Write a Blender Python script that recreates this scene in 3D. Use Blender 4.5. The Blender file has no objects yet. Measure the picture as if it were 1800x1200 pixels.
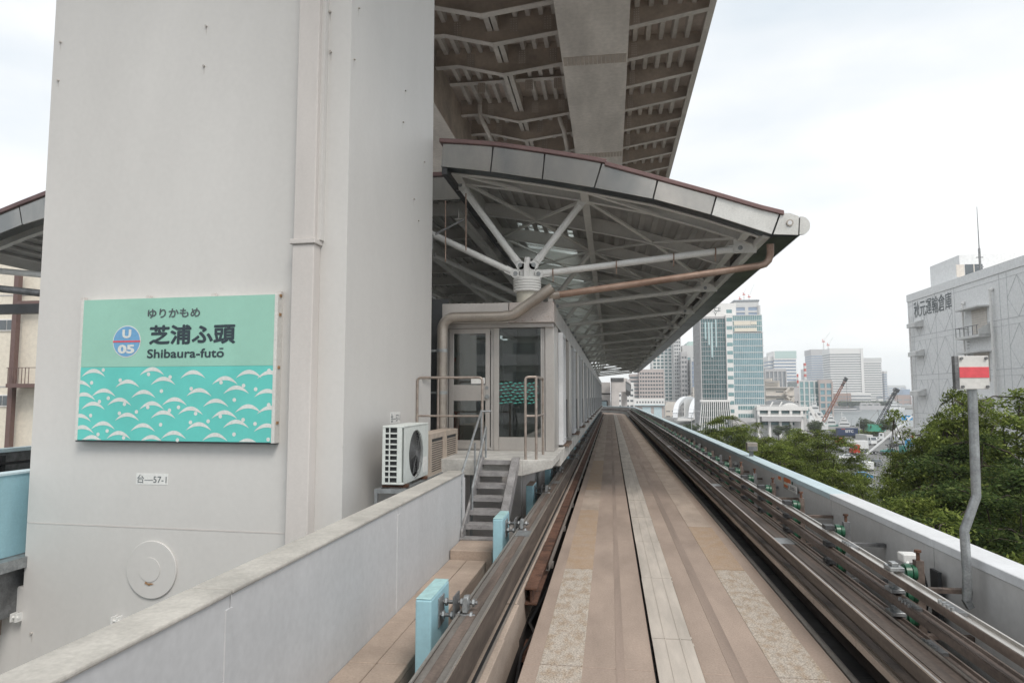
import bpy, math, random
from mathutils import Vector, Matrix
random.seed(7)
S = bpy.context.scene
COL = S.collection
PI = math.pi
# ------------------------------------------------------------------ camera
F = 1200.0; EYE = 2.2
PITCH = math.atan(97 / F); YAW = math.atan(173 / math.hypot(F, 97))
cam = bpy.data.cameras.new('camera'); camo = bpy.data.objects.new('camera', cam); COL.objects.link(camo)
cam.sensor_width = 36.0; cam.lens = 24.0; cam.clip_start = 0.05; cam.clip_end = 9000
camo.location = (0, 0, EYE); camo.rotation_euler = (PI / 2 + PITCH, 0, YAW)
S.camera = camo
S.cycles.volume_bounces = 2
# ------------------------------------------------------------------ world, sun, exposure
SUN_EL, SUN_AZ = math.radians(52), math.radians(148)     # azimuth clockwise from +Y
w = bpy.data.worlds.new('World'); S.world = w; w.use_nodes = True
nt = w.node_tree; nt.nodes.clear()
def wn(t, **k):
    n = nt.nodes.new(t)
    for a, b in k.items(): setattr(n, a, b)
    return n
out = wn('ShaderNodeOutputWorld'); bg = wn('ShaderNodeBackground'); bg.inputs['Strength'].default_value = 0.115
sky = wn('ShaderNodeTexSky', sky_type='NISHITA', sun_disc=False, sun_elevation=SUN_EL, sun_rotation=SUN_AZ)
tc = wn('ShaderNodeTexCoord'); mp = wn('ShaderNodeMapping'); mp.inputs['Scale'].default_value = (1.0, 1.0, 3.2)
n1 = wn('ShaderNodeTexNoise'); n1.inputs['Scale'].default_value = 1.6; n1.inputs['Detail'].default_value = 5; n1.inputs['Roughness'].default_value = .5
cr = wn('ShaderNodeValToRGB')
cr.color_ramp.elements[0].position = .36; cr.color_ramp.elements[0].color = (4.9, 5.35, 5.7, 1)
cr.color_ramp.elements[1].position = .62; cr.color_ramp.elements[1].color = (7.0, 6.98, 6.85, 1)
mx = wn('ShaderNodeMixRGB'); mx.inputs['Fac'].default_value = .90
nt.links.new(tc.outputs['Generated'], mp.inputs['Vector']); nt.links.new(mp.outputs['Vector'], n1.inputs['Vector'])
nt.links.new(n1.outputs['Fac'], cr.inputs['Fac']); nt.links.new(sky.outputs['Color'], mx.inputs['Color1'])
nt.links.new(cr.outputs['Color'], mx.inputs['Color2']); nt.links.new(mx.outputs['Color'], bg.inputs['Color'])
nt.links.new(bg.outputs['Background'], out.inputs['Surface'])
sl = bpy.data.lights.new('sun', 'SUN'); sl.energy = 1.5; sl.angle = math.radians(22); sl.color = (1, .94, .87)
so = bpy.data.objects.new('sun', sl); COL.objects.link(so)
sd = Vector((math.sin(SUN_AZ) * math.cos(SUN_EL), math.cos(SUN_AZ) * math.cos(SUN_EL), math.sin(SUN_EL)))
so.rotation_euler = sd.to_track_quat('Z', 'Y').to_euler(); so.location = (0, -20, 60)
S.view_settings.view_transform = 'Standard'; S.view_settings.look = 'None'
S.view_settings.exposure = 0.56; S.view_settings.gamma = 1; S.view_settings.use_curve_mapping = False
# ------------------------------------------------------------------ pixel helpers (photograph 1800x1200)
cp, sp = math.cos(PITCH), math.sin(PITCH); cyw, syw = math.cos(YAW), math.sin(YAW)
RV = Vector((cyw, syw, 0)); FV = Vector((-syw * cp, cyw * cp, sp)); UV = Vector((syw * sp, -cyw * sp, cp)); CP = Vector((0, 0, EYE))
def ray(x, y): return RV * ((x - 900) / F) - UV * ((y - 600) / F) + FV
def oz(x, y, z): d = ray(x, y); return CP + d * ((z - EYE) / d.z)
def oy(x, y, Y): d = ray(x, y); return CP + d * (Y / d.y)
def ox(x, y, X): d = ray(x, y); return CP + d * (X / d.x)
# ------------------------------------------------------------------ materials
M = {}
def mat(name, c, rough=.6, metal=0.0, var=.12, scale=1.5, stretch=(1, 1, 1), bump=0.0, bscale=30, fine=.05, c2=None, spec=.5, alpha=None, trans=0, lo=.35, hi=.65, emit=None):
    """procedural surface: broad stain noise (world space), fine grain, roughness change and small relief"""
    m = bpy.data.materials.new(name); m.use_nodes = True; t = m.node_tree; b = t.nodes['Principled BSDF']
    def N(k, **kw):
        n = t.nodes.new(k)
        for a, v in kw.items(): setattr(n, a, v)
        return n
    g = N('ShaderNodeNewGeometry'); mpn = N('ShaderNodeMapping'); mpn.inputs['Scale'].default_value = stretch
    t.links.new(g.outputs['Position'], mpn.inputs['Vector'])
    na = N('ShaderNodeTexNoise'); na.inputs['Scale'].default_value = scale; na.inputs['Detail'].default_value = 6; na.inputs['Roughness'].default_value = .6
    t.links.new(mpn.outputs['Vector'], na.inputs['Vector'])
    r = N('ShaderNodeMapRange'); r.inputs['From Min'].default_value = lo; r.inputs['From Max'].default_value = hi
    t.links.new(na.outputs['Fac'], r.inputs['Value'])
    if c2 is None: c2 = tuple(x * (1 - var * 2) for x in c)
    ca = tuple(min(1, x * (1 + var * .3)) for x in c)
    mix = N('ShaderNodeMixRGB'); mix.inputs['Color1'].default_value = (*c2, 1); mix.inputs['Color2'].default_value = (*ca, 1)
    t.links.new(r.outputs['Result'], mix.inputs['Fac'])
    nb = N('ShaderNodeTexNoise'); nb.inputs['Scale'].default_value = bscale; nb.inputs['Detail'].default_value = 4
    t.links.new(g.outputs['Position'], nb.inputs['Vector'])
    r2 = N('ShaderNodeMapRange'); r2.inputs['From Min'].default_value = .3; r2.inputs['From Max'].default_value = .7
    r2.inputs['To Min'].default_value = 1 - fine * 2; r2.inputs['To Max'].default_value = 1 + fine
    t.links.new(nb.outputs['Fac'], r2.inputs['Value'])
    mul = N('ShaderNodeMixRGB', blend_type='MULTIPLY'); mul.inputs['Fac'].default_value = 1
    t.links.new(mix.outputs['Color'], mul.inputs['Color1']); t.links.new(r2.outputs['Result'], mul.inputs['Color2'])
    t.links.new(mul.outputs['Color'], b.inputs['Base Color'])
    b.inputs['Metallic'].default_value = metal
    r3 = N('ShaderNodeMapRange'); r3.inputs['To Min'].default_value = min(1, rough + .12); r3.inputs['To Max'].default_value = max(.02, rough - .08)
    t.links.new(na.outputs['Fac'], r3.inputs['Value']); t.links.new(r3.outputs['Result'], b.inputs['Roughness'])
    b.inputs['Specular IOR Level'].default_value = spec
    if trans: b.inputs['Transmission Weight'].default_value = trans
    if alpha is not None: b.inputs['Alpha'].default_value = alpha
    if bump:
        bp = N('ShaderNodeBump'); bp.inputs['Strength'].default_value = bump; bp.inputs['Distance'].default_value = .02
        t.links.new(nb.outputs['Fac'], bp.inputs['Height']); t.links.new(bp.outputs['Normal'], b.inputs['Normal'])
    M[name] = m; return m
mat('pier_paint', (.645, .632, .612), .5, var=.035, scale=.5, stretch=(1, 1, .35), bump=.03, bscale=14, fine=.012)
mat('pier_trim', (.635, .60, .573), .5, var=.06, scale=.8, stretch=(1, 1, .25), fine=.02)
mat('bolt_paint', (.52, .49, .45), .5, var=.1)
mat('rust_stain', (.42, .25, .13), .8, var=.2, scale=20)
mat('plate_white', (.80, .80, .78), .5, var=.03)
mat('ink', (.035, .055, .07), .6, var=.05)
mat('ink_soft', (.10, .12, .13), .6, var=.05)
mat('sign_mint', (.33, .61, .50), .42, var=.04, fine=.01)
mat('sign_aqua', (.135, .61, .55), .42, var=.05, fine=.01)
mat('sign_frame', (.70, .69, .66), .4, var=.05)
mat('sign_white', (.74, .76, .73), .45, var=.03)
mat('sign_blue', (.17, .40, .66), .4, var=.03)
mat('sign_red', (.75, .10, .12), .4, var=.03)
mat('concrete_wall', (.58, .585, .595), .75, var=.06, scale=.9, stretch=(1, 1, .22), bump=.05, bscale=18, fine=.03)
mat('concrete_wall_light', (.64, .64, .635), .75, var=.10, scale=.8, stretch=(1, .5, .3), bump=.05, bscale=18, fine=.03)
mat('cap_concrete', (.50, .48, .44), .8, var=.14, scale=2.2, bump=.1, bscale=40, fine=.06)
mat('cap_white', (.72, .74, .76), .55, var=.05, scale=1.5, fine=.03)
mat('cap_blue', (.57, .71, .76), .5, var=.08, scale=1.2, fine=.03)
mat('blue_paint', (.36, .60, .68), .45, var=.06, scale=2, stretch=(1, 1, .3), fine=.03)
mat('blue_top', (.40, .62, .63), .5, var=.10, scale=9, fine=.05)
mat('brown_concrete', (.40, .315, .26), .85, var=.13, scale=1.3, stretch=(1, .35, 1), bump=.18, bscale=55, fine=.07)
mat('brown_concrete_light', (.46, .375, .31), .85, var=.12, scale=2.3, stretch=(1, .4, 1), bump=.15, bscale=70, fine=.08)
mat('tyre_dark', (.34, .265, .22), .8, var=.14, scale=1.3, stretch=(2, .2, 1), bump=.1, bscale=60, fine=.06)
mat('worn_ochre', (.385, .275, .185), .8, c2=(.42, .325, .25), scale=5, stretch=(1.2, .8, 1), bump=.2, bscale=70, fine=.12)
mat('worn_speckle', (.49, .435, .375), .8, c2=(.41, .325, .245), scale=7, stretch=(1.6, .8, 1), bump=.3, bscale=75, fine=.26, lo=.36, hi=.56)
mat('rail_dark', (.13, .105, .09), .55, .2, var=.25, scale=3, stretch=(3, .3, 3), fine=.12)  # dark tone is dirt plus canopy shade painted into the steel
mat('trough_cover', (.44, .35, .285), .85, var=.12, scale=1.6, bump=.12, bscale=45, fine=.06)
mat('steel_plate', (.56, .505, .445), .6, .05, var=.12, scale=1.6, stretch=(3, .5, 1), fine=.05, bscale=120)
mat('rail_grey', (.37, .345, .32), .42, .55, var=.18, scale=2.5, stretch=(3, .25, 3), fine=.08)
mat('rail_brown', (.21, .165, .14), .6, .25, var=.25, scale=3, stretch=(3, .3, 3), fine=.12)
mat('rail_bright', (.62, .59, .55), .28, .75, var=.12, scale=2, stretch=(3, .2, 3), fine=.05)
mat('rust', (.17, .085, .055), .85, .1, var=.3, scale=5, bump=.3, bscale=60, fine=.18)
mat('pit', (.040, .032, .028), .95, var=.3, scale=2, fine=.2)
mat('black_rubber', (.020, .021, .023), .6, var=.2, scale=5)
mat('green_insulator', (.025, .11, .06), .28, var=.2, scale=9)
mat('galvanised', (.40, .42, .43), .42, .6, var=.16, scale=9, fine=.09, bscale=70)
mat('galv_dark', (.24, .245, .25), .5, .45, var=.2, scale=6, fine=.12, bscale=60)
mat('stair_grey', (.36, .35, .35), .65, .25, var=.18, scale=6, fine=.14, bscale=80)
mat('stainless', (.60, .57, .54), .36, .6, var=.08, scale=1.2, stretch=(1, 1, .4), fine=.02, bscale=20)
mat('stainless_dull', (.55, .53, .51), .42, .55, var=.08, scale=1.5, fine=.02)
mat('stainless_worn', (.50, .45, .42), .45, .5, c2=(.27, .17, .12), scale=7, stretch=(1, 1, 2), fine=.08, lo=.30, hi=.42)
mat('fascia_steel', (.52, .485, .44), .20, .85, c2=(.27, .275, .27), scale=.45, stretch=(1.6, 1, .5), fine=.015, bscale=12)  # two broad tones paint in the reflections that grade across the metal
mat('fascia_joint', (.05, .05, .05), .6)
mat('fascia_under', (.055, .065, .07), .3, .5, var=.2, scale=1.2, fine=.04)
mat('maroon_cap', (.23, .145, .14), .45, .2, var=.1, scale=2, fine=.03)
mat('tip_silver', (.66, .655, .625), .38, .5, var=.06, scale=3)
mat('truss_paint', (.74, .73, .70), .5, var=.08, scale=1.2, fine=.03)
mat('truss_dull', (.62, .605, .58), .55, var=.10, scale=1.3, fine=.04)
mat('strut_white', (.78, .78, .76), .35, var=.06, scale=3, fine=.03)
mat('deck_sheet', (.48, .47, .455), .6, .05, var=.10, scale=1.2, fine=.03)
m_ = bpy.data.materials.new('frosted'); m_.use_nodes = True; t_ = m_.node_tree; t_.nodes.clear(); o_ = t_.nodes.new('ShaderNodeOutputMaterial'); l_ = t_.nodes.new('ShaderNodeBsdfTranslucent'); l_.inputs['Color'].default_value = (.93, .97, .95, 1); r_ = t_.nodes.new('ShaderNodeBsdfTransparent'); r_.inputs['Color'].default_value = (.85, .9, .88, 1); x_ = t_.nodes.new('ShaderNodeMixShader'); x_.inputs['Fac'].default_value = .25
n_ = t_.nodes.new('ShaderNodeTexNoise'); n_.inputs['Scale'].default_value = .8; t_.links.new(n_.outputs['Fac'], x_.inputs['Fac'])
t_.links.new(l_.outputs[0], x_.inputs[1]); t_.links.new(r_.outputs[0], x_.inputs[2]); t_.links.new(x_.outputs[0], o_.inputs['Surface']); M['frosted'] = m_
mat('copper_pipe', (.38, .275, .22), .42, .3, c2=(.24, .155, .115), scale=3, stretch=(.6, 1, 1), fine=.05)
mat('drain_pipe', (.42, .375, .33), .33, .6, var=.14, scale=2.2, fine=.04)
mat('dark_steel', (.075, .078, .082), .5, .3, var=.15)
mat('room_dark', (.10, .105, .11), .8, var=.1)
mat('room_wall', (.62, .63, .62), .7, var=.05)
mat('column_cream', (.58, .56, .48), .5, var=.04)
mat('fire_red', (.55, .04, .03), .35)
mat('paper', (.72, .70, .62), .6, var=.05)
mat('aqua_film', (.10, .50, .42), .5, var=.05)
mat('tan_rail', (.44, .375, .33), .35, .55, var=.14, scale=8, fine=.05)
mat('ac_white', (.66, .70, .675), .45, var=.05, scale=5, fine=.03)
mat('ac_dark', (.035, .038, .04), .5, var=.1)
mat('ac_beige', (.50, .42, .35), .5, var=.08, scale=6, fine=.04)
mat('hw_steel', (.60, .50, .43), .6, var=.14, scale=.5, stretch=(.5, 1, 1), fine=.05, bscale=8)
mat('hw_flange', (.68, .62, .57), .6, var=.12, scale=.6, fine=.05, bscale=8)
mat('hw_web', (.52, .43, .36), .65, var=.18, scale=.8, stretch=(.6, 1, 1), fine=.05, bscale=8)
mat('hw_girder', (.70, .635, .585), .6, var=.12, scale=.7, stretch=(1.2, .35, 1), fine=.05, bscale=6)
mat('hw_bolts', (.50, .42, .36), .65, var=.1)
mat('platform_conc', (.60, .59, .56), .8, var=.15, scale=2.5, bump=.08, bscale=35, fine=.06)
mat('pale_conc', (.74, .70, .68), .7, var=.08, scale=.8, fine=.03)
mat('sill_brown', (.27, .19, .145), .6, .3, var=.25, scale=6, fine=.12)
mat('asphalt', (.19, .19, .185), .9, var=.14, scale=.12, fine=.06, bscale=2)
mat('ground_grey', (.24, .24, .225), .9, var=.18, scale=.05, fine=.08, bscale=1)
mat('line_white', (.62, .62, .60), .7, var=.1)
mat('bark', (.075, .058, .045), .9, var=.25, scale=4, bump=.4, bscale=20, fine=.15)
mat('trunk_dark', (.05, .043, .036), .9, var=.2, scale=4, fine=.1)
def glassmat(name, c, rough=.05, metal=.0, spec=1.0, wob=.0):
    m = bpy.data.materials.new(name); m.use_nodes = True; t = m.node_tree; b = t.nodes['Principled BSDF']
    b.inputs['Base Color'].default_value = (*c, 1); b.inputs['Roughness'].default_value = rough; b.inputs['Metallic'].default_value = metal
    b.inputs['Specular IOR Level'].default_value = spec
    g = t.nodes.new('ShaderNodeNewGeometry'); n = t.nodes.new('ShaderNodeTexNoise'); n.inputs['Scale'].default_value = .35
    n.inputs['Detail'].default_value = 3
    t.links.new(g.outputs['Position'], n.inputs['Vector'])
    mr = t.nodes.new('ShaderNodeMapRange'); mr.inputs['To Min'].default_value = .7; mr.inputs['To Max'].default_value = 1.3
    t.links.new(n.outputs['Fac'], mr.inputs['Value'])
    mm = t.nodes.new('ShaderNodeMixRGB'); mm.blend_type = 'MULTIPLY'; mm.inputs['Fac'].default_value = 1; mm.inputs['Color1'].default_value = (*c, 1)
    t.links.new(mr.outputs['Result'], mm.inputs['Color2']); t.links.new(mm.outputs['Color'], b.inputs['Base Color'])
    if wob:
        bp = t.nodes.new('ShaderNodeBump'); bp.inputs['Strength'].default_value = wob; bp.inputs['Distance'].default_value = .5
        t.links.new(n.outputs['Fac'], bp.inputs['Height']); t.links.new(bp.outputs['Normal'], b.inputs['Normal'])
    M[name] = m; return m
glassmat('win_dark', (.09, .105, .115), .15)
glassmat('glass_teal', (.20, .335, .345), .10, .45, wob=.12)
glassmat('glass_blue', (.20, .335, .375), .08, .55, wob=.10)
glassmat('glass_deep', (.075, .145, .155), .08, .4, wob=.25)
glassmat('glass_reflection', (.42, .56, .57), .15, .2)  # pale tone for the reflections painted on the tower glass
def clear_glass(name, tint=(.80, .84, .83), al=.30):
    m = bpy.data.materials.new(name); m.use_nodes = True; t = m.node_tree; t.nodes.clear()
    o = t.nodes.new('ShaderNodeOutputMaterial'); mixs = t.nodes.new('ShaderNodeMixShader'); tr = t.nodes.new('ShaderNodeBsdfTransparent')
    gl = t.nodes.new('ShaderNodeBsdfGlossy'); gl.inputs['Roughness'].default_value = .02; fr = t.nodes.new('ShaderNodeFresnel'); fr.inputs['IOR'].default_value = 1.7
    mth = t.nodes.new('ShaderNodeMath'); mth.operation = 'ADD'; mth.inputs[1].default_value = .09
    tr.inputs['Color'].default_value = (*tint, 1); t.links.new(fr.outputs['Fac'], mth.inputs[0]); t.links.new(mth.outputs[0], mixs.inputs['Fac'])
    t.links.new(tr.outputs[0], mixs.inputs[1]); t.links.new(gl.outputs[0], mixs.inputs[2]); t.links.new(mixs.outputs[0], o.inputs['Surface'])
    M[name] = m
clear_glass('clear_glass'); clear_glass('smoke_glass', (.66, .70, .69))
def paint(name, c, rough=.35): return mat(name, c, rough, var=.06, scale=3, fine=.02)
# ------------------------------------------------------------------ mesh builder
class MB:
    def __init__(s): s.v = []; s.f = []
    def add(s, vs, fs):
        n = len(s.v); s.v += [Vector(p) for p in vs]; s.f += [tuple(i + n for i in f) for f in fs]; return s
    def box(s, x0, y0, z0, x1, y1, z1):
        if x0 > x1: x0, x1 = x1, x0
        if y0 > y1: y0, y1 = y1, y0
        if z0 > z1: z0, z1 = z1, z0
        return s.add([(x0, y0, z0), (x1, y0, z0), (x1, y1, z0), (x0, y1, z0), (x0, y0, z1), (x1, y0, z1), (x1, y1, z1), (x0, y1, z1)],
                     [(0, 3, 2, 1), (4, 5, 6, 7), (0, 1, 5, 4), (1, 2, 6, 5), (2, 3, 7, 6), (3, 0, 4, 7)])
    def bar(s, p, q, wd, h=None, up=(0, 0, 1)):
        """rectangular bar p->q; wd across, h along 'up'"""
        p = Vector(p); q = Vector(q); h = wd if h is None else h; d = (q - p).normalized(); u = Vector(up)
        if abs(d.dot(u)) > .98: u = Vector((0, 1, 0))
        r = d.cross(u).normalized(); u = r.cross(d).normalized(); vs = []
        for c in (p, q):
            for a, b in ((-1, -1), (1, -1), (1, 1), (-1, 1)): vs.append(c + r * a * wd / 2 + u * b * h / 2)
        return s.add(vs, [(3, 2, 1, 0), (4, 5, 6, 7), (0, 1, 5, 4), (1, 2, 6, 5), (2, 3, 7, 6), (3, 0, 4, 7)])
    def tube(s, p, q, r, n=12, r2=None, cap=True):
        p = Vector(p); q = Vector(q); r2 = r if r2 is None else r2; d = (q - p).normalized()
        u = Vector((0, 0, 1)) if abs(d.z) < .95 else Vector((0, 1, 0)); a = d.cross(u).normalized(); b = a.cross(d).normalized()
        vs = [c + (a * math.cos(2 * PI * i / n) + b * math.sin(2 * PI * i / n)) * rr for c, rr in ((p, r), (q, r2)) for i in range(n)]
        fs = [(i, i + n, (i + 1) % n + n, (i + 1) % n) for i in range(n)]
        if cap: fs += [tuple(range(n)), tuple(range(2 * n - 1, n - 1, -1))]
        return s.add(vs, fs)
    def path(s, pts, r, n=10, cap=True):
        pts = [Vector(p) for p in pts]; vs = []; prev = None
        for i, p in enumerate(pts):
            t = (pts[min(i + 1, len(pts) - 1)] - pts[max(i - 1, 0)]).normalized()
            if prev is None:
                u = Vector((0, 0, 1)) if abs(t.z) < .95 else Vector((0, 1, 0)); a = t.cross(u).normalized()
            else: a = (prev - t * prev.dot(t)).normalized()
            prev = a; b = a.cross(t).normalized(); rr = r[i] if isinstance(r, (list, tuple)) else r
            vs += [p + (a * math.cos(2 * PI * k / n) + b * math.sin(2 * PI * k / n)) * rr for k in range(n)]
        fs = [(j * n + k, j * n + n + k, j * n + n + (k + 1) % n, j * n + (k + 1) % n) for j in range(len(pts) - 1) for k in range(n)]
        if cap: fs += [tuple(range(n)), tuple(range(len(vs) - 1, len(vs) - 1 - n, -1))]
        return s.add(vs, fs)
    def prismY(s, prof, y0, y1):
        n = len(prof); vs = [(x, y0, z) for x, z in prof] + [(x, y1, z) for x, z in prof]
        return s.add(vs, [(i, (i + 1) % n, (i + 1) % n + n, i + n) for i in range(n)] + [tuple(range(n - 1, -1, -1)), tuple(range(n, 2 * n))])
    def prism(s, pts, vec):
        """closed polygon pts swept by vec"""
        n = len(pts); pts = [Vector(p) for p in pts]; vec = Vector(vec)
        return s.add(pts + [p + vec for p in pts], [(i, (i + 1) % n, (i + 1) % n + n, i + n) for i in range(n)] + [tuple(range(n - 1, -1, -1)), tuple(range(n, 2 * n))])
    def quad(s, a, b, c, d): return s.add([a, b, c, d], [(0, 1, 2, 3)])
    def xf(s, m): s.v = [m @ v for v in s.v]; return s
    def merge(s, o): return s.add(o.v, o.f)
    def build(s, name, m, parent=None, smooth=None, bevel=0, seg=1, cast=None):
        me = bpy.data.meshes.new(name); W = wmat(parent).inverted() if parent else None
        me.from_pydata([tuple(W @ v) if W else tuple(v) for v in s.v], [], s.f); me.materials.append(M[m] if isinstance(m, str) else m)
        import bmesh
        bm = bmesh.new(); bm.from_mesh(me); bmesh.ops.recalc_face_normals(bm, faces=bm.faces); bm.to_mesh(me); bm.free()
        if smooth is None: smooth = len(s.f) > 9 and len(s.f) < 60000 and any(len(f) > 6 for f in s.f)
        if smooth:
            me.polygons.foreach_set('use_smooth', [True] * len(me.polygons)); me.set_sharp_from_angle(angle=math.radians(38))
        me.update(); o = bpy.data.objects.new(name, me); COL.objects.link(o)
        if parent: o.parent = parent
        if bevel:
            b = o.modifiers.new('edge', 'BEVEL'); b.width = bevel; b.segments = seg; b.limit_method = 'ANGLE'
        return o
def wmat(o):
    m = Matrix.LocRotScale(o.location, o.rotation_euler, o.scale)
    return wmat(o.parent) @ m if o.parent else m
def tag(o, label=None, cat=None, group=None, kind=None):
    if label: o['label'] = label
    if cat: o['category'] = cat
    if group: o['group'] = group
    if kind: o['kind'] = kind
    return o
def thing(name, label, cat, loc=(0, 0, 0), rz=0, group=None, kind=None):
    o = bpy.data.objects.new(name, None); COL.objects.link(o); o.location = loc; o.rotation_euler = (0, 0, rz); o.empty_display_size = .2
    return tag(o, label, cat, group, kind)
def stuff(o): o['kind'] = 'stuff'; return o
KIDS = {}
def copy_tree(o, parent=None):
    c = o.copy(); COL.objects.link(c); c.parent = parent
    for ch in list(o.children): copy_tree(ch, c)
    return c
def dup(root, loc, rz=None, label=None, group=None, scale=None):
    c = copy_tree(root); c.location = loc
    if rz is not None: c.rotation_euler = (0, 0, rz)
    if label: c['label'] = label
    if group: c['group'] = group
    if scale: c.scale = scale
    return c
def piece(src, parent, loc, name=None, rz=None, label=None):
    """another piece sharing the mesh of src, under parent; loc is local"""
    c = bpy.data.objects.new(name or src.name.split('.')[0], src.data); COL.objects.link(c); c.parent = parent; c.location = loc
    for md in src.modifiers:
        n = c.modifiers.new(md.name, md.type); n.width = md.width; n.segments = md.segments; n.limit_method = md.limit_method
    if rz is not None: c.rotation_euler = (0, 0, rz)
    if label: c['label'] = label
    return c
def text(body, name, m, frame, x, z, width=None, height=None, bold=0, depth=.004, parent=None, heavy=0):
    """lettering as a thin mesh on a plane; frame maps (x right, y out of plane, z up) to the world"""
    c = bpy.data.curves.new(name, 'FONT'); c.body = body; c.offset = bold; c.extrude = 0; c.resolution_u = 3
    o = bpy.data.objects.new(name, c); COL.objects.link(o); bpy.context.view_layer.update()
    me = bpy.data.meshes.new_from_object(o.evaluated_get(bpy.context.evaluated_depsgraph_get()))
    bpy.data.objects.remove(o)
    xs = [v.co.x for v in me.vertices]; ys = [v.co.y for v in me.vertices]
    x0, x1, y0, y1 = min(xs), max(xs), min(ys), max(ys)
    sx = width / (x1 - x0) if width else None; sz = height / (y1 - y0) if height else None
    sx = sx or sz; sz = sz or sx
    b = MB(); b.v = [Vector(((v.co.x - x0) * sx + x, 0, (v.co.y - y0) * sz + z)) for v in me.vertices]
    fr = [tuple(p.vertices) for p in me.polygons]; b.f = list(fr)
    if heavy:
        bv, bf = list(b.v), list(b.f); n0 = len(bv)
        for k, (dx, dz) in enumerate(((-1, .3), (1, -.3), (.3, 1), (-.3, -1), (.8, .7), (-.8, -.7))):
            b.v += [v + Vector((dx * heavy, -.0006 * (k + 1), dz * heavy)) for v in bv]; b.f += [tuple(i + n0 * (k + 1) for i in f) for f in bf]
    b.xf(frame @ Matrix.Translation((0, -depth, 0)))
    bpy.data.meshes.remove(me)
    return b.build(name, m, parent, smooth=False)
def frame_of(origin, right, up=(0, 0, 1)):
    """local x=right, y=into the wall, z=up"""
    r = Vector(right).normalized(); u = Vector(up).normalized(); n = u.cross(r).normalized()
    m = Matrix.Identity(4)
    for i in range(3): m[i][0] = r[i]; m[i][1] = n[i]; m[i][2] = u[i]; m[i][3] = Vector(origin)[i]
    return m
# ================================================================== guideway
def onplane(px, py, frame):
    """pixel -> local (u, z) on the plane of a frame"""
    inv = frame.inverted(); o = inv @ CP; d = inv.to_3x3() @ ray(px, py); t = -o.y / d.y; p = o + d * t
    return p.x, p.z
Y0, Y1 = 0.6, 87.0
tb = thing('track_bed', 'brown concrete running surface of the guideway with a pale cover strip down its middle', None, kind='structure')
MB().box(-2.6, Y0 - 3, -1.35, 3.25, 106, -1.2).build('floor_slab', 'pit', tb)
def strip_pieces(x0, x1, zt, th, ys, name, m, parent, gap=.012, bevel=.006, jit=0):
    for a, b in zip(ys[:-1], ys[1:]):
        dz = random.uniform(-jit, jit)
        mm = m(a, b) if callable(m) else m
        MB().box(x0, a + gap / 2, zt - th, x1, b - gap / 2, zt + dz).build(name, mm, parent, bevel=bevel)
ys5 = [Y0] + [5.8 + 5.0 * i for i in range(0, 16)] + [Y1]
strip_pieces(-.74, .325, 0, .42, ys5, 'track_panel', 'brown_concrete', tb)
strip_pieces(.70, 1.82, 0, .42, ys5, 'track_panel', 'brown_concrete', tb)
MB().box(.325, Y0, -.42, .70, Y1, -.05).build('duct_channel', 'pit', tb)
def lm(a, b):
    c = (a + b) / 2
    return 'worn_speckle' if c < 9 else 'worn_ochre' if c < 13.6 else 'brown_concrete_light' if c < 16.5 else 'worn_ochre' if c < 24 else 'brown_concrete_light'
def rm(a, b):
    c = (a + b) / 2
    return 'worn_speckle' if c < 9.2 else 'worn_ochre' if c < 12.1 else 'brown_concrete_light'
strip_pieces(-.60, -.25, .004, .02, [Y0, 5.8, 9.0, 11.2, 13.6, 16.5, 20, 24, 32, 40, 48, 56, 66, 76, Y1], 'wheel_strip', lm, tb, gap=.02, bevel=0)
strip_pieces(1.28, 1.66, .004, .02, [Y0, 5.8, 9.2, 12.1, 16, 20, 24, 32, 40, 48, 56, 66, 76, Y1], 'wheel_strip', rm, tb, gap=.02, bevel=0)
for x0, x1 in ((.02, .09), (.93, 1.03)):
    MB().box(x0, Y0, -.01, x1, Y1, .0028).build('tyre_streak', 'tyre_dark', tb)
# cover plates with two raised ribs
ysc = [Y0 + .1] + [2.3 + 2.1 * i for i in range(0, 41)]
cp0 = MB(); L = 2.1 - .015
cp0.box(-.038, 0, 0, .31, L, .022).box(.075, 0, .022, .083, L, .027).box(.205, 0, .022, .213, L, .027)
for yy in (.08, L - .08): cp0.box(-.012, yy - .03, .0, 0, yy + .03, .012).box(.31, yy - .03, .0, .322, yy + .03, .012)
cp0 = cp0.build('cover_plate', 'steel_plate', tb); cp0.location = (.385, 2.3 - 2.1, .0)
for i in range(1, 41): piece(cp0, tb, (.385 + random.uniform(-.004, .004), .2 + 2.1 * i, random.uniform(0, .004)))
tag(MB().tube((.336, Y0, -.03), (.336, Y1, -.03), .008, 8).build('signal_cable', 'black_rubber'), 'thin dark cable lying in the slot beside the pale cover strip', 'cable')
# left side: cable trough walkway, ledge, pit
tr = thing('cable_trough', 'brown concrete cable trough with two rows of lids along the foot of the grey parapet', 'cable trough', (-1.95, 5, 0))
MB().box(-2.2, Y0 - 2, -1.2, -1.69, 9.30, -.065).build('trough_body', 'brown_concrete', tr)
for x0, x1 in ((-2.195, -1.955), (-1.945, -1.685)):
    strip_pieces(x0, x1, 0, .06, [-1.5 + 1.02 * i for i in range(0, 10)] + [8.55, 9.27], 'trough_lid', 'trough_cover', tr, gap=.008, bevel=.006, jit=.004)
tag(MB().box(-2.19, 9.28, -.4, -1.60, 10.1, .125).build('concrete_step', 'trough_cover', bevel=.012), 'brown concrete block step below the foot of the metal stairs', 'step')
le = thing('ledge', 'low brown concrete ledge of blocks between guide rail and dark pit', 'ledge', (-1.02, 5, 0))
ysl = [Y0 - 1] + [1.0 + 1.0 * i for i in range(0, 40)] + [44 + 4 * i for i in range(0, 11)] + [Y1]
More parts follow.
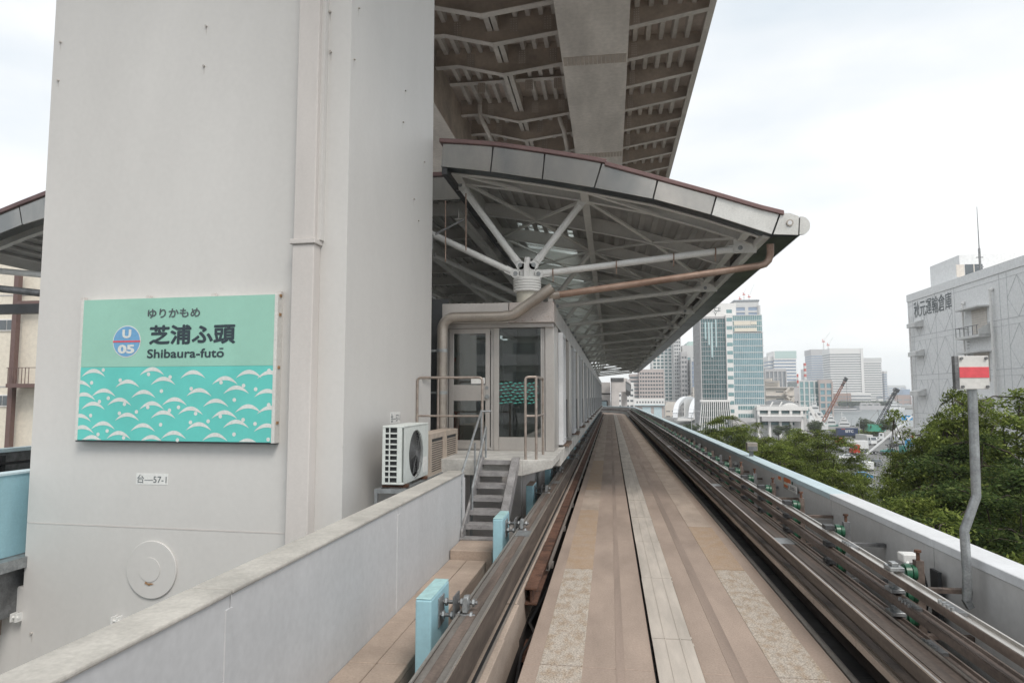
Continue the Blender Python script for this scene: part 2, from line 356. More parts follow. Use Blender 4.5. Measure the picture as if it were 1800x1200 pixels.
for a, b in zip(ysl[:-1], ysl[1:]):
    xr = -.93 if a < 6.6 else -.955
    zt = .12 if a < 6.9 else .13
    MB().box(-1.14, a + .006, -.30 + random.uniform(-.02, .02), xr + random.uniform(-.006, .006), b - .006, zt).build('ledge_block', 'brown_concrete_light' if a < 30 else 'brown_concrete', le, bevel=.006)
MB().box(-1.018, Y0 - 1, .132, -.985, Y1, .15).build('slot', 'black_rubber', le)  # solid dark strip standing in for the shade of a groove
MB().box(-.984, Y0 - 1, .132, -.976, Y1, .165).build('ledge_lip', 'rail_grey', le)
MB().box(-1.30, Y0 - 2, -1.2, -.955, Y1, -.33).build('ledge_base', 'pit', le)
t = thing('rusty_beam', 'rusty steel beam lying in the pit beside the running surface', 'steel beam', (-.88, 7.6, 0))
MB().box(-.95, 7.6, .10, -.82, Y1, .118).box(-.95, 7.6, -.06, -.82, Y1, -.042).build('flange', 'rust', t)
MB().box(-.895, 7.62, -.042, -.875, Y1, .10).build('web', 'rust', t)
for i in range(14): MB().bar((-.80, 9.2 + 2.5 * i, -.02), (-.80, 9.32 + 2.5 * i, -.02), .05, .07).build('clamp', 'rail_grey', t)
tag(MB().prismY([(-.835, .02), (-.80, .02), (-.80, .10), (-.79, .10), (-.79, .01), (-.835, .01)], 8.8, Y1).build('angle_strip', 'rail_grey'), 'narrow grey steel angle strip along the gap beside the rusty beam', 'steel strip')
tag(MB().path([(-.78, 9.5, -.2), (-.86, 8.6, -.28), (-.9, 7.6, -.25), (-.80, 7.2, -.22), (-.9, 6.9, -.32), (-.86, 6.0, -.42), (-.83, 5.0, -.5), (-.84, 3, -.55), (-.84, 1, -.56)], .016, 8).build('power_cable', 'black_rubber', smooth=True), 'black cable looping loose in the pit beside the running surface', 'cable')
tag(MB().box(-.93, 7.0, -.44, -.76, 7.55, -.40).build('pit_plate', 'rust'), 'flat rusty plate lying on the pit floor under the black cable', 'steel plate')
# guide rails
def guide_rail(x, sgn, label, name='guide_rail'):
    t = thing(name, label, 'guide rail', (x, 0, .3), group='side guide rails')
    MB().box(x - .105, Y0 - 1, .40, x + .105, Y1, .425).build('top_plate', 'rail_grey' if sgn > 0 else 'rail_brown', t)
    MB().box(x - .045, Y0 - 1, .4255, x + .035, Y1, .431).build('wear_strip', 'rail_brown' if sgn > 0 else 'rail_dark', t)
    for e in (-1, 1):
        MB().box(x + e * .105 - .008, Y0 - 1, .20 if sgn > 0 else .345, x + e * .105 + .008, Y1, .438).build('flange', 'rail_dark', t)
        MB().box(x + e * .105 - .008, Y0 - 1, .4385, x + e * .105 + .008, Y1, .452).build('lip', 'rail_bright', t)
    MB().box(x - (.085 if sgn > 0 else -.02), Y0 - 1, .20, x + .085, Y1, .215).build('bottom_plate', 'rail_dark', t)
    for i in range(16):
        MB().box(x - .097, 3.4 + 5.4 * i, .426, x + .097, 3.75 + 5.4 * i, .434).build('splice_plate', 'galvanised', t)
guide_rail(-1.135, 1, 'grey steel guide rail held by the light blue posts')
guide_rail(2.09, -1, 'brown grey guide rail running below the stacked conductor rails')
# light blue posts
def blue_post(x, y, top, label, topm):
    t = thing('guide_post', label, 'post', (x, y, -1.0), group='light blue guide rail posts')
    MB().box(x - .065, y, -1.2, x + .065, y + .60, top - .012).build('post_body', 'blue_paint', t, bevel=.014, seg=2)
    MB().box(x - .063, y + .002, top - .0115, x + .063, y + .598, top).build('post_cap', topm, t, bevel=.008)
    xr = x + .065; yc = y + .30
    MB().box(xr, yc - .09, .33, xr + .012, yc + .09, .56).build('flange_plate', 'galvanised', t, bevel=.003)
    for z, dy in ((.425, -.05), (.50, .05)):
        MB().tube((xr + .005, yc + dy, z), (xr + .30, yc + dy, z), .016, 10).build('bolt', 'galv_dark', t)
        for d in (.03, .10, .16, .26):
            MB().tube((xr + d, yc + dy, z), (xr + d + .018, yc + dy, z), .034, 6).build('nut', 'galvanised', t)
    MB().box(xr + .125, yc - .10, .30, xr + .14, yc + .10, .58).build('rail_plate', 'galv_dark', t)
    MB().box(xr + .20, yc - .07, .453, xr + .235, yc + .07, .56).tube((xr + .20, yc, .53), (xr + .24, yc, .53), .045, 12).build('rail_clamp', 'galvanised', t)
posts = [(5.36, .62, 'nearest light blue post, the tallest in the picture, in front of the trough lids'),
         (8.95, .62, 'second light blue post, standing at the foot of the metal stairs'),
         (12.5, .60, 'light blue post with a brown top beside the end of the landing'),
         (16.1, .52, 'light blue post tucked under the edge of the landing slab')]
for i, (y, tp, lb) in enumerate(posts): blue_post(-1.475, y, tp, lb, 'blue_top' if i < 2 else 'brown_concrete')
for i in range(4, 19):
    blue_post(-1.27 if i > 3 else -1.475, 5.36 + 3.6 * i, .52, 'small light blue post under the long platform edge', 'brown_concrete')
# parapets
lw = thing('parapet_wall', 'grey concrete parapet running past the pier to the stairs', 'wall', (-2.32, 5, 0))
yl = [-2.6, .6, 3.8, 7.0, 10.25]
for a, b in zip(yl[:-1], yl[1:]):
    MB().box(-2.44, a + .006, -1.35, -2.20, b - .006, 1.055).build('wall_panel', 'concrete_wall', lw)
    MB().box(-2.455, a + .006, 1.056, -2.185, b - .006, 1.085).build('coping', 'cap_concrete', lw, bevel=.01, seg=2)
    MB().box(-2.203, b - .05, -.05, -2.192, b + .02, .98).build('joint_seal', 'concrete_wall', lw)
rw = thing('parapet_wall', 'long pale concrete parapet with white and light blue coping along the tree side', 'wall', (3.08, 20, 0))
yr = [-2.5, 1.0, 4.0, 7.0, 10.0] + [13.5 + 3.5 * i for i in range(22)]
yr = [y for y in yr if y < 86] + [Y1]
for a, b in zip(yr[:-1], yr[1:]):
    c = (a + b) / 2
    MB().box(2.97, a + .006, -1.35, 3.19, b - .006, .80).build('wall_panel', 'concrete_wall_light', rw)
    cm = 'cap_white' if c < 10 else 'cap_blue'
    MB().box(2.95, a + .004, .801, 3.21, b - .004, .88).build('coping', cm, rw, bevel=.006)
# bend beyond the platform
bend = [(3.08, 87), (2.85, 90), (2.2, 93), (1.0, 96), (-.8, 98.6), (-3.6, 100.8), (-8, 102.8)]
def ribbon(pts, w, z0, z1, off=0):
    b = MB()
    P = [Vector((x, y, 0)) for x, y in pts]; L, R = [], []
    for i, p in enumerate(P):
        t = (P[min(i + 1, len(P) - 1)] - P[max(i - 1, 0)]).normalized(); n = Vector((t.y, -t.x, 0))
        L.append(p + n * (off - w / 2)); R.append(p + n * (off + w / 2))
    n = len(P); vs = [Vector((p.x, p.y, z)) for z in (z0, z1) for S_ in (L, R) for p in S_]
    fs = []
    for i in range(n - 1):
        a, c, d, e = i, n + i, 2 * n + i, 3 * n + i
        fs += [(a, a + 1, d + 1, d), (c, e, e + 1, c + 1), (d, d + 1, e + 1, e), (a, c, c + 1, a + 1)]
    fs += [(0, 2 * n, 3 * n, n), (n - 1, 2 * n - 1, 4 * n - 1, 3 * n - 1)]
    return b.add(vs, fs)
ribbon(bend, .22, -1.35, .80).build('bend_wall', 'concrete_wall_light', rw)
ribbon(bend, .26, .801, .88).build('bend_coping', 'cap_blue', rw)
for o_, z0_, z1_ in ((-.62, .28, .36), (-.62, .48, .56), (-.60, .66, .74), (-.95, .30, .45)): ribbon(bend, .10, z0_, z1_, o_).build('bend_rail', 'rail_dark', rw)
ribbon(bend, 2.5, -.42, -.01, -2.5).build('bend_surface', 'brown_concrete', tb)
ribbon(bend, 9, -1.40, -1.20, -2.5).build('bend_floor', 'pit', tb)
for k, z in enumerate((.70, .52, .33)):
    pass
# right trench, trough side, pipes, cables
rl = thing('duct_wall', 'trench edge with a cream strip along it, below the guide rail', 'trench edge', (2.05, 10, 0))
ysr = [Y0 - 1, 3.2, 5.5] + [5.5 + 1.2 * i for i in range(1, 30)] + [46, 56, 66, 76, Y1]
for a, b in zip(ysr[:-1], ysr[1:]):
    MB().box(2.12, a + .008, -1.2, 2.30, b - .008, -.30).build('edge_block', 'black_rubber', rl, bevel=.005)  # blackened so the blocks read as lying in deep shade
ye_ = [5.3] + [6.2 + 1.2 * i for i in range(20)] + [40, 50, 60, 70, Y1]
for a, b in zip(ye_[:-1], ye_[1:]): MB().box(1.995, a + .006, .125, 2.02, b - .006, .185).box(2.02, a + .006, .10, 2.119, b - .006, .12).build('edge_strip', 'brown_concrete_light', rl)
tag(MB().tube((1.865, 5.35, -.02), (1.865, Y1, -.02), .03, 12).build('conduit_pipe', 'rail_grey'), 'grey conduit pipe along the open edge of the running surface', 'pipe')
tag(MB().tube((1.865, Y0, -.02), (1.865, 5.0, -.02), .03, 12).build('conduit_pipe', 'rail_grey'), 'short conduit pipe at the bottom edge of the picture beside the trench', 'pipe')
rnd = random.Random(3)
for k in range(17):
    x = 1.875 + .0135 * k; z = -.50 - .045 * (k % 4) + .05 * math.sin(k)
    pts = []
    for j in range(60):
        y = 1 + j * 1.4
        pts.append((min(2.09, max(1.86, x + rnd.uniform(-.012, .012))), y, z + rnd.uniform(-.012, .012)))
    tag(MB().path(pts, .016 + .004 * (k % 3), 6).build('trench_cable', 'black_rubber', smooth=True), 'black cable in the bundle filling the trench beside the running surface', 'cable', 'black cables bundled in the trench')
MB().box(1.83, Y0 - 1, -1.195, 2.115, Y1, -.80).build('trench_floor', 'black_rubber', tb)  # near-black floor and side paint in the shade of the trench
MB().box(1.822, Y0 - 1, -1.19, 1.832, Y1, -.43).build('trench_side', 'black_rubber', tb)
# conductor rails with insulators
iy = [2.0, 4.1, 6.35, 8.15, 9.95, 11.6, 13.0] + [14.3 + 1.3 * i for i in range(54)]
rails = []
for z, pos in ((.70, 'topmost'), (.52, 'middle'), (.33, 'lowest')):
    t = thing('conductor_rail', pos + ' of three stacked conductor rails on green insulators along the parapet', 'conductor rail', (2.35, 0, z), group='three stacked conductor rails')
    MB().prismY([(2.30, z - .035), (2.325, z - .035), (2.335, z - .012), (2.385, z - .012), (2.395, z - .03), (2.41, z - .03), (2.41, z + .03), (2.395, z + .03), (2.385, z + .012), (2.335, z + .012), (2.325, z + .035), (2.30, z + .035)], Y0 - 1, Y1).build('rail_profile', 'rail_bright' if z > .6 else 'rail_brown', t)
    MB().box(2.293, Y0 - 1, z - .030, 2.299, Y1, z + .030).build('contact_strip', 'rail_brown', t)
    TT = Matrix.Translation((2.35, 0, z))
    ins = MB().tube((.07, 0, .015), (.10, 0, .015), .050, 14).tube((.10, 0, .015), (.145, 0, .015), .076, 16, .076).tube((.145, 0, .015), (.155, 0, .015), .05, 14).tube((.155, 0, .015), (.19, 0, .015), .07, 14, .064)
    ins = ins.xf(TT).build('insulator', 'green_insulator', t, smooth=True); ins.location = (.0, iy[0], 0)
    cl = MB().box(-.035, -.075, .036, .08, .075, .068).box(.05, -.055, -.05, .085, .055, .036).box(-.01, -.045, .068, .045, .045, .10).xf(TT).build('clamp', 'galvanised', t, bevel=.004); cl.location = (.0, iy[0], 0)
    cd = MB().box(-.02, -.06, .036, .085, .06, .085).box(.05, -.05, -.05, .09, .05, .036).xf(TT).build('clamp', 'dark_steel', t, bevel=.004); cd.location = (0, iy[3], 0)
    for y in iy[1:]:
        piece(ins, t, (0, y, 0))
        if y > 8.5: piece(cd, t, (0, y, 0))
        elif y < 8: piece(cl, t, (0, y, 0))
    for y in ((3.2, 5.3, 7.35) if z > .6 else (3.6, 6.0) if z > .5 else (3.0, 5.6)):
        for d in (-.09, -.03, .03, .09): MB().tube((2.31, y + d, z + .03), (2.31, y + d, z + .058), .014, 6).build('splice_bolt', 'galvanised', t)
        MB().box(2.325, y - .14, z - .02, 2.385, y + .14, z + .036).build('splice', 'galv_dark', t)
for i, y in enumerate(iy):
    if y > 62: break
    t = thing('rail_bracket', 'brown steel bracket carrying the green insulators on the parapet', 'bracket', (2.6, y, 0), group='brackets behind the green insulators')
    b = MB().box(2.535, y - .035, .15, 2.60, y + .035, .82).box(2.60, y - .03, .18, 2.965, y + .03, .215).box(2.60, y - .03, .56, 2.965, y + .03, .595)
    b.build('bracket_frame', 'rail_brown' if i % 3 else 'galv_dark', t)
    if y < 16:
        MB().tube((2.567, y, .82), (2.567, y, .90), .016, 8).tube((2.567, y, .885), (2.567, y, .905), .03, 6).build('hook_bolt', 'rust', t)
# switch gear box between brackets near the marker
t = thing('junction_box', 'small white junction box with cables on the parapet behind the conductor rails', 'junction box', (2.72, 6.9, .6))
TJ = Matrix.Translation((.02, .75, -.19))
MB().box(2.64, 6.14, .86, 2.78, 6.28, .94).xf(TJ).build('box_body', 'plate_white', t, bevel=.008)
MB().box(2.60, 6.0, .28, 2.90, 6.16, .33).box(2.60, 6.0, .28, 2.63, 6.16, .82).box(2.87, 6.0, .28, 2.90, 6.16, .82).box(2.60, 6.0, .52, 2.90, 6.16, .56).xf(TJ).build('support_frame', 'dark_steel', t)
MB().path([(2.66, 6.1, .88), (2.60, 6.0, .84), (2.57, 5.95, .74), (2.58, 5.95, .64)], .014, 8).xf(TJ).build('hose', 'plate_white', t, smooth=True)
MB().path([(2.74, 6.1, .86), (2.76, 6.02, .8), (2.80, 6.02, .6), (2.72, 6.02, .3)], .01, 6).xf(TJ).build('hose', 'black_rubber', t, smooth=True)
# pipes at the wall foot, behind the rails
for x, z, m, lb in ((2.66, .02, 'rail_grey', 'blue grey pipe along the foot of the parapet behind the conductor rails'), (2.42, .06, 'rail_brown', 'brown pipe just below the lowest conductor rail'), (2.82, -.08, 'rail_dark', 'dark pipe deep against the parapet foot')):
    tag(MB().tube((x, Y0 - 1, z), (x, Y1, z), .045, 12).build('service_pipe', m), lb, 'pipe')
tag(MB().box(2.301, Y0 - 1, -1.2, 2.97, Y1, -.16).build('side_ledge', 'rail_dark'), 'brown concrete ledge between trench edge and parapet under the rails', 'ledge')  # darkened colour paints in the deep shade under the rails
# ================================================================== bridge pier with everything fixed on it
C1 = Vector((-3.6, 8.93, 0)); rd = Vector((.9987, -.0515, 0)); bd = Vector((.0515, .9987, 0)); PW, PD = 5.0, 3.82; PB, PT = -13.8, 13.2
FR = frame_of(C1 - rd * PW, rd)        # front face: u 0..5
SF = frame_of(C1, bd)                  # side face towards the track: u 0..3.82
pier = thing('bridge_pier', 'huge pale grey steel pier holding up the elevated highway beside the track', 'pier', tuple(C1 + Vector((0, 0, PB))))
zs = [PB, -8, -4, .50, 1.63, 14.3]
zlow, zmid = onplane(290, 928, FR)[1], onplane(100, 778, FR)[1]
zs = [PB, -7.5, -3.2, zlow, zmid, PT]
for a, b in zip(zs[:-1], zs[1:]):
    m = MB(); c = [C1 - rd * PW, C1, C1 + bd * PD, C1 - rd * PW + bd * PD]
    m.prism([p + Vector((0, 0, a + .006)) for p in c], (0, 0, b - a - .008)).build('pier_segment', 'pier_paint', pier)
    m = MB(); c = [C1 - rd * (PW - .03) + bd * .03, C1 - rd * .03 + bd * .03, C1 + bd * (PD - .03) - rd * .03, C1 - rd * (PW - .03) + bd * (PD - .03)]
m.prism([p + Vector((0, 0, PB)) for p in c], (0, 0, PT - PB)).build('pier_core', 'pier_trim', pier)
# small lips on the seams
for z in (zlow,):
    MB().box(.02, -.004, z - .010, PW - .02, .02, z + .008).xf(FR).build('seam', 'pier_trim', pier)
MB().box(.02, -.0008, zmid - .006, PW - .02, .03, zmid + .008).box(PW - .0008, .02, -.1, PW - .0004, .03, .0).xf(FR).build('seam', 'pier_paint', pier)
MB().box(.01, -.001, zmid - .006, PD - .02, .03, zmid + .008).xf(SF).build('seam', 'pier_paint', pier)
# boxed drain duct
u0 = onplane(522, 600, FR)[0]; u1 = onplane(560, 600, FR)[0]; zc = onplane(545, 434, FR)[1]
MB().box(u0, -.20, PB, u1, 0, zc).xf(FR).build('drain_duct', 'pier_trim', pier, bevel=.012)
MB().box(u0 + .005, -.19, zc + .07, u1 - .005, 0, PT).xf(FR).build('drain_duct', 'pier_trim', pier, bevel=.012)
MB().box(u0 - .03, -.23, zc, u1 + .03, 0, zc + .07).xf(FR).build('duct_collar', 'pier_trim', pier, bevel=.008)
MB().box(u0 - .02, -.10, zc + .07, u1 + .05, 0, PT).xf(FR).build('duct_flange', 'pier_paint', pier)
# access disc with a lug
uc, zc2 = onplane(268, 1000, FR); rr = .40
MB().tube((uc, -.03, zc2), (uc, 0, zc2), rr, 48).xf(FR).build('access_disc', 'pier_paint', pier, bevel=.006)
MB().tube((uc - .02, -.038, zc2 - .0), (uc - .02, -.03, zc2), rr * .42, 32).xf(FR).build('disc_rim', 'pier_paint', pier)
MB().add([(uc - .09, -.0405, zc2 - .19), (uc - .02, -.0405, zc2 - .215), (uc + .06, -.0405, zc2 - .19), (uc + .02, -.0405, zc2 - .178), (uc - .03, -.0405, zc2 - .184), (uc - .07, -.0405, zc2 - .160)], [(0, 1, 2, 3, 4, 5)]).xf(FR).build('rust_mark', 'rust_stain', pier)
def studs(lst, frame, r=.022):
    for px, py in lst:
        u, z = onplane(px, py, frame)
        MB().tube((u, -.028, z), (u, 0, z), r, 10).xf(frame).build('stud', 'bolt_paint', pier)
        MB().add([(u - .006, -.0015, z - .02), (u + .006, -.0015, z - .02), (u + .003, -.0015, z - .14), (u - .003, -.0015, z - .11)], [(0, 1, 2, 3)]).xf(frame).build('run_mark', 'bolt_paint', pier)
studs([(107, 75), (103, 142), (363, 47), (359, 117), (581, 22), (582, 92), (56, 1112)], FR, .016)
studs([(630, 15), (622, 105), (735, 388), (745, 285), (712, 160), (708, 215), (727, 350)], SF, .014)
u, z = onplane(33, 1083, FR)
# eye plates at the pier corners
for px, py in ((34, 1082), (210, 1088)):
    u, z = onplane(px, py, FR)
    MB().box(u - .05, -.11, z - .06, u - .03, .0, z + .06).box(u + .03, -.11, z - .06, u + .05, .0, z + .06).tube((u - .06, -.07, z), (u + .06, -.07, z), .02, 10).xf(FR).build('eye_plate', 'plate_white', pier)
# number plates
def numplate(frame, x0, y0, x1, y1, label):
    u0, z1 = onplane(x0, y0, frame); u1, z0 = onplane(x1, y1, frame)
    t = thing('number_plate', label, 'number plate', tuple(frame @ Vector(((u0 + u1) / 2, 0, z0))))
    MB().box(u0, -.004, z0, u1, 0, z1).xf(frame).build('plate', 'plate_white', t)
    hh = z1 - z0; ww = u1 - u0
    text('台—57-1', 'lettering', 'ink_soft', frame @ Matrix.Translation((0, -.004, 0)), u0 + ww * .04, z0 + hh * .12, ww * .92, hh * .76, 0, .003, t)
numplate(FR, 240, 831, 295, 852, 'small white number plate reading 台—57-1 below the turquoise station sign')
numplate(SF, 686, 724, 703, 743, 'small white number plate on the pier side just above the white air conditioner')
# bird-spike style hardware: conduit clipped to the far corner
cx = C1 + bd * (PD + .05) + rd * -.05
t = thing('conduit', 'thin galvanised conduit with black clips running up the far corner of the pier', 'conduit', tuple(cx))
x_c, y_c = -3.50, 12.95
MB().tube((x_c, y_c, 1.1), (x_c, y_c, 5.4), .035, 12).build('tube', 'galvanised', t)
for k in range(7): MB().tube((x_c, y_c, 1.3 + .62 * k), (x_c, y_c, 1.325 + .62 * k), .042, 12).build('clip', 'dark_steel', t)
MB().box(x_c - .08, y_c - .05, 5.1, x_c + .05, y_c + .05, 5.4).build('head', 'galvanised', t)
# ================================================================== station sign on the pier
ul, zb = onplane(137, 773, FR); ur, zt_ = onplane(492, 519, FR); _, zb2 = onplane(489, 777, FR)
zb = (zb + zb2) / 2; D = .13
# the sign stands proud of the pier: re-read its edges on its own plane
FS = FR @ Matrix.Translation((0, -D, 0))
ul, zt1 = onplane(147, 528, FS); ul2, zb1 = onplane(137, 773, FS); ur, zt2 = onplane(484, 517, FS); ur2, zb2 = onplane(476, 777, FS)
ul = (ul + ul2) / 2; ur = (ur + ur2) / 2; zt_ = (zt1 + zt2) / 2; zb = (zb1 + zb2) / 2
zm = (onplane(142, 645, FS)[1] + onplane(478, 642, FS)[1]) / 2
sg = thing('station_sign', 'turquoise station name sign reading Shibaura-futō, U 05, with white wave pattern, on the pier', 'sign', tuple(FR @ Vector(((ul + ur) / 2, -D, zb))))
MB().box(ul, .0, zm, ur, .02, zt_).xf(FS).build('name_panel', 'sign_mint', sg)
MB().box(ul, .0, zb, ur, .02, zm - .003).xf(FS).build('wave_panel', 'sign_aqua', sg)
MB().box(ul - .045, -.008, zb - .008, ul, D, zt_ + .004).xf(FS).build('side_frame', 'sign_frame', sg, bevel=.004)
MB().box(ur, -.008, zb - .012, ur + .05, D, zt_ + .008).xf(FS).build('side_frame', 'sign_frame', sg, bevel=.004)
MB().box(ul, .02, zb - .004, ur, D, zt_ + .002).xf(FS).build('sign_box', 'sign_frame', sg)
MB().box(ul - .04, .01, zb - .028, ur + .04, D - .01, zb - .009).xf(FS).build('bottom_frame', 'dark_steel', sg)
for px, py in ((481, 519), (491, 552), (490, 645), (488, 743)):
    u, z = onplane(px, py, FS); MB().box(ur + .05, .03, z - .02, ur + .062, .08, z + .02).xf(FS).build('fixing', 'rust_stain', sg)
for px in (140, 255, 370, 487):
    u, z = onplane(px, 522, FS); MB().box(u - .03, .05, zt_ + .003, u + .03, .11, zt_ + .05).xf(FS).build('hanger', 'pier_trim', sg)
def sx(px, py): return onplane(px, py, FS)
def signtext(body, x0, y0, x1, y1, m, bold, nm='lettering', heavy=0):
    a = sx(x0, y1); b = sx(x1, y0); text(body, nm, m, FS, a[0], a[1], b[0] - a[0], b[1] - a[1], bold, .003, sg, heavy)
Z = 4.0
signtext('ゆりかもめ', 260, 541, 352, 559, 'ink_soft', .004, heavy=.003)
signtext('芝浦ふ頭', 263, 569, 414, 605, 'ink', .006, heavy=.0075)
signtext('Shibaura-futo', 259, 612, 394, 629, 'ink', .004, heavy=.003)
a_ = sx(386, 613); b_ = sx(393, 611.2); MB().box(a_[0], -.006, a_[1] - .004, b_[0], -.003, b_[1]).xf(FS).build('lettering', 'ink', sg)
a = sx(223, 600); rad = (sx(248, 600)[0] - sx(199, 600)[0]) / 2
def disc(r, d, m, nm): MB().tube((a[0], -d, a[1]), (a[0], -d + .002, a[1]), r, 48).xf(FS).build(nm, m, sg, smooth=False)
disc(rad, .003, 'sign_white', 'badge_ring'); disc(rad * .94, .006, 'sign_blue', 'badge')
MB().box(a[0] - rad * .97, -.009, a[1] - .012, a[0] + rad * .97, -.006, a[1] + .012).xf(FS).build('badge_bar', 'sign_red', sg)
f2 = FS @ Matrix.Translation((0, -.006, 0))
text('U', 'badge_letter', 'sign_white', f2, a[0] - rad * .32, a[1] + rad * .20, rad * .64, rad * .55, .05, .003, sg)
text('05', 'badge_letter', 'sign_white', f2, a[0] - rad * .60, a[1] - rad * .76, rad * 1.2, rad * .56, .045, .003, sg)
# waves: crescents and dots read off the photograph (pixels in the zoomed sign: x/4+100, y/4+500)
cres = [(258,620),(670,608),(958,630),(1350,628),(498,695),(748,676),(1182,672),(330,758),(610,768),(1000,756),(1262,738),(440,822),(828,820),(1118,830),(255,850),(668,848),(940,885),(1345,870),(748,912),(1178,912),(495,928),(325,988),(605,1002),(998,995),(1260,978),(435,1056),(822,1055),(1112,1070),(160,700),(190,785),(160,935),(178,1015),(1480,762),(1500,632),(1500,880),(1478,1005),(245,1085),(665,1085),(1340,1110)]
dots = [(327,600),(446,672),(245,690),(645,630),(797,650),(945,732),(736,748),(1155,688),(1313,710),(1398,735),(1492,604),(362,798),(300,822),(476,840),(640,862),(856,862),(1248,810),(1490,845),(792,884),(560,894),(440,904),(238,920),(976,906),(1150,926),(1310,950),(940,968),(1064,960),(1394,978),(730,984),(354,1028),(290,1052),(470,1076),(1246,1052),(848,1092),(1486,1088)]
wv = MB(); dt = MB()
for (x, y) in cres:
    u, z = sx(x / 4 + 100, y / 4 + 500); wd = .20
    n = 12; top = []; bot = []
    for i in range(n + 1):
        s_ = -1 + 2 * i / n
        top.append((u + s_ * wd, z + .118 * (1 - s_ * s_) - .060)); bot.append((u + s_ * wd, z + .062 * (1 - s_ * s_) - .060))
    def clampx(p): return (min(ur - .002, max(ul + .002, p[0])), max(zb + .004, p[1]))
    top = [clampx(p) for p in top]; bot = [clampx(p) for p in bot]
    vs = [(p[0], -.002, p[1]) for p in top] + [(p[0], -.002, p[1]) for p in bot]
    wv.add(vs, [(i, i + 1, n + 2 + i, n + 1 + i) for i in range(n)])
for (x, y) in dots:
    u, z = sx(x / 4 + 100, y / 4 + 500)
    if u > ur - .03: u = ur - .03
    dt.add([(u + .028 * math.cos(2 * PI * i / 14), -.0025, z + .028 * math.sin(2 * PI * i / 14)) for i in range(14)], [tuple(range(14))])
wv.xf(FS).build('wave_print', 'sign_white', sg, smooth=False); stuff(dt.xf(FS).build('dot_print', 'sign_white', sg, smooth=False))
# ================================================================== station canopy
YC, YE = 12.9, 86.0
BOT = [(-3.28, 6.75), (-2.42, 6.63), (-1.19, 6.39), (-.26, 6.19), (.86, 5.92), (1.9, 5.58), (2.98, 5.17)]
TOP = [(-3.25, 7.23), (-2.23, 7.11), (-1.21, 6.91), (-.11, 6.67), (.94, 6.32), (2.01, 5.96), (3.13, 5.56)]
def interp(T, x):
    if x <= T[0][0]: return T[0][1]
    for (a, b), (c, d) in zip(T[:-1], T[1:]):
        if x <= c: return b + (d - b) * (x - a) / (c - a)
    return T[-1][1]
zbx = lambda x: interp(BOT, x); ztx = lambda x: interp(TOP, x)
can = thing('station_canopy', 'curved station canopy with brushed steel fascia, maroon edge and white branching struts over the track', 'canopy', (-1.7, YC, 1.13))
jt = [(-3.25, 7.23), (-2.23, 7.11), (-1.21, 6.90), (-.11, 6.665), (.94, 6.325), (2.01, 5.962), (3.13, 5.565)]
jb = [(-3.28, 6.75), (-2.28, 6.62), (-1.26, 6.395), (-.26, 6.19), (.84, 5.92), (1.90, 5.58), (2.98, 5.17)]
for i in range(6):
    g = .012; n = 3
    tp = [(jt[i][0] + g + (jt[i + 1][0] - jt[i][0] - 2 * g) * k / n,) for k in range(n + 1)]
    pts = [(x, YC, ztx(x)) for (x,) in tp]
    bx = [jb[i][0] + g + (jb[i + 1][0] - jb[i][0] - 2 * g) * k / n for k in range(n, -1, -1)]
    pts += [(x, YC, zbx(x)) for x in bx]
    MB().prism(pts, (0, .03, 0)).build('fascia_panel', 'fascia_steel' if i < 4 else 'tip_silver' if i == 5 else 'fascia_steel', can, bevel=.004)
pts = [(x, YC + .032, z - .004) for x, z in TOP] + [(x, YC + .032, z + .004) for x, z in reversed(BOT)]
MB().prism(pts, (0, .16, 0)).build('fascia_backing', 'fascia_joint', can)
# end plate with round hole and rounded nose
hc = oy(1388, 392, YC); hx, hz = hc.x, hc.z
def ringpanel(outer, cx, cz, r, y0, y1, m, name):
    n = 32; b = MB(); O = []
    # project a ring of rays from the hole centre onto the outer polygon
    def hit(a):
        dx, dz = math.cos(a), math.sin(a); best = 9
        for (x1, z1), (x2, z2) in zip(outer, outer[1:] + outer[:1]):
            ex, ez = x2 - x1, z2 - z1; den = dx * ez - dz * ex
            if abs(den) < 1e-9: continue
            t = ((x1 - cx) * ez - (z1 - cz) * ex) / den; u = ((x1 - cx) * dz - (z1 - cz) * dx) / den
            if t > 0 and -1e-6 <= u <= 1 + 1e-6: best = min(best, t)
        return cx + dx * best, cz + dz * best
    angs = [2 * PI * i / n for i in range(n)] + [math.atan2(z - cz, x - cx) % (2 * PI) for x, z in outer]
    angs = sorted(set(round(a, 5) for a in angs)); n = len(angs)
    I = [(cx + r * math.cos(a), cz + r * math.sin(a)) for a in angs]; O = [hit(a) for a in angs]
    vs = [(x, y0, z) for x, z in I + O] + [(x, y1, z) for x, z in I + O]; fs = []
    for i in range(n):
        j = (i + 1) % n
        fs += [(i, j, n + j, n + i), (2 * n + i, 3 * n + i, 3 * n + j, 2 * n + j), (n + i, n + j, 3 * n + j, 3 * n + i), (i, 2 * n + i, 2 * n + j, j)]
    b.add(vs, fs).build(name, m, can, smooth=False)
ep = [(3.00, 5.172), (3.145, 5.56), (3.30, 5.555), (3.455, 5.49), (3.43, 5.145)]
ringpanel(ep, hx, hz, .045, YC - .005, YC + .03, 'tip_silver', 'end_plate')
MB().tube((hx, YC - .03, hz), (hx, YC - .004, hz), .062, 24).build('hole_rim', 'drain_pipe', can)
MB().tube((hx, YC - .0305, hz), (hx, YC - .020, hz), .038, 24).build('hole_plug', 'cap_white', can)
ns = [(3.452, 5.150)] + [(3.49 + .155 * math.cos(a), 5.315 + .17 * math.sin(a)) for a in [-1.3 + 2.6 * k / 9 for k in range(10)]] + [(3.475, 5.483)]
MB().prism([(x, YC - .005, z) for x, z in ns], (0, .05, 0)).build('nose_cap', 'tip_silver', can)
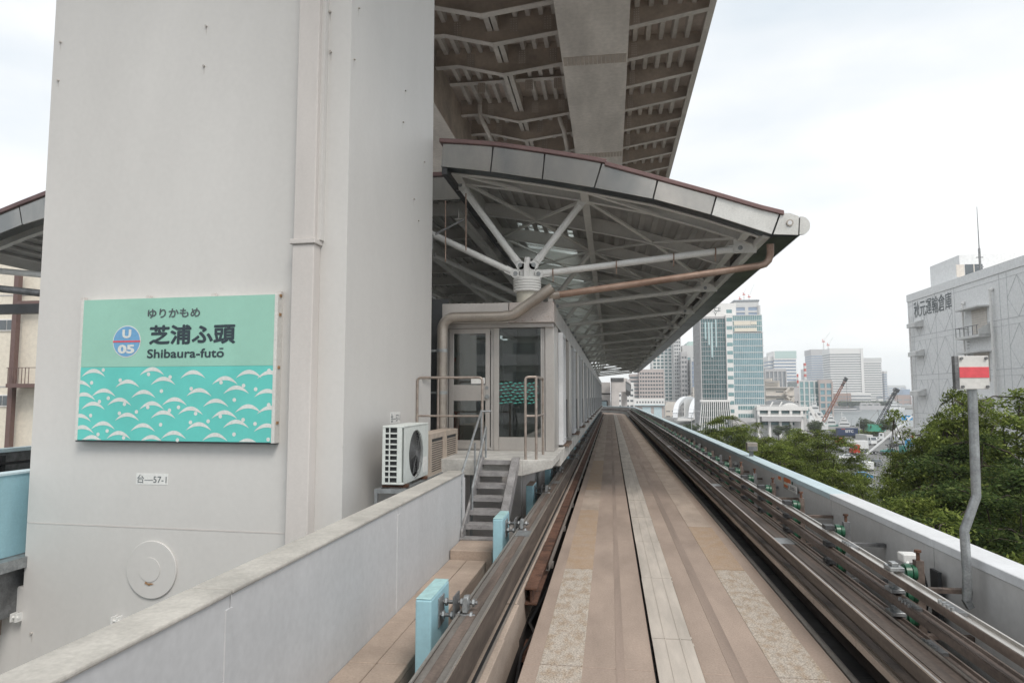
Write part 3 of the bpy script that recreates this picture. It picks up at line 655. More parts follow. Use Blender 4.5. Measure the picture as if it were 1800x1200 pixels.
# maroon edge in two lengths
def capstrip(xa, xb, dz, name='maroon_edge'):
    n = 8; P = [(xa + (xb - xa) * k / n, ztx(xa + (xb - xa) * k / n) + dz) for k in range(n + 1)]
    MB().prism([(x, YC - .05, z) for x, z in P] + [(x, YC - .05, z + .085) for x, z in reversed(P)], (0, .30, 0)).build(name, 'maroon_cap', can, bevel=.012, seg=2)
capstrip(-3.31, -.02, .004); capstrip(-.06, 3.19, -.045)
# roof sheet (two sheets with skylight openings), top skin
xs = [-3.25 + 6.4 * k / 16 for k in range(17)]
def zr(x): return ztx(x) - .10
bays = [14 + 5.1 * k for k in range(15)]
def sheet(x0, x1, y0, y1, name='roof_sheet', m='deck_sheet', th=.07, dz=0):
    n = max(1, int((x1 - x0) / .4)); P = [x0 + (x1 - x0) * k / n for k in range(n + 1)]
    MB().prism([(x, y0, zr(x) + dz) for x in P] + [(x, y0, zr(x) + th + dz) for x in reversed(P)], (0, y1 - y0, 0)).build(name, m, can, smooth=False)
sheet(-3.25, -2.6, YC + .2, YE); sheet(-.95, 3.18, YC + .2, YE); sheet(-2.598, -.952, YC + .2, 18.6)
for k in range(1, 14):
    a = bays[k] - .5; b = bays[k] + 4.2
    sheet(-2.598, -.952, b + .002, bays[k + 1] - .502 if k < 13 else YE)
    sheet(-2.598, -.952, a + .005, b - .005, 'skylight_pane', 'frosted', .02, .03)
    for j in range(5): MB().bar((-2.59, a + .4 + .8 * j, zr(-2.59) + .02), (-.96, a + .4 + .8 * j, zr(-.96) + .02), .05, .05).build('glazing_bar', 'truss_dull', can)
for k in range(23):
    x = -3.15 + .28 * k
    if -2.62 < x < -.93:
        MB().box(x - .06, YC + .25, zr(x) - .055, x + .06, 19.9, zr(x) + .002).build('deck_rib', 'deck_sheet', can); continue
    MB().box(x - .06, YC + .25, zr(x) - .055, x + .06, YE - .1, zr(x) + .002).build('deck_rib', 'deck_sheet', can)
# rafters: curved I beams
def rafter(y, name='rafter'):
    P = [-3.16 + 6.0 * k / 12 for k in range(13)]
    b = MB()
    b.prism([(x, y - .008, zbx(x) + .012) for x in P] + [(x, y - .008, zr(x) - .06) for x in reversed(P)], (0, .016, 0))
    for x0, x1 in zip(P[:-1], P[1:]):
        b.bar((x0, y, zbx(x0) + .005), (x1, y, zbx(x1) + .005), .13, .014)
    return b.build(name, 'truss_paint', can, smooth=False)
r0 = rafter(13.35)
for k in range(29):
    y = 14 + 2.55 * k
    if y < YE: piece(r0, can, (0, y - 13.35, 0))
for x, d in ((-3.08, .42), (-.47, .36), (2.62, .30)):
    MB().box(x - .009, 13.3, zbx(x) + .02, x + .009, YE, zbx(x) + d).box(x - .08, 13.3, zbx(x) - .006, x + .08, YE, zbx(x) + .011).build('purlin', 'truss_paint', can)
# diagonal bracing under the roof
for k in range(14):
    y = bays[k]; e = 5.1
    for xa, xb in ((-3.05, -.47), (-.47, 2.6)):
        m = (xa + xb) / 2
        for a, b2 in (((xa, y), (m, y + e / 2)), ((m, y + e / 2), (xb, y + e)), ((xb, y), (m, y + e / 2)), ((m, y + e / 2), (xa, y + e))):
            MB().bar((a[0], a[1], zbx(a[0]) + .05), (b2[0], b2[1], zbx(b2[0]) + .05), .085, .045).build('brace', 'truss_paint' if k < 4 else 'truss_dull', can)
for xa, xb in ((-3.1, -.47), (-.47, 2.6)):
    MB().bar((xa, 13.36, zbx(xa) + .03), ((xa + xb) / 2, 14.0, zbx((xa + xb) / 2) + .03), .08, .05).build('brace', 'truss_paint', can)
# edge nose running along the track side, gutter edge on the platform side
prof = [(2.99, 5.15), (3.44, 5.13), (3.60, 5.25), (3.63, 5.36), (3.55, 5.46), (3.36, 5.50), (3.15, 5.54), (2.99, 5.50)]
for k in range(15):
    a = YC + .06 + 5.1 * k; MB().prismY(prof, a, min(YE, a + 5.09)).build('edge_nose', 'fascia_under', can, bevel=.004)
MB().box(2.86, YC + .2, 5.16, 2.985, YE, 5.30).build('edge_beam', 'truss_paint', can)
MB().box(-3.27, YC + .03, 6.60, -3.16, YE, 6.745).build('edge_gutter', 'dark_steel', can)
P = [(x, z) for x, z in BOT]
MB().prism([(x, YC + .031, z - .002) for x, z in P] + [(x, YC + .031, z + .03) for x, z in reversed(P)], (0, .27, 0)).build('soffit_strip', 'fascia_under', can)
MB().box(-3.2, YE, 5.5, 3.2, YE + .25, 5.62).build('end_beam', 'dark_steel', can)
# columns and struts
def strut(p, q, r, m, nm='strut', eye=True):
    p, q = Vector(p), Vector(q); d = (q - p).normalized()
    s = MB().tube(p + d * .10, q - d * .14, r, 14).build(nm, m, can)
    if eye:
        for e, sg2 in ((p, 1), (q, -1)):
            a = e + d * sg2 * .0
            MB().tube(a + Vector((0, -.05, 0)), a + Vector((0, .05, 0)), .095, 18).merge(MB().bar(a, a + d * sg2 * .24, .075, .15, up=(0, 0, 1))).build('eye', m, s)
            MB().tube(a + Vector((0, -.075, 0)), a + Vector((0, .075, 0)), .045, 12).build('pin', 'galvanised', s)
cxl = -1.69
for k in range(15):
    y = bays[k]
    m = 'strut_white' if k == 0 else 'truss_paint' if k < 3 else 'truss_dull'
    ct = 'strut_white' if k == 0 else 'truss_dull'
    MB().tube((cxl, y, 1.135), (cxl, y, 4.36), .225, 24).build('column', 'column_cream' if k == 0 else 'truss_dull', can)
    if k < 8:
        for j in range(5): MB().tube((cxl, y, 4.375 + .055 * j), (cxl, y, 4.418 + .055 * j), .29, 28).build('collar_ring', ct, can)
        MB().tube((cxl, y, 4.36), (cxl, y, 4.66), .262, 20).build('collar', ct, can)
        MB().box(cxl - .17, y - .05, 4.66, cxl + .17, y + .05, 4.97).box(cxl - .05, y - .17, 4.66, cxl + .05, y + .17, 4.97).tube((cxl, y, 4.66), (cxl, y, 5.10), .07, 12).build('head_block', ct, can, bevel=.006)
    h = (cxl, y)
    strut((cxl - .14, y, 4.93), (-3.12, y, 6.70), .072, m)
    strut((cxl + .14, y, 4.93), (-.50, y, 6.28), .072, m)
    strut((cxl + .24, y, 4.74), (2.60, y, 5.16), .068, m)
    strut((cxl - .24, y, 4.76), (-5.1, y, 6.35), .068, m)
# small gusset plates at the track-side ends
for k in range(12):
    y = bays[k]; MB().box(2.48, y - .012, 5.06, 2.92, y + .012, 5.34).build('gusset', 'truss_paint', can, bevel=.004)
    MB().box(-3.22, y - .02, 6.60, -3.02, y + .02, 6.80).build('gusset', 'truss_paint', can)
    MB().box(-.60, y - .02, 6.18, -.38, y + .02, 6.42).build('gusset', 'truss_paint', can)
# hanging clips on the long front strut
for x in (-1.15 + .0, .15, 1.30, 2.12):
    z = 4.74 + (x + 1.45) / 4.05 * .42
    MB().tube((x - .012, 14.0, z), (x + .012, 14.0, z), .082, 14).box(x - .01, 13.98, z - .20, x + .01, 14.02, z - .05).build('pipe_clip', 'copper_pipe', can)
# ------------------------------------------------------------------ centre roof between the two tracks
cr_ = thing('centre_roof', 'lower dark roof over the island platform behind the curved canopy', 'roof', (-7, 15.5, 1.13))
MB().box(-8.3, 15.6, 7.02, -3.45, YE, 7.10).build('roof_sheet', 'deck_sheet', cr_)
MB().box(-8.3, 15.5, 6.86, -3.30, 15.55, 7.42).build('fascia_panel', 'fascia_steel', cr_)
MB().box(-8.3, 15.44, 7.43, -3.28, 15.75, 7.52).build('maroon_edge', 'maroon_cap', cr_)
for k in range(28):
    y = 16.2 + 2.55 * k
    if y < YE: MB().box(-8.2, y - .01, 6.68, -3.42, y + .01, 7.02).box(-8.2, y - .07, 6.665, -3.42, y + .07, 6.68).build('rafter', 'truss_dull', cr_)
for k in range(25):
    x = -10.4 + .28 * k
    if x > -8.25: MB().box(x - .06, 15.7, 6.965, x + .06, YE, 7.021).build('deck_rib', 'deck_sheet', cr_)
for x in (-3.55, -5.1, -7.2): MB().box(x - .01, 15.7, 6.45, x + .01, YE, 6.68).box(x - .09, 15.7, 6.43, x + .09, YE, 6.449).build('purlin', 'truss_dull', cr_)
MB().box(-5.2, 13.9, 6.25, -5.0, YE, 6.43).build('strut_beam', 'truss_dull', cr_)
# left wing canopy over the other track (seen past the pier)
ow = thing('opposite_canopy', 'matching curved canopy over the other track, showing beyond the far edge of the pier', 'canopy', (-12, YC, 1.13))
mirror = lambda x: -11.75 - x
def mx(p): return Vector((mirror(p[0]), p[1], p[2]))
for i in range(6):
    g = .012
    pts = [(jt[i][0] + g, YC, jt[i][1]), (jt[i + 1][0] - g, YC, jt[i + 1][1]), (jb[i + 1][0] - g, YC, jb[i + 1][1]), (jb[i][0] + g, YC, jb[i][1])]
    MB().prism([mx(p) for p in pts], (0, .03, 0)).build('fascia_panel', 'fascia_steel', ow)
MB().prism([mx((x, YC - .05, z + .004)) for x, z in jt] + [mx((x, YC - .05, z + .09)) for x, z in reversed(jt)], (0, .3, 0)).build('maroon_edge', 'maroon_cap', ow)
MB().prism([mx((x, YC + .031, z)) for x, z in jb] + [mx((x, YC + .031, z + .03)) for x, z in reversed(jb)], (0, .27, 0)).build('soffit_strip', 'fascia_under', ow)
MB().prism([mx((x, YC + .2, zr(x))) for x, z in jt] + [mx((x, YC + .2, zr(x) + .07)) for x, z in reversed(jt)], (0, 40, 0)).build('roof_sheet', 'deck_sheet', ow)
for k in range(12):
    P = [-3.16 + 6.0 * j / 8 for j in range(9)]; y = 13.5 + 2.55 * k
    b = MB().prism([mx((x, y, zbx(x))) for x in P] + [mx((x, y, zr(x) - .06)) for x in reversed(P)], (0, .016, 0))
    for x0, x1 in zip(P[:-1], P[1:]): b.bar(mx((x0, y, zbx(x0))), mx((x1, y, zbx(x1))), .13, .014)
    b.build('rafter', 'truss_paint', ow, smooth=False)
for k in range(20):
    x = -3.1 + .3 * k; MB().box(mirror(x) - .06, 13.2, zr(x) - .055, mirror(x) + .06, 50, zr(x)).build('deck_rib', 'deck_sheet', ow)
for k in range(5):
    y = 14 + 5.1 * k
    for a, b2 in (((cxl + .14, 4.93), (-.5, 6.28)), ((cxl + .24, 4.74), (2.6, 5.16)), ((cxl - .14, 4.93), (-3.12, 6.7))):
        MB().tube(mx((a[0], y, a[1])), mx((b2[0], y, b2[1])), .072, 12).build('strut', 'strut_white', ow)
    MB().tube(mx((cxl, y, 1.13)), mx((cxl, y, 4.97)), .24, 20).build('column', 'truss_paint', ow)
MB().tube(mx((-1.2, 13.4, 4.25)), mx((2.9, 13.4, 4.75)), .08, 12).build('drain_pipe', 'galv_dark', ow)
MB().box(mirror(3.0), 13, 4.0, mirror(-1.0), 13.2, 4.2).build('front_beam', 'dark_steel', ow)
# ================================================================== platform, room and screens
pf = thing('platform', 'pale concrete platform slab raised beside the track with the stairs landing at its near end', 'platform', (-2.2, 11.6, 0))
MB().box(-3.75, 11.62, .86, -1.50, 13.55, 1.13).prismY([(-1.50, .86), (-.985, 1.0), (-.985, 1.13), (-1.50, 1.13)], 11.62, 13.55).build('landing', 'platform_conc', pf, bevel=.008)
for k in range(16):
    a = 13.56 + 4.6 * k; b = min(a + 4.59, YE + 2)
    MB().box(-1.62, a, .84, -.98 if k else -.985, b, 1.128).build('edge_slab', 'platform_conc', pf, bevel=.008)
MB().box(-9.8, 13.6, .9, -1.63, YE, 1.125).build('floor_slab', 'platform_conc', pf)
for k in range(20):
    a = 13.7 + 3.6 * k; MB().box(-1.95, a, -1.2, -1.75, a + 3.59, .85).build('wall_panel', 'pale_conc', pf)
MB().box(-2.9, 13.4, -1.2, -1.75, 13.6, .85).build('wall_panel', 'pale_conc', pf)
MB().box(-1.84, 11.64, -1.2, -1.72, 11.72, .858).box(-1.82, 11.72, -1.2, -1.74, 13.4, -.1).build('support_plate', 'pier_trim', pf)
MB().box(-3.7, 12.2, -1.2, -2.9, 13.5, .858).build('plinth', 'pale_conc', pf)
rm_ = thing('platform_room', 'stainless steel and glass end room of the platform with a door and turquoise wave film', 'building', (-2.2, 13.6, 1.13))
YR = 13.6
xa, xb = -3.33, -1.10
MB().box(xa, YR - .30, 3.66, -1.985, YR + .35, 4.06).build('header_panel', 'stainless', rm_, bevel=.006)
MB().box(-1.97, YR - .30, 3.66, xb + .02, YR + .35, 4.06).build('header_panel', 'stainless_worn', rm_, bevel=.006)
MB().box(xb - .10, YR - .26, 4.0, xb + .0, YR - .20, 4.14).build('header_stub', 'stainless', rm_)
MB().box(xa, YR - .18, 3.58, xb, YR + .1, 3.655).build('head_frame', 'stainless_dull', rm_)
def frame_rect(b, x0, z0, x1, z1, w, y0, y1):
    b.box(x0, y0, z0, x0 + w, y1, z1).box(x1 - w, y0, z0, x1, y1, z1).box(x0 + w, y0, z1 - w, x1 - w, y1, z1).box(x0 + w, y0, z0, x1 - w, y1, z0 + w); return b
dr = frame_rect(MB(), -3.24, 1.16, -2.40, 3.57, .09, YR - .04, YR + .02)
dr.box(-3.15, YR - .035, 2.12, -2.49, YR + .015, 2.44).box(-3.15, YR - .03, 1.25, -2.49, YR + .01, 1.33)
door = dr.build('door', 'stainless', rm_, bevel=.003)
MB().box(-3.15, YR - .012, 2.44, -2.49, YR - .004, 3.48).build('pane', 'smoke_glass', door); MB().box(-3.15, YR - .012, 1.33, -2.49, YR - .004, 2.12).build('pane', 'smoke_glass', door)
MB().tube((-2.45, YR - .08, 2.20), (-2.45, YR - .03, 2.20), .045, 16).tube((-2.45, YR - .11, 2.20), (-2.45, YR - .08, 2.20), .03, 14).build('handle', 'galvanised', door)
MB().tube((-2.46, YR - .06, 2.38), (-2.46, YR - .03, 2.38), .035, 14).build('lock', 'galvanised', door)
MB().box(-2.78, YR - .06, 2.46, -2.50, YR - .045, 2.58).build('letter_plate', 'plate_white', door)
frame_rect(MB(), -3.32, 1.132, -2.32, 3.60, .06, YR - .02, YR + .08).build('door_frame', 'stainless_dull', rm_)
MB().box(-2.315, YR - .05, 1.132, -2.215, YR + .08, 3.58).build('mullion', 'stainless', rm_, bevel=.004)
MB().box(-2.21, YR - .05, 1.132, -1.29, YR + .08, 1.40).build('base_panel', 'stainless', rm_, bevel=.004)
MB().box(-2.21, YR - .01, 1.402, -1.37, YR + .0, 3.57).build('glass_pane', 'smoke_glass', rm_)
MB().box(-1.37, YR - .03, 1.402, -1.33, YR + .02, 3.57).box(-1.325, YR - .03, 1.402, -1.29, YR + .02, 3.57).build('corner_frame', 'stainless_dull', rm_)
MB().box(-1.28, YR - .06, 1.132, -1.10, YR + 1.0, 3.655).build('corner_panel', 'stainless', rm_, bevel=.005)
# turquoise wave film on the glass
wf = MB()
for r in range(7):
    for c in range(9):
        u = -2.17 + .095 * c + (.047 if r % 2 else 0); z = 2.07 + .065 * r + .012 * ((c * 7 + r * 3) % 3 - 1)
        if u > -1.42: continue
        n = 6; top = [(u + .045 * s_, YR - .013, z + .028 * (1 - s_ * s_)) for s_ in [-1 + 2 * i / n for i in range(n + 1)]]
        bt = [(u + .045 * s_, YR - .013, z + .010 * (1 - s_ * s_)) for s_ in [-1 + 2 * i / n for i in range(n + 1)]]
        wf.add(top + bt, [(i, i + 1, n + 2 + i, n + 1 + i) for i in range(n)])
wf.build('wave_film', 'aqua_film', rm_, smooth=False)
# side header and platform screen bays
for k in range(15):
    a = 13.96 + 4.8 * k
    MB().box(-1.22, a, 3.66, -1.085, min(a + 4.79, YE), 4.03).build('side_header', 'stainless_dull', rm_, bevel=.004)
nb = 15
proto = {}
def bay_piece(key, y, mk, name, m, **kw):
    if key not in proto: proto[key] = mk().build(name, m, rm_, **kw); proto[key].location.y += y; return proto[key]
    return piece(proto[key], rm_, (proto[key].location.x, y, proto[key].location.z))
Wd = [0.0]
for k in range(nb):
    y = 14.62 + 4.6 * k
    bay_piece('fp', y, lambda: MB().box(-1.10, 0, 1.18, -1.00, .08, 3.58).box(-1.10, .92, 1.18, -1.00, 1.0, 3.58).box(-1.10, .08, 1.18, -1.00, .92, 1.28).box(-1.10, .08, 3.50, -1.00, .92, 3.58).box(-1.10, .42, 1.28, -1.01, .48, 3.50), 'door_frame', 'cap_white', bevel=.003)
    bay_piece('gp', y, lambda: MB().box(-1.09, .07, 1.30, -1.08, .42, 3.52).box(-1.09, .47, 1.30, -1.08, .93, 3.52), 'glass_pane', 'smoke_glass')
    bay_piece('db', y, lambda: MB().box(-1.09, 1.01, 1.28, -.985, 1.24, 2.14), 'sensor_box', 'black_rubber', bevel=.004)
    bay_piece('dl', y, lambda: MB().box(-1.50, 1.25, 1.15, -1.45, 1.31, 3.58).box(-1.50, 2.13, 1.15, -1.45, 2.19, 3.58).box(-1.50, 1.31, 1.15, -1.45, 2.13, 1.24).box(-1.50, 1.31, 3.50, -1.45, 2.13, 3.58).box(-1.50, 2.20, 1.15, -1.45, 2.26, 3.58).box(-1.50, 3.08, 1.15, -1.45, 3.14, 3.58).box(-1.50, 2.26, 1.15, -1.45, 3.08, 1.24).box(-1.50, 2.26, 3.50, -1.45, 3.08, 3.58), 'sliding_door', 'stainless_dull')
    bay_piece('dg', y, lambda: MB().box(-1.48, 1.31, 1.24, -1.47, 2.13, 3.50).box(-1.48, 2.26, 1.24, -1.47, 3.08, 3.50), 'glass_pane', 'smoke_glass')
    bay_piece('cp', y, lambda: MB().box(-1.22, 3.30, 1.132, -1.06, 4.30, 3.655), 'screen_column', 'stainless', bevel=.006)
    bay_piece('dk', y, lambda: MB().box(-1.60, 3.31, 1.132, -1.221, 4.29, 3.655), 'opening_shade', 'dark_steel')  # dark panel painted as the unlit inside of the door opening
    bay_piece('ds', y, lambda: MB().box(-1.14, .35, 1.131, -.93, 1.75, 1.165).box(-.93, .35, 1.10, -.915, 1.75, 1.165), 'door_sill', 'sill_brown', bevel=.003)
# room interior
MB().box(-3.4, 21.6, 1.13, -1.3, 21.7, 4.0).build('back_wall', 'room_wall', rm_)
MB().box(-3.43, 13.75, 1.13, -3.38, 21.6, 4.0).build('side_wall', 'room_wall', rm_)
MB().box(-8.4, 14.3, 1.13, -3.45, 14.4, 4.3).build('side_wall', 'room_dark', rm_)
MB().box(-3.4, 13.7, 3.95, -1.25, 16.2, 3.99).build('ceiling_panel', 'room_wall', rm_)
MB().box(-3.37, 15.2, 1.14, -3.34, 16.3, 3.2).box(-3.34, 15.3, 1.14, -3.32, 16.2, 3.1).build('inner_door', 'room_wall', rm_)
MB().box(-2.75, 14.4, 1.14, -2.69, 14.46, 3.6).box(-2.75, 17.0, 1.14, -2.69, 17.06, 3.6).build('inner_post', 'truss_paint', rm_)
MB().box(-3.30, 17.1, 1.14, -1.4, 17.16, 2.0).build('inner_panel', 'stainless_dull', rm_)
tag(MB().tube((-3.18, 13.95, 1.25), (-3.18, 13.95, 1.75), .075, 16).tube((-3.18, 13.95, 1.75), (-3.18, 13.95, 1.86), .04, 12, .02).box(-3.25, 13.9, 1.86, -3.10, 13.98, 1.90).build('fire_extinguisher', 'fire_red'), 'red fire extinguisher inside the end room behind the lower door glass', 'fire extinguisher')
def notice(x0, y0, x1, y1, Y, m, nm, label, cat='notice', body=None):
    a = oy(x0, y1, Y); b = oy(x1, y0, Y); t = thing(nm, label, cat, tuple(a)); MB().box(a.x, Y - .004, a.z, b.x, Y, b.z).build('sheet', m, t); return a, b, t
a, b, t = notice(825, 584, 867, 598, 13.66, 'paper', 'poster', 'cream notice with orange heading behind the upper door glass')
MB().box(a.x + .02, 13.653, b.z - .05, b.x - .02, 13.655, b.z - .015).build('heading', 'sign_red' if 0 else 'rust_stain', t)
for i in range(3): MB().box(a.x + .14, 13.653, a.z + .02 + .03 * i, b.x - .12, 13.655, a.z + .032 + .03 * i).build('text_line', 'ink_soft', t)
a, b, t = notice(795, 627, 803, 637, 13.66, 'paper', 'notice', 'small white notice with a red mark beside the door hinge')
MB().box(a.x + .02, 13.652, a.z + .02, b.x - .02, 13.655, b.z - .02).build('mark', 'sign_red', t)
# yellow caution strip on the floor inside
MB().box(-1.95, 14.6, 1.131, -1.5, 15.4, 1.136).build('floor_mark', 'worn_ochre', rm_)
# ------------------------------------------------------------------ metal stairs
st = thing('metal_stairs', 'steep grey metal stairs climbing from the concrete block step to the landing', 'stairs', (-1.98, 10.0, .13))
ya, yb, za, zb_ = 10.0, 11.66, .13, 1.16
for x in (-2.17, -1.64):
    pts = [(x - .02, ya - .06, za), (x - .02, ya + .16, za), (x - .02, yb + .02, zb_ - .10), (x - .02, yb + .02, zb_ + .01), (x - .02, yb - .16, zb_ + .01), (x - .02, ya - .06, za + .12)]
    w_ = .035 if x < -2 else .12
    MB().prism(pts, (w_, 0, 0)).build('stringer', 'stair_grey', st, bevel=.004)
for k in range(6):
    z = za + .165 * k + .16; y = ya + (yb - ya) * (z - za) / (zb_ - za) - .10
    MB().box(-2.155, y, z - .012, -1.66, y + .27, z + .012).box(-2.155, y, z - .055, -1.66, y + .012, z - .012).build('tread', 'stair_grey', st)
MB().box(-2.19, ya - .10, za + .0, -1.64, ya + .1, za + .02).build('foot_plate', 'stair_grey', st)
for x, nm in ((-2.20, 0), (-2.13, 1)):
    pts = [(x, ya + .02, za + .05), (x, ya + .03, za + .92), (x, yb - .05, zb_ + .80), (x, yb - .04, zb_ - .02)] if nm == 0 else [(x, ya + .5, za + .25), (x, ya + .5, za + .66), (x, yb + .0, zb_ + .52), (x, yb + .0, zb_ + .0)]
    MB().path(pts, .018, 10).build('handrail', 'galvanised', st, smooth=True)
MB().tube((-2.20, ya + 1.05, za + .4), (-2.20, ya + 1.05, za + 1.32), .016, 10).tube((-2.20, yb - .05, zb_ + .79), (-2.05, yb + .05, zb_ + .79), .018, 10).build('handrail', 'galvanised', st)
# ------------------------------------------------------------------ landing railings
def railpipe(t, pts, r=.023, nm='rail'): MB().path(pts, r, 12).build(nm, 'tan_rail', t, smooth=True)
def rounded(a, b, c, r=.07, n=4):
    a, b, c = Vector(a), Vector(b), Vector(c); u = (a - b).normalized() * r; v = (c - b).normalized() * r
    return [b + u * (1 - s_) ** 2 + v * s_ ** 2 for s_ in [i / n for i in range(n + 1)]]
t = thing('landing_railing', 'brown steel railing across the landing in front of the glass door', 'railing', (-3.0, 11.9, 1.13))
zt3 = 2.54
A, B_, C_, D_ = (-3.42, 11.9, 1.13), (-3.42, 11.9, zt3), (-2.24, 11.9, zt3), (-2.24, 11.9, 1.13)
railpipe(t, [A] + rounded(A, B_, C_) + rounded(B_, C_, D_) + [D_]); railpipe(t, [(-3.42, 11.9, 1.86), (-2.24, 11.9, 1.86)], .018, 'mid_rail')
railpipe(t, [(-3.30, 12.9, 1.13), (-3.30, 12.9, zt3 + .02), (-3.40, 12.2, zt3 + .01)], .022, 'post')
t = thing('corner_railing', 'short brown steel railing at the track-side corner of the landing', 'railing', (-1.36, 11.9, 1.13))
A, B_, C_, D_ = (-1.45, 11.72, 1.13), (-1.45, 11.72, zt3), (-1.22, 12.5, zt3), (-1.22, 12.75, 1.13)
railpipe(t, [A] + rounded(A, (-1.45, 11.72, zt3), (-1.27, 11.76, zt3), .06) + [(-1.27, 11.76, zt3)]); railpipe(t, [(-1.27, 11.76, 1.13), (-1.27, 11.76, zt3)], .023, 'post')
railpipe(t, [(-1.27, 11.76, zt3)] + rounded((-1.27, 11.76, zt3), (-1.25, 12.75, zt3), (-1.25, 12.75, 1.13), .07) + [(-1.25, 12.75, 1.13)])
railpipe(t, [(-1.45, 11.72, 1.87), (-1.27, 11.76, 1.87), (-1.25, 12.75, 1.87)], .018, 'mid_rail')
# ------------------------------------------------------------------ rainwater pipes
t = thing('drain_pipe', 'thick steel rainwater pipe bending over the glass door and down beside it', 'pipe', (-3.32, 13.2, 1.13))
yy = 13.05
P = [oy(971, 505, yy), oy(905, 552, yy)]; P2 = oy(880, 556.5, yy); z2 = P2.z
pts = [P[0]] + [P[0].lerp(P[1], .85)] + [P[1] + Vector((.03, 0, .02)), P[1] + Vector((-.04, 0, -.02)), Vector((P2.x, yy, z2)), Vector((-3.02, yy, z2))]
pts += [Vector((-3.02 - .24 * math.sin(a), yy, z2 - .24 + .24 * math.cos(a))) for a in [PI / 2 * i / 6 for i in range(1, 7)]] + [Vector((-3.26, yy, 1.13))]
MB().path(pts, .105, 20).build('pipe_run', 'drain_pipe', t, smooth=True)
for z in (3.10, 2.28): MB().tube((-3.26, yy, z - .03), (-3.26, yy, z + .03), .115, 20).box(-3.55, yy - .02, z - .02, -3.37, yy + .02, z + .02).build('pipe_clamp', 'galvanised', t)
t = thing('copper_pipe', 'copper brown rainwater pipe sloping from the canopy tip to the column', 'pipe', (1, 13.4, 4.6))
q = [oy(975, 519, 13.4), oy(1200, 487, 13.4), oy(1335, 467, 13.4)]
MB().path([q[0], q[1], q[2], q[2] + Vector((.10, 0, .03)), q[2] + Vector((.17, 0, .10)), q[2] + Vector((.20, -.03, .22)), q[2] + Vector((.20, -.05, .40))], .068, 16).build('pipe_run', 'copper_pipe', t, smooth=True)
MB().tube(q[0] - (q[1] - q[0]).normalized() * .10, q[0] + (q[1] - q[0]).normalized() * .10, .085, 18).build('coupling', 'drain_pipe', t)
# hanging rods and bird-scare cord near the pier
for (x0, y0, x1, y1, r, lb) in ((783, 353, 783, 460, .014, 'thin rusty rod hanging under the centre roof beside the pier'), (819, 340, 819, 440, .014, 'thin rusty rod hanging from the first canopy strut')):
    tag(MB().tube(oy(x0, y0, 13.7), oy(x1, y1, 13.7), r, 8).build('hanging_rod', 'copper_pipe'), lb, 'rod')
tag(MB().tube(oy(765, 412, 13.3), oy(815, 386, 13.3), .022, 8).build('bracket_arm', 'galv_dark'), 'small grey arm reaching out from the head of the conduit', 'bracket')
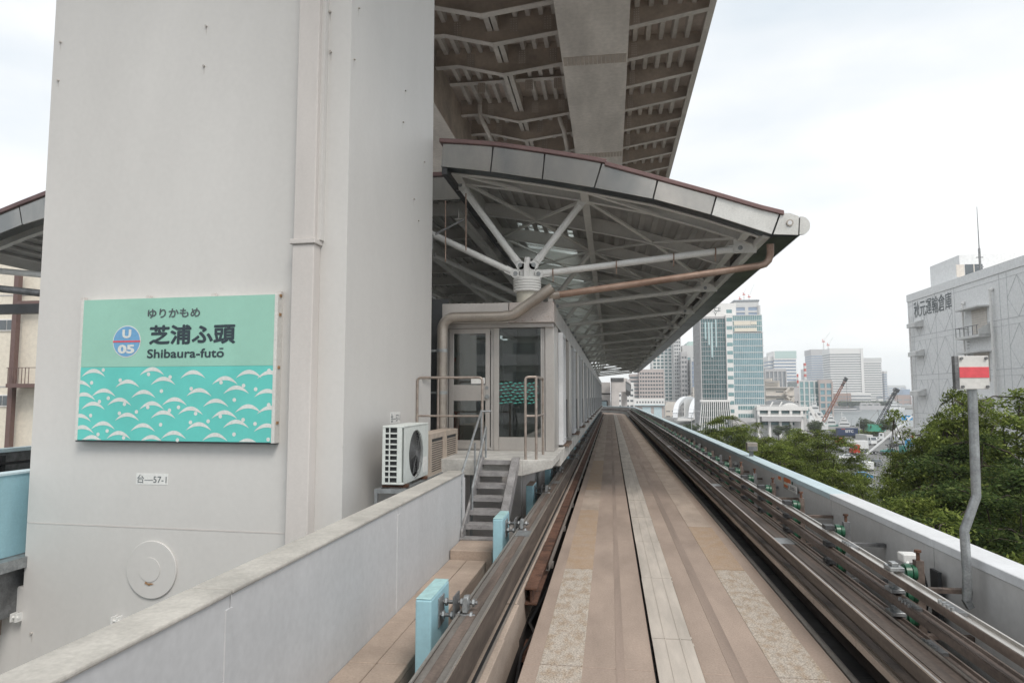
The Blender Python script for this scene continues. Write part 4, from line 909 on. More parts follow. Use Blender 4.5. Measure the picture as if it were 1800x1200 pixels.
# ================================================================== outdoor units on the pier side
def ac_unit():
    t = thing('air_conditioner', 'white outdoor air conditioner unit with a round dark fan guard, beside the pier', 'air conditioner', (-3.05, 10.1, .93))
    x0, x1, y0, y1, z0, z1 = -3.21, -2.895, 9.4, 10.72, .965, 1.79
    # open shell: thin walls round a dark coil
    MB().box(x0 + .02, y0 + .03, z0 + .02, x1 - .03, y1 - .01, z1 - .02).build('coil', 'ac_dark', t)
    b = MB().box(x0, y0, z1 - .03, x1, y1, z1).box(x0, y0, z0, x1, y1, z0 + .03)
    b.box(x0, y0, z0 + .03, x0 + .045, y0 + .02, z1 - .03).box(x1 - .10, y0, z0 + .03, x1 - .027, y0 + .02, z1 - .03).build('case', 'ac_white', t, bevel=.006)
    for k in range(1, 10):
        z = z0 + .03 + k * (z1 - z0 - .06) / 10
        MB().box(x0 + .046, y0 + .002, z - .010, x1 - .101, y0 + .018, z + .010).build('grille_slat', 'ac_white', t)
    MB().box(x0 + .10, y0 - .002, z0 + .031, x0 + .118, y0 + .0015, z1 - .031).build('grille_post', 'ac_white', t)
    fy, fz, fr = y0 + .62, (z0 + z1) / 2 - .02, .345
    # front face with round opening
    n = 40; O = []; I = []; b = MB(); rect = [(y0, z0 + .031), (y1, z0 + .031), (y1, z1 - .031), (y0, z1 - .031)]
    vs = []; fs = []
    angs = sorted([2 * PI * i / n for i in range(n)] + [math.atan2(c[1] - fz, c[0] - fy) % (2 * PI) for c in rect])
    for a in angs:
        dy, dz = math.cos(a), math.sin(a); tt = []
        if dy > 1e-6: tt.append((y1 - fy) / dy)
        if dy < -1e-6: tt.append((y0 - fy) / dy)
        if dz > 1e-6: tt.append((z1 - .031 - fz) / dz)
        if dz < -1e-6: tt.append((z0 + .031 - fz) / dz)
        tm = min(tt); I.append((fy + fr * dy, fz + fr * dz)); O.append((fy + tm * dy, fz + tm * dz))
    n = len(angs); vs = [(x1, y, z) for y, z in I + O] + [(x1 - .025, y, z) for y, z in I + O]
    for i in range(n):
        j = (i + 1) % n; fs += [(i, j, n + j, n + i), (2 * n + i, 3 * n + i, 3 * n + j, 2 * n + j), (i, 2 * n + i, 2 * n + j, j)]
    b.add(vs, fs).build('front_panel', 'ac_white', t, smooth=False)
    MB().tube((x1 - .06, fy, fz), (x1 - .03, fy, fz), fr * .98, 32).build('fan_cavity', 'ac_dark', t)
    g = MB()
    for k in range(1, 10):
        r = fr * k / 9.0; pr_ = None
        ring = [(x1 + .012, fy + r * math.cos(2 * PI * i / 36), fz + r * math.sin(2 * PI * i / 36)) for i in range(37)]
        g.path(ring, .0035, 4, cap=False)
    for i in range(8):
        a = 2 * PI * i / 8 + .2; g.tube((x1 + .012, fy, fz), (x1 + .012, fy + fr * math.cos(a), fz + fr * math.sin(a)), .004, 4)
    g.tube((x1 - .0, fy, fz), (x1 + .018, fy, fz), .05, 16); g.build('fan_guard', 'galv_dark', t)
    for i in range(3):
        a = 2 * PI * i / 3 + .5; P_ = [(x1 - .03 + .0, fy + .05 * math.cos(a), fz + .05 * math.sin(a)), (x1 - .012, fy + fr * .9 * math.cos(a - .35), fz + fr * .9 * math.sin(a - .35)), (x1 - .028, fy + fr * .9 * math.cos(a + .45), fz + fr * .9 * math.sin(a + .45))]
        MB().add(P_, [(0, 1, 2)]).build('fan_blade', 'dark_steel', t)
    MB().box(x1, y1 - .30, z0 + .06, x1 + .004, y1 - .06, z0 + .30).build('label_plate', 'plate_white', t)
    for yy_ in (y0 + .12, y1 - .2): MB().box(x0 - .02, yy_ - .04, z0 - .045, x1 + .04, yy_ + .04, z0 - .004).build('foot', 'rust', t)
ac_unit()
def beige(y0, label, first=None):
    x0, x1, z0, z1 = -3.20, -2.90, .90, 1.60
    t = thing('condenser_unit', label, 'condenser unit', (-3.05, y0 + .5, .88), group='beige condenser units in a row behind the white air conditioner')
    MB().box(x0, y0, z0, x1 - .02, y0 + .95, z1).build('case', 'ac_beige', t, bevel=.008)
    frame = MB()
    for a, b2 in ((y0, y0 + .09), (y0 + .86, y0 + .95)): frame.box(x1 - .019, a, z0 + .01, x1 + .005, b2, z1 - .005)
    frame.box(x1 - .019, y0 + .09, z1 - .09, x1 + .005, y0 + .86, z1 - .005).box(x1 - .019, y0 + .09, z0 + .01, x1 + .005, y0 + .86, z0 + .07).build('front_frame', 'ac_beige', t)
    MB().box(x1 - .0185, y0 + .09, z0 + .07, x1 - .012, y0 + .86, z1 - .09).build('coil', 'ac_dark', t)
    for k in range(13): 
        z = z0 + .10 + k * .037; MB().box(x1 - .011, y0 + .09, z - .008, x1 + .002, y0 + .86, z + .008).build('louver_slat', 'ac_beige', t)
    for k in range(12): MB().box(x0 + .04, y0 - .010, z0 + .10 + k * .045, x1 - .07, y0 - .001, z0 + .118 + k * .045).build('louver_slat', 'ac_beige', t)
beige(10.86, 'beige condenser unit with fine louvres directly behind the white air conditioner')
beige(11.90, 'farther beige condenser unit with fine louvres, nearest the brown railing')
t = thing('unit_stand', 'low galvanised steel stand under the outdoor units', 'stand', (-3.0, 10.9, 0))
MB().box(-3.28, 9.30, .86, -2.60, 9.36, .918).box(-3.28, 12.8, .82, -2.60, 12.86, .878).box(-3.28, 9.361, .87, -3.22, 12.799, .915).box(-2.93, 9.361, .87, -2.87, 12.799, .915).build('frame_top', 'galvanised', t)
for y in (9.30, 11.0, 12.8):
    for x in (-3.28, -2.64): MB().box(x + .001, y + .001, -1.2, x + .045, y + .045, .859 if y != 11.0 else .86).build('leg', 'galvanised', t)
# ================================================================== elevated highway overhead
hw = thing('elevated_highway', 'brown grey steel underside of the elevated highway with ribs, crossbeams and a box girder', 'bridge', (0, 40, 14.5))
HB = EYE + 12.3                      # girder bottom
gx0, gx1 = -1.62, .76
for a, b in ((4, 24.3), (24.3, 34.3), (34.3, 54), (54, 74), (74, 94), (94, 130)):
    MB().box(gx0, a + .006, HB, gx1, b - .006, HB + .03).build('girder_flange', 'hw_girder', hw)
    MB().box(-9.6, a + .006, HB, -7.2, b - .006, HB + .03).build('girder_flange', 'hw_girder', hw)
for x0, x1 in ((gx0, gx1), (-9.6, -7.2)):
    for x in (x0 + .10, x1 - .10): MB().box(x - .01, 4, HB + .031, x + .01, 130, HB + 2.3).build('girder_web', 'hw_web', hw)
for y in (24.3, 34.3):
    b = MB().box(gx0 + .05, y - .32, HB - .012, gx1 - .05, y + .32, HB - .001)
    b.build('splice_plate', 'hw_bolts', hw)
    b = MB()
    for i in range(14):
        for j in range(6): b.tube((gx0 + .2 + .155 * i, y - .25 + .1 * j, HB - .030), (gx0 + .2 + .155 * i, y - .25 + .1 * j, HB - .012), .022, 6)
    stuff(b.build('splice_bolts', 'hw_flange', hw, smooth=False))
DK = EYE + 14.75
MB().box(-10.5, 4, DK, 3.90, 130, DK + .25).build('deck_plate', 'hw_steel', hw)
MB().box(3.78, 4, DK - .55, 3.90, 130, DK + 1.2).build('edge_fascia', 'hw_flange', hw)
MB().box(3.72, 4, DK - .56, 3.96, 130, DK - .54).build('edge_lip', 'hw_flange', hw)
# longitudinal ribs under the deck
rx = [1.15 + .52 * i for i in range(5)] + [-1.95 - .50 * i for i in range(4)] + [-4.75 - .5 * i for i in range(5)]
for x in rx:
    MB().prismY([(x - .13, DK + .002), (x - .085, DK - .26), (x + .085, DK - .26), (x + .13, DK + .002)], 4, 130).build('deck_rib', 'hw_flange', hw)
# twin members with a dark joint between the carriageways
for x in (-4.42, -4.16): MB().box(x - .05, 4, DK - .75, x + .05, 130, DK - .001).box(x - .10, 4, DK - .77, x + .10, 130, DK - .751).build('median_beam', 'hw_flange', hw)
prof = [(-1.62, DK - .95), (-4.29, DK - 1.28), (-6.2, DK - .78), (-7.2, DK - .80)]
rprof = [(.76, DK - 1.05), (3.78, DK - .52)]
def cbeam(y, deep=0, left=True):
    b = MB(); pts = [(x, y - .01, z - deep) for x, z in prof]
    if not left: pts = [(x, a_, DK - .35) for x, a_, z in pts]; deep = -.75
    b.prism(pts + [(-7.2, y - .01, DK - .001), (-1.62, y - .01, DK - .001)], (0, .02, 0)).build('crossbeam_web', 'hw_web', hw, smooth=False)
    b = MB()
    for (x0, z0), (x1, z1) in zip(prof[:-1], prof[1:]): b.bar((x0, y, (z0 - deep if left else DK - .36) - .012), (x1, y, (z1 - deep if left else DK - .36) - .012), .30, .022)
    b.build('crossbeam_flange', 'hw_flange', hw, smooth=False)
    pts = [(x, y - .01, z) for x, z in rprof]
    MB().prism(pts + [(3.78, y - .01, DK - .001), (.76, y - .01, DK - .001)], (0, .02, 0)).build('crossbeam_web', 'hw_web', hw, smooth=False)
    MB().bar((.66, y, rprof[0][1] - .012), (3.78, y, rprof[1][1] - .012), .26, .022).build('crossbeam_flange', 'hw_flange', hw)
    for x in (-2.2, -3.5, -5.7): MB().box(x - .17, y - .022, DK - .86, x + .17, y - .011, DK - .30).build('splice_plate', 'hw_bolts', hw)
    MB().box(1.0, y - .022, DK - .90, 1.25, y - .011, DK - .30).build('splice_plate', 'hw_bolts', hw)
for k in range(0, 42):
    y = 12.35 + 2.5 * k
    cbeam(y, .0 if k != 4 else .28, k not in (7, 12))
# bolt groups on the nearest crossbeams in view
b = MB()
for k in range(3, 13):
    y = 12.35 + 2.5 * k
    for x in (-2.2, -3.5, -5.7, 1.12):
        for i in (-1, 0, 1):
            for j in range(6): b.tube((x + .1 * i * (1 if x < 0 else .8), y - .04, DK - .82 + .095 * j), (x + .1 * i * (1 if x < 0 else .8), y - .021, DK - .82 + .095 * j), .02, 6)
stuff(b.build('splice_bolts', 'hw_flange', hw, smooth=False))
# drain pipes hanging under the deck
for x, y, L in ((-2.25, 33.0, 3.2), (-6.1, 32.0, 3.0), (-2.1, 38.0, 7.0), (-5.85, 37.5, 6.0)):
    z = DK - 1.35
    MB().path([(x - .1, y, z + .9), (x - .08, y, z + .35), (x, y + .15, z + .12), (x + .08, y + .6, z), (x + .1, y + L, z - .1)], .11, 12).build('drain_pipe', 'hw_flange', hw, smooth=True)
# pier head and upper crossbeam joining pier and highway
ph = thing('pier_crossbeam', 'heavy steel crossbeam on top of the pier carrying the highway girders', 'beam', (-4, 11, 13.2))
MB().box(-10.2, 9.2, 13.202, 2.6, 12.7, 14.49).build('beam_body', 'pier_paint', ph, bevel=.03)
# far pier with its L shaped head at the end of the platform
fp = thing('far_pier', 'cream concrete pier with an L shaped head standing beyond the end of the platform', 'pier', (1, 104, -13.8))
MB().box(.15, 103, -13.8, 1.30, 105.5, 2.9).build('shaft', 'pale_conc', fp, bevel=.03)
MB().box(.15, 103, 2.901, 2.25, 105.5, 4.45).build('head', 'pale_conc', fp, bevel=.03)
MB().box(.05, 102.9, 4.46, 2.0, 105, 5.0).build('bearing', 'galv_dark', fp)
MB().box(.09, 102.85, -2, .148, 103.0, 4.4).build('downpipe', 'galv_dark', fp)
t = thing('far_building', 'pinkish concrete building with a dark ledge closing the view behind the platform end', 'building', (-2, 106, -13.8))
MB().box(-9, 106, -13.8, .02, 116, 4.4).build('wall', 'pale_conc', t)
MB().box(-3.2, 105.9, 2.55, .0, 105.99, 2.75).build('ledge', 'dark_steel', t); MB().box(-3.2, 105.85, 1.55, -.5, 105.99, 1.65).box(-.55, 105.85, -1, -.45, 105.99, 1.55).build('frame', 'dark_steel', t)
MB().box(-3.1, 105.9, -1.2, -.56, 105.98, 1.5).build('blue_panel', 'cap_blue', t)
# dark tube section of another viaduct behind it
vd = thing('viaduct', 'white viaduct curving away behind the far pier', 'viaduct', (5, 125, 0))
P_ = [(2.0, 107, 4.8), (2.9, 116, 4.5), (3.2, 124, 3.9)]
for (a, b2) in zip(P_[:-1], P_[1:]):
    MB().bar(a, b2, 1.0, .5).build('segment', 'pale_conc', vd); MB().bar(Vector(a) + Vector((.0, -.1, -.9)), Vector(b2) + Vector((.0, -.1, -.9)), .8, 1.2).build('soffit', 'galv_dark', vd)
for y, x in ((122, 2.4),): MB().box(x - .5, y, -13.8, x + .5, y + 1.5, 3.0).build('column', 'pale_conc', vd)
# ================================================================== things on the track-side parapet
t = thing('signal_post', 'bent galvanised post with a grey board and red band, fixed to the parapet', 'signpost', (2.9, 6.1, .3))
X_ = 2.93
P = [ox(1708, 690, X_), ox(1717, 872, X_), ox(1696, 935, X_), ox(1703, 1075, X_)]
for p in P: p.y = 6.12 if p.z > 1.4 else 6.14
P[0].x += .0
u = lambda px, py: oy(px, py, 6.12)
P = [u(1709, 686), u(1716, 872), u(1695, 932), u(1700, 1010)]; 
dx = 2.88 - P[3].x
P = [p for p in P]
MB().path([P[0] + Vector((0, 0, .1)), P[0], P[1].lerp(P[0], .02), P[1], P[2], P[2].lerp(P[3], .1), P[3], u(1700, 1055)], .035, 14).build('pole', 'galvanised', t, smooth=True)
MB().bar(u(1697, 1052), u(1706, 1068), .05, .05).build('pole_foot', 'galvanised', t)
a, b2 = u(1680, 684), u(1729, 626)
MB().box(a.x, 6.05, a.z, b2.x, 6.075, b2.z).build('board', 'sign_frame', t, bevel=.003)
r0_, r1_ = u(1680, 664), u(1729, 645); r0_.z, r1_.z = a.z + (b2.z - a.z) * .345, a.z + (b2.z - a.z) * .665
MB().box(a.x + .002, 6.046, r0_.z, b2.x - .002, 6.0499, r1_.z).build('red_band', 'sign_red', t)
for X2 in (a.x + .02, b2.x - .02):
    for zz in (a.z + .02, b2.z - .02): MB().tube((X2, 6.035, zz), (X2, 6.0499, zz), .012, 8).build('screw', 'galv_dark', t)
MB().box(a.x - .03, 6.05, a.z, a.x - .001, 6.10, b2.z).build('side_rail', 'galv_dark', t)
def wallsign(px0, py0, px1, py1, X, nm, label, cat, m):
    a = ox(px0, py0, X); b = ox(px1, py0, X); c = ox(px1, py1, X)
    t = thing(nm, label, cat, (X, (a.y + b.y) / 2, c.z)); z1 = (a.z + b.z) / 2; z0 = c.z
    f = frame_of((X, a.y, 0), (0, -1, 0)); w_ = a.y - b.y
    MB().box(0, -.012, z0, w_, -.0, z1).xf(f).build('plate', m, t); return t, f, w_, z0, z1
t, f, w_, z0, z1 = wallsign(1386, 852, 1401, 868, 2.93, 'distance_plate', 'small white plate reading 130 on the parapet beside the orange notice', 'number plate', 'plate_white')
text('130-', 'lettering', 'ink', f @ Matrix.Translation((0, -.013, 0)), w_ * .06, z0 + (z1 - z0) * .28, w_ * .88, (z1 - z0) * .45, .0, .002, t)
t, f, w_, z0, z1 = wallsign(1378, 838, 1393, 864, 2.968, 'warning_notice', 'orange and cream warning notice with green border on the parapet', 'notice', 'green_insulator')
MB().box(.03, -.016, z0 + .015, w_ - .03, -.0125, z1 - .015).xf(f).build('face', 'paper', t)
mat('orange_print', (.75, .20, .06), .5)
for i, (c, d) in enumerate(((.12, .34), (.55, .90))): MB().box(.06, -.019, z0 + (z1 - z0) * c, w_ - .06, -.0165, z0 + (z1 - z0) * d).xf(f).build('print_block', 'orange_print', t)
t, f, w_, z0, z1 = wallsign(1368, 834, 1375, 847, 2.968, 'small_notice', 'small faded orange notice on the parapet next to the larger one', 'notice', 'paper')
MB().box(.05, -.016, z0 + .03, w_ - .05, -.0125, z1 - .03).xf(f).build('print_block', 'orange_print', t)
t = thing('signal_box', 'small grey signal box on a short stalk on the parapet coping', 'signal box', (3.08, 16, .88))
MB().box(3.0, 15.9, 1.0, 3.22, 16.1, 1.18).build('box_body', 'drain_pipe', t, bevel=.006); MB().box(3.02, 15.88, 1.02, 3.20, 15.899, 1.10).build('lens', 'galv_dark', t); MB().box(3.06, 15.97, .88, 3.14, 16.03, 1.0).build('stalk', 'galv_dark', t)
for (px, py, lb) in ((1222, 774, 'small white box on the inner face of the parapet, the nearest of two'), (1294, 818, 'tiny white bracket light on the parapet face'), (1168, 745, 'small white box far along the parapet face')):
    p = ox(px, py, 2.96); t = thing('wall_box', lb, 'box', tuple(p)); MB().box(2.90, p.y - .12, p.z - .05, 2.968, p.y + .12, p.z + .09).build('box_body', 'plate_white', t); MB().box(2.895, p.y - .08, p.z - .01, 2.899, p.y + .08, p.z + .05).build('cover', 'galv_dark', t)
# ================================================================== opposite track seen past the pier
t = thing('far_parapet', 'light blue painted wall of the other track seen beyond the pier', 'wall', (-8.9, 9, 0))
for a, b in ((2, 6), (6, 9.6), (9.6, 13), (13, 20), (20, 30)): MB().box(-9.0, a + .005, -.14, -8.78, b - .005, 1.05).build('wall_panel', 'blue_paint', t)
MB().box(-9.02, 2, 1.051, -8.76, 30, 1.08).build('coping', 'cap_blue', t)
MB().box(-9.0, 2, -1.0, -8.72, 30, -.145).build('base', 'galv_dark', t); MB().box(-8.715, 2, -.30, -8.55, 30, -.145).build('gutter', 'galvanised', t)
t = thing('outer_parapet', 'outer wall of the other track with light blue coping and dark cable rails on it', 'wall', (-13, 12, 0))
MB().box(-13.2, 2, -1.2, -13.0, 60, 1.0).build('wall_panel', 'galv_dark', t); MB().box(-13.22, 2, 1.001, -12.98, 60, 1.08).build('coping', 'cap_blue', t)
for z in (.75, .5): MB().box(-12.9, 2, z, -12.82, 60, z + .05).build('cable_rail', 'black_rubber', t)
for k in range(20): MB().box(-12.95, 3 + 2 * k, .3, -12.85, 3.1 + 2 * k, .95).build('bracket', 'black_rubber', t)
tag(MB().box(-13, 2, -1.3, -8.95, 60, -1.0).build('side_track_bed', 'brown_concrete', None), kind='structure')
t = thing('drain_ledge', 'pale footing of the pier at the foot of the light blue wall', 'ledge', (-8, 8, -1))
MB().box(-12.5, 9.22, -6.0, -8.60, 12.5, -.60).build('ledge_body', 'pier_paint', t, bevel=.02)
MB().tube((-8.62, 8.3, -.56), (-8.62, 8.3, -.30), .05, 10).build('post', 'galvanised', t)
# ================================================================== ground, water, far shore
tag(MB().add([(-900, -300, -13.8), (900, -300, -13.8), (900, 395, -13.8), (118, 395, -13.8), (300, 1080, -13.8), (560, 1080, -13.8), (560, 2200, -13.8), (-1600, 2200, -13.8), (-1600, -300, -13.8),
                  (-900, -300, -20), (900, -300, -20), (900, 395, -20), (118, 395, -20), (300, 1080, -20), (560, 1080, -20), (560, 2200, -20), (-1600, 2200, -20), (-1600, -300, -20)],
                 [tuple(range(9))] + [(i, (i + 1) % 9, (i + 1) % 9 + 9, i + 9) for i in range(9)]).build('ground', 'ground_grey', smooth=False), kind='structure')
m = bpy.data.materials.new('bay_water'); m.use_nodes = True; t_ = m.node_tree; b_ = t_.nodes['Principled BSDF']
b_.inputs['Base Color'].default_value = (.10, .125, .13, 1); b_.inputs['Roughness'].default_value = .28
g_ = t_.nodes.new('ShaderNodeNewGeometry'); mp_ = t_.nodes.new('ShaderNodeMapping'); mp_.inputs['Scale'].default_value = (.25, .6, 1)
n_ = t_.nodes.new('ShaderNodeTexNoise'); n_.inputs['Scale'].default_value = .8; n_.inputs['Detail'].default_value = 8; bp_ = t_.nodes.new('ShaderNodeBump'); bp_.inputs['Strength'].default_value = .6; bp_.inputs['Distance'].default_value = .4
t_.links.new(g_.outputs['Position'], mp_.inputs['Vector']); t_.links.new(mp_.outputs['Vector'], n_.inputs['Vector']); t_.links.new(n_.outputs['Fac'], bp_.inputs['Height']); t_.links.new(bp_.outputs['Normal'], b_.inputs['Normal'])
M['bay_water'] = m
tag(MB().add([(-1650, -400, -16.6), (2000, -400, -16.6), (2000, 2250, -16.6), (-1650, 2250, -16.6)], [(0, 1, 2, 3)]).build('water', 'bay_water'), kind='structure')
tag(MB().box(12, 60, -13.796, 160, 340, -13.79).build('parking_lot', 'asphalt'), kind='structure')
tag(MB().box(4, 20, -13.796, 11.9, 400, -13.788).build('road', 'asphalt'), kind='structure')
lines = MB()
for k in range(30): lines.box(20 + 4.2 * k, 150, -13.786, 20.15 + 4.2 * k, 156, -13.782)
for k in range(30): lines.box(7.9, 30 + 12 * k, -13.784, 8.05, 36 + 12 * k, -13.780)
tag(lines.build('lane_markings', 'line_white'), kind='structure')
# ================================================================== buildings
paint('b_white', (.80, .79, .77), .5); paint('b_cream', (.80, .74, .63), .6); paint('b_grey', (.50, .49, .49), .6); paint('b_pinkgrey', (.50, .435, .41), .6)
paint('b_pale', (.64, .64, .63), .5); paint('b_mint', (.50, .64, .61), .4); paint('b_dark', (.24, .26, .28), .5); paint('b_beige', (.66, .61, .55), .6); paint('b_brick', (.40, .27, .22), .7)
paint('b_blue', (.28, .36, .48), .4); paint('warehouse', (.78, .785, .785), .55); paint('wh_seam', (.56, .57, .58), .6); paint('roof_grey', (.26, .27, .28), .7)
GZ = -13.8
def spans(px0, px1, Y): return oy(px0, 690, Y).x, oy(px1, 690, Y).x
def tower(nm, label, px0, px1, ytop, Y, depth, wall, glass, fh=3.6, pw=None, sill=.5, cat='building', gz=GZ, group=None, top=1.5, proud=.35, rz=0, name_band='floor_band', pt=.14):
    """core of glass with real floor bands and piers standing proud of it"""
    x0, x1 = spans(px0, px1, Y); zt = oy((px0 + px1) / 2, ytop, Y).z
    t = thing(nm, label, cat, ((x0 + x1) / 2, Y, gz), rz, group)
    MB().box(x0 + proud, Y + proud, gz, x1 - proud, Y + depth - proud, zt - .3).build('glazing', glass, t)
    n = max(2, round((zt - top - gz) / fh)); h = (zt - top - gz) / n; b = MB()
    for i in range(n): b.box(x0, Y, gz + i * h + h * (1 - sill), x1, Y + depth, gz + (i + 1) * h)
    stuff(b.build(name_band, wall, t, smooth=False))
    MB().box(x0 - .05, Y - .05, zt - top, x1 + .05, Y + depth + .05, zt).build('parapet', wall, t)
    if pw:
        b = MB(); m_ = max(2, round((x1 - x0) / pw)); w_ = (x1 - x0) / m_
        for i in range(m_ + 1):
            x = x0 + i * w_; b.box(x - w_ * pt, Y - .04, gz, x + w_ * pt, Y + proud + .1, zt - top)
        m2 = max(2, round(depth / pw))
        for i in range(m2 + 1):
            y = Y + i * depth / m2; b.box(x0 - .04, y - w_ * .14, gz, x0 + proud + .1, y + w_ * .14, zt - top).box(x1 - proud - .1, y - w_ * .14, gz, x1 + .04, y + w_ * .14, zt - top)
        stuff(b.build('facade_piers', wall, t, smooth=False))
    return t, x0, x1, zt
def roofbox(t, px0, px1, y0, Y, dep, base, m, nm='roof_house'):
    a, b = spans(px0, px1, Y); z = oy((px0 + px1) / 2, y0, Y).z; MB().box(a, Y + 1, base, b, Y + dep, z).build(nm, m, t)
# glass office tower
Y = 290.0
t, x0, x1, zt = tower('glass_tower', 'blue green glass office tower with dark reflections, a pale stair strip and a white crown', 1233, 1282, 556, Y, 24, 'b_grey', 'glass_deep', 1.95, 1.05, .09, 'office tower', top=.8, proud=.25, pt=.05)
for q_, (pa, pb, ya_, yb_) in enumerate(((1241, 1244, 566, 596), (1247, 1250, 566, 606), (1252, 1255, 566, 628), (1260, 1262.5, 561, 610))): a, q = spans(pa, pb, Y); MB().box(a, Y - .12, oy(pa, yb_, Y).z, q, Y - .05, oy(pa, ya_, Y).z).build('reflection_strip', 'glass_reflection', t)  # pale boxes laid on the glass as painted reflections
xa_, xb_ = spans(1278, 1290, Y); MB().box(xa_, Y - 1.2, GZ, xb_, Y + 20, zt + .6).build('stair_strip', 'b_white', t)
zz = oy(1285, 556, Y).z; b = MB()
nfl = 14
for i in range(nfl): b.box(xa_ + .3, Y - 1.24, GZ + 6 + i * 3.4, xb_ - .15, Y - 1.205, GZ + 7.5 + i * 3.4)
b.build('stair_window', 'glass_teal', t)
xc_, xd_ = spans(1290.3, 1344, Y); ztc = oy(1318, 553, Y).z; zsplit = oy(1318, 585, Y).z; zpod = oy(1318, 711, Y).z
MB().box(xc_ + .1, Y - .6, zpod, xd_ - .3, Y + 22, zsplit).build('curtain_wall', 'glass_blue', t)
MB().box(xc_ + .1, Y - .9, zsplit + .4, xd_ - .5, Y + 22, ztc - .4).build('upper_glazing', 'glass_teal', t)
b = MB()
n = 11; h = (zsplit - zpod) / n
for i in range(n + 1): b.box(xc_, Y - .75, zpod + i * h - .16, xd_, Y + 22.05, zpod + i * h + .16)
for i in range(4): b.box(xc_, Y - 1.0, zsplit + .5 + i * (ztc - zsplit - .8) / 3 - .15, xd_ - .3, Y + 22.05, zsplit + .5 + i * (ztc - zsplit - .8) / 3 + .15)
stuff(b.build('floor_band', 'b_pale', t, smooth=False))
b = MB(); m_ = 16
for i in range(m_ + 1):
    x = xc_ + i * (xd_ - xc_ - .4) / m_; b.box(x - .05, Y - .78, zpod, x + .05, Y - .55, zsplit).box(x - .05, Y - 1.03, zsplit + .4, x + .05, Y - .85, ztc - .4)
for i in range(16):
    y = Y + i * 22 / 15; b.box(xd_ - .3, y - .06, zpod, xd_ - .05, y + .06, zsplit)
stuff(b.build('mullions', 'b_pale', t, smooth=False))
for a_, b_2, c_, d_ in ((1293, 1323, 565, 572), (1323.5, 1334, 565, 571), (1294, 1334, 577, 583)):
    a, q = spans(a_, b_2, Y - 1.1); MB().box(a, Y - 1.1, oy(a_, d_, Y).z, q, Y - 1.04, oy(a_, c_, Y).z).build('blind', 'b_cream', t)
# white crown with lettering
xa_, xb_ = spans(1238, 1296, Y + 4); z1_ = oy(1270, 534, Y + 4).z
MB().box(xa_, Y + 2, zt, xb_ - 0, Y + 20, z1_).build('crown', 'b_white', t)
fC = frame_of((0, Y + 2, 0), (1, 0, 0))
xt0, _ = spans(1248, 1260, Y + 2); text('CE', 'lettering', 'ink_soft', fC, spans(1259, 1268, Y + 2)[0], oy(1262, 547, Y + 2).z, 2.6, 1.7, 0, .05, t)
text('Y', 'lettering', 'ink_soft', fC, spans(1256, 1262, Y + 2)[0] + .4, oy(1260, 555, Y + 2).z, 1.4, 1.5, 0, .05, t)
MB().box(spans(1256, 1268, Y + 2)[0], Y + 1.96, oy(1262, 546, Y + 2).z - .3, spans(1256, 1268, Y + 2)[1], Y + 1.995, oy(1262, 546, Y + 2).z - .15).build('lettering_rule', 'ink_soft', t)
# podium with slanted white fins
xa_, xb_ = spans(1232, 1283, Y - 3); zf = oy(1255, 704, Y - 3).z
MB().box(xa_, Y - 2.2, GZ, xb_, Y - .3, zf - .5).build('podium_glass', 'glass_deep', t)
MB().box(xa_ - .2, Y - 3.2, zf - .5, xb_ + .2, Y - .3, zf + .4).build('podium_cornice', 'b_white', t)
for i in range(15):
    x = xa_ + .4 + i * (xb_ - xa_ - .8) / 14; s_ = -.35 + .045 * i
    MB().bar((x, Y - 2.9, zf - .5), (x + s_ * 4.5, Y - 2.7, GZ), .32, .5, up=(0, 1, 0)).build('fin', 'b_white', t)
for i in range(4): MB().box(xa_, Y - 2.6, GZ + 2.2 + i * 2.7, xb_, Y - 2.45, GZ + 2.4 + i * 2.7).build('fin_rail', 'b_grey', t)
xa_, xb_ = spans(1291, 1335, Y - 1); MB().box(xa_, Y - .9, GZ, xb_, Y + 10, zpod - .2).build('podium', 'b_white', t)
for zc_ in (714, 728):
    for i in range(8):
        a, q = spans(1297 + 4.2 * i, 1300.6 + 4.2 * i, Y - 1); z = oy(1310, zc_ + 3, Y - 1).z; MB().box(a, Y - .96, z - .7, q, Y - .905, z + .9).build('window', 'glass_teal', t)
# white hall with balconies
Y = 282.0
x0, x1 = spans(1330, 1420, Y); t = thing('white_hall', 'low white hall with balconies, columns and a vaulted roof beside the glass tower', 'building', ((x0 + x1) / 2, Y, GZ))
zr0 = lambda y: oy(1370, y, Y).z
MB().box(x0, Y + 3, GZ, x1, Y + 26, zr0(717)).build('body', 'b_pale', t)
MB().box(x0 + .5, Y + 1.6, zr0(728), x1 - 1, Y + 2.99, zr0(722)).build('window_band', 'glass_deep', t); MB().box(x0 + 2, Y + 1.6, zr0(747), x1 - 5, Y + 2.99, zr0(742)).build('window_band', 'glass_deep', t)
MB().box(spans(1284, 1290, Y)[0], Y - 2.2, zr0(741.5), x0 - 1, Y + 5, zr0(735)).build('long_slab', 'b_grey', t)
for a, b2, c in ((721, 714, 0), (732, 729, -.5), (740, 732.5, -1.5)): MB().box(x0 - c, Y + c, zr0(a), x1 + c * 2, Y + 4, zr0(b2)).build('balcony_slab', 'b_white' if c > -1 else 'b_grey', t)
for i in range(9):
    x = x0 + .6 + i * (x1 - x0 - 3) / 8
    if i % 2 == 0: MB().box(x - .45, Y + .2, GZ, x + .45, Y + 1.2, zr0(721)).build('column', 'b_white', t)
b = MB()
for i in range(44):
    x = x0 + .3 + i * (x1 - x0 - 1) / 43; b.box(x - .06, Y + .0, zr0(714), x + .06, Y + .1, zr0(711.5)).box(x - .06, Y - .3, zr0(729.5), x + .06, Y - .2, zr0(727))
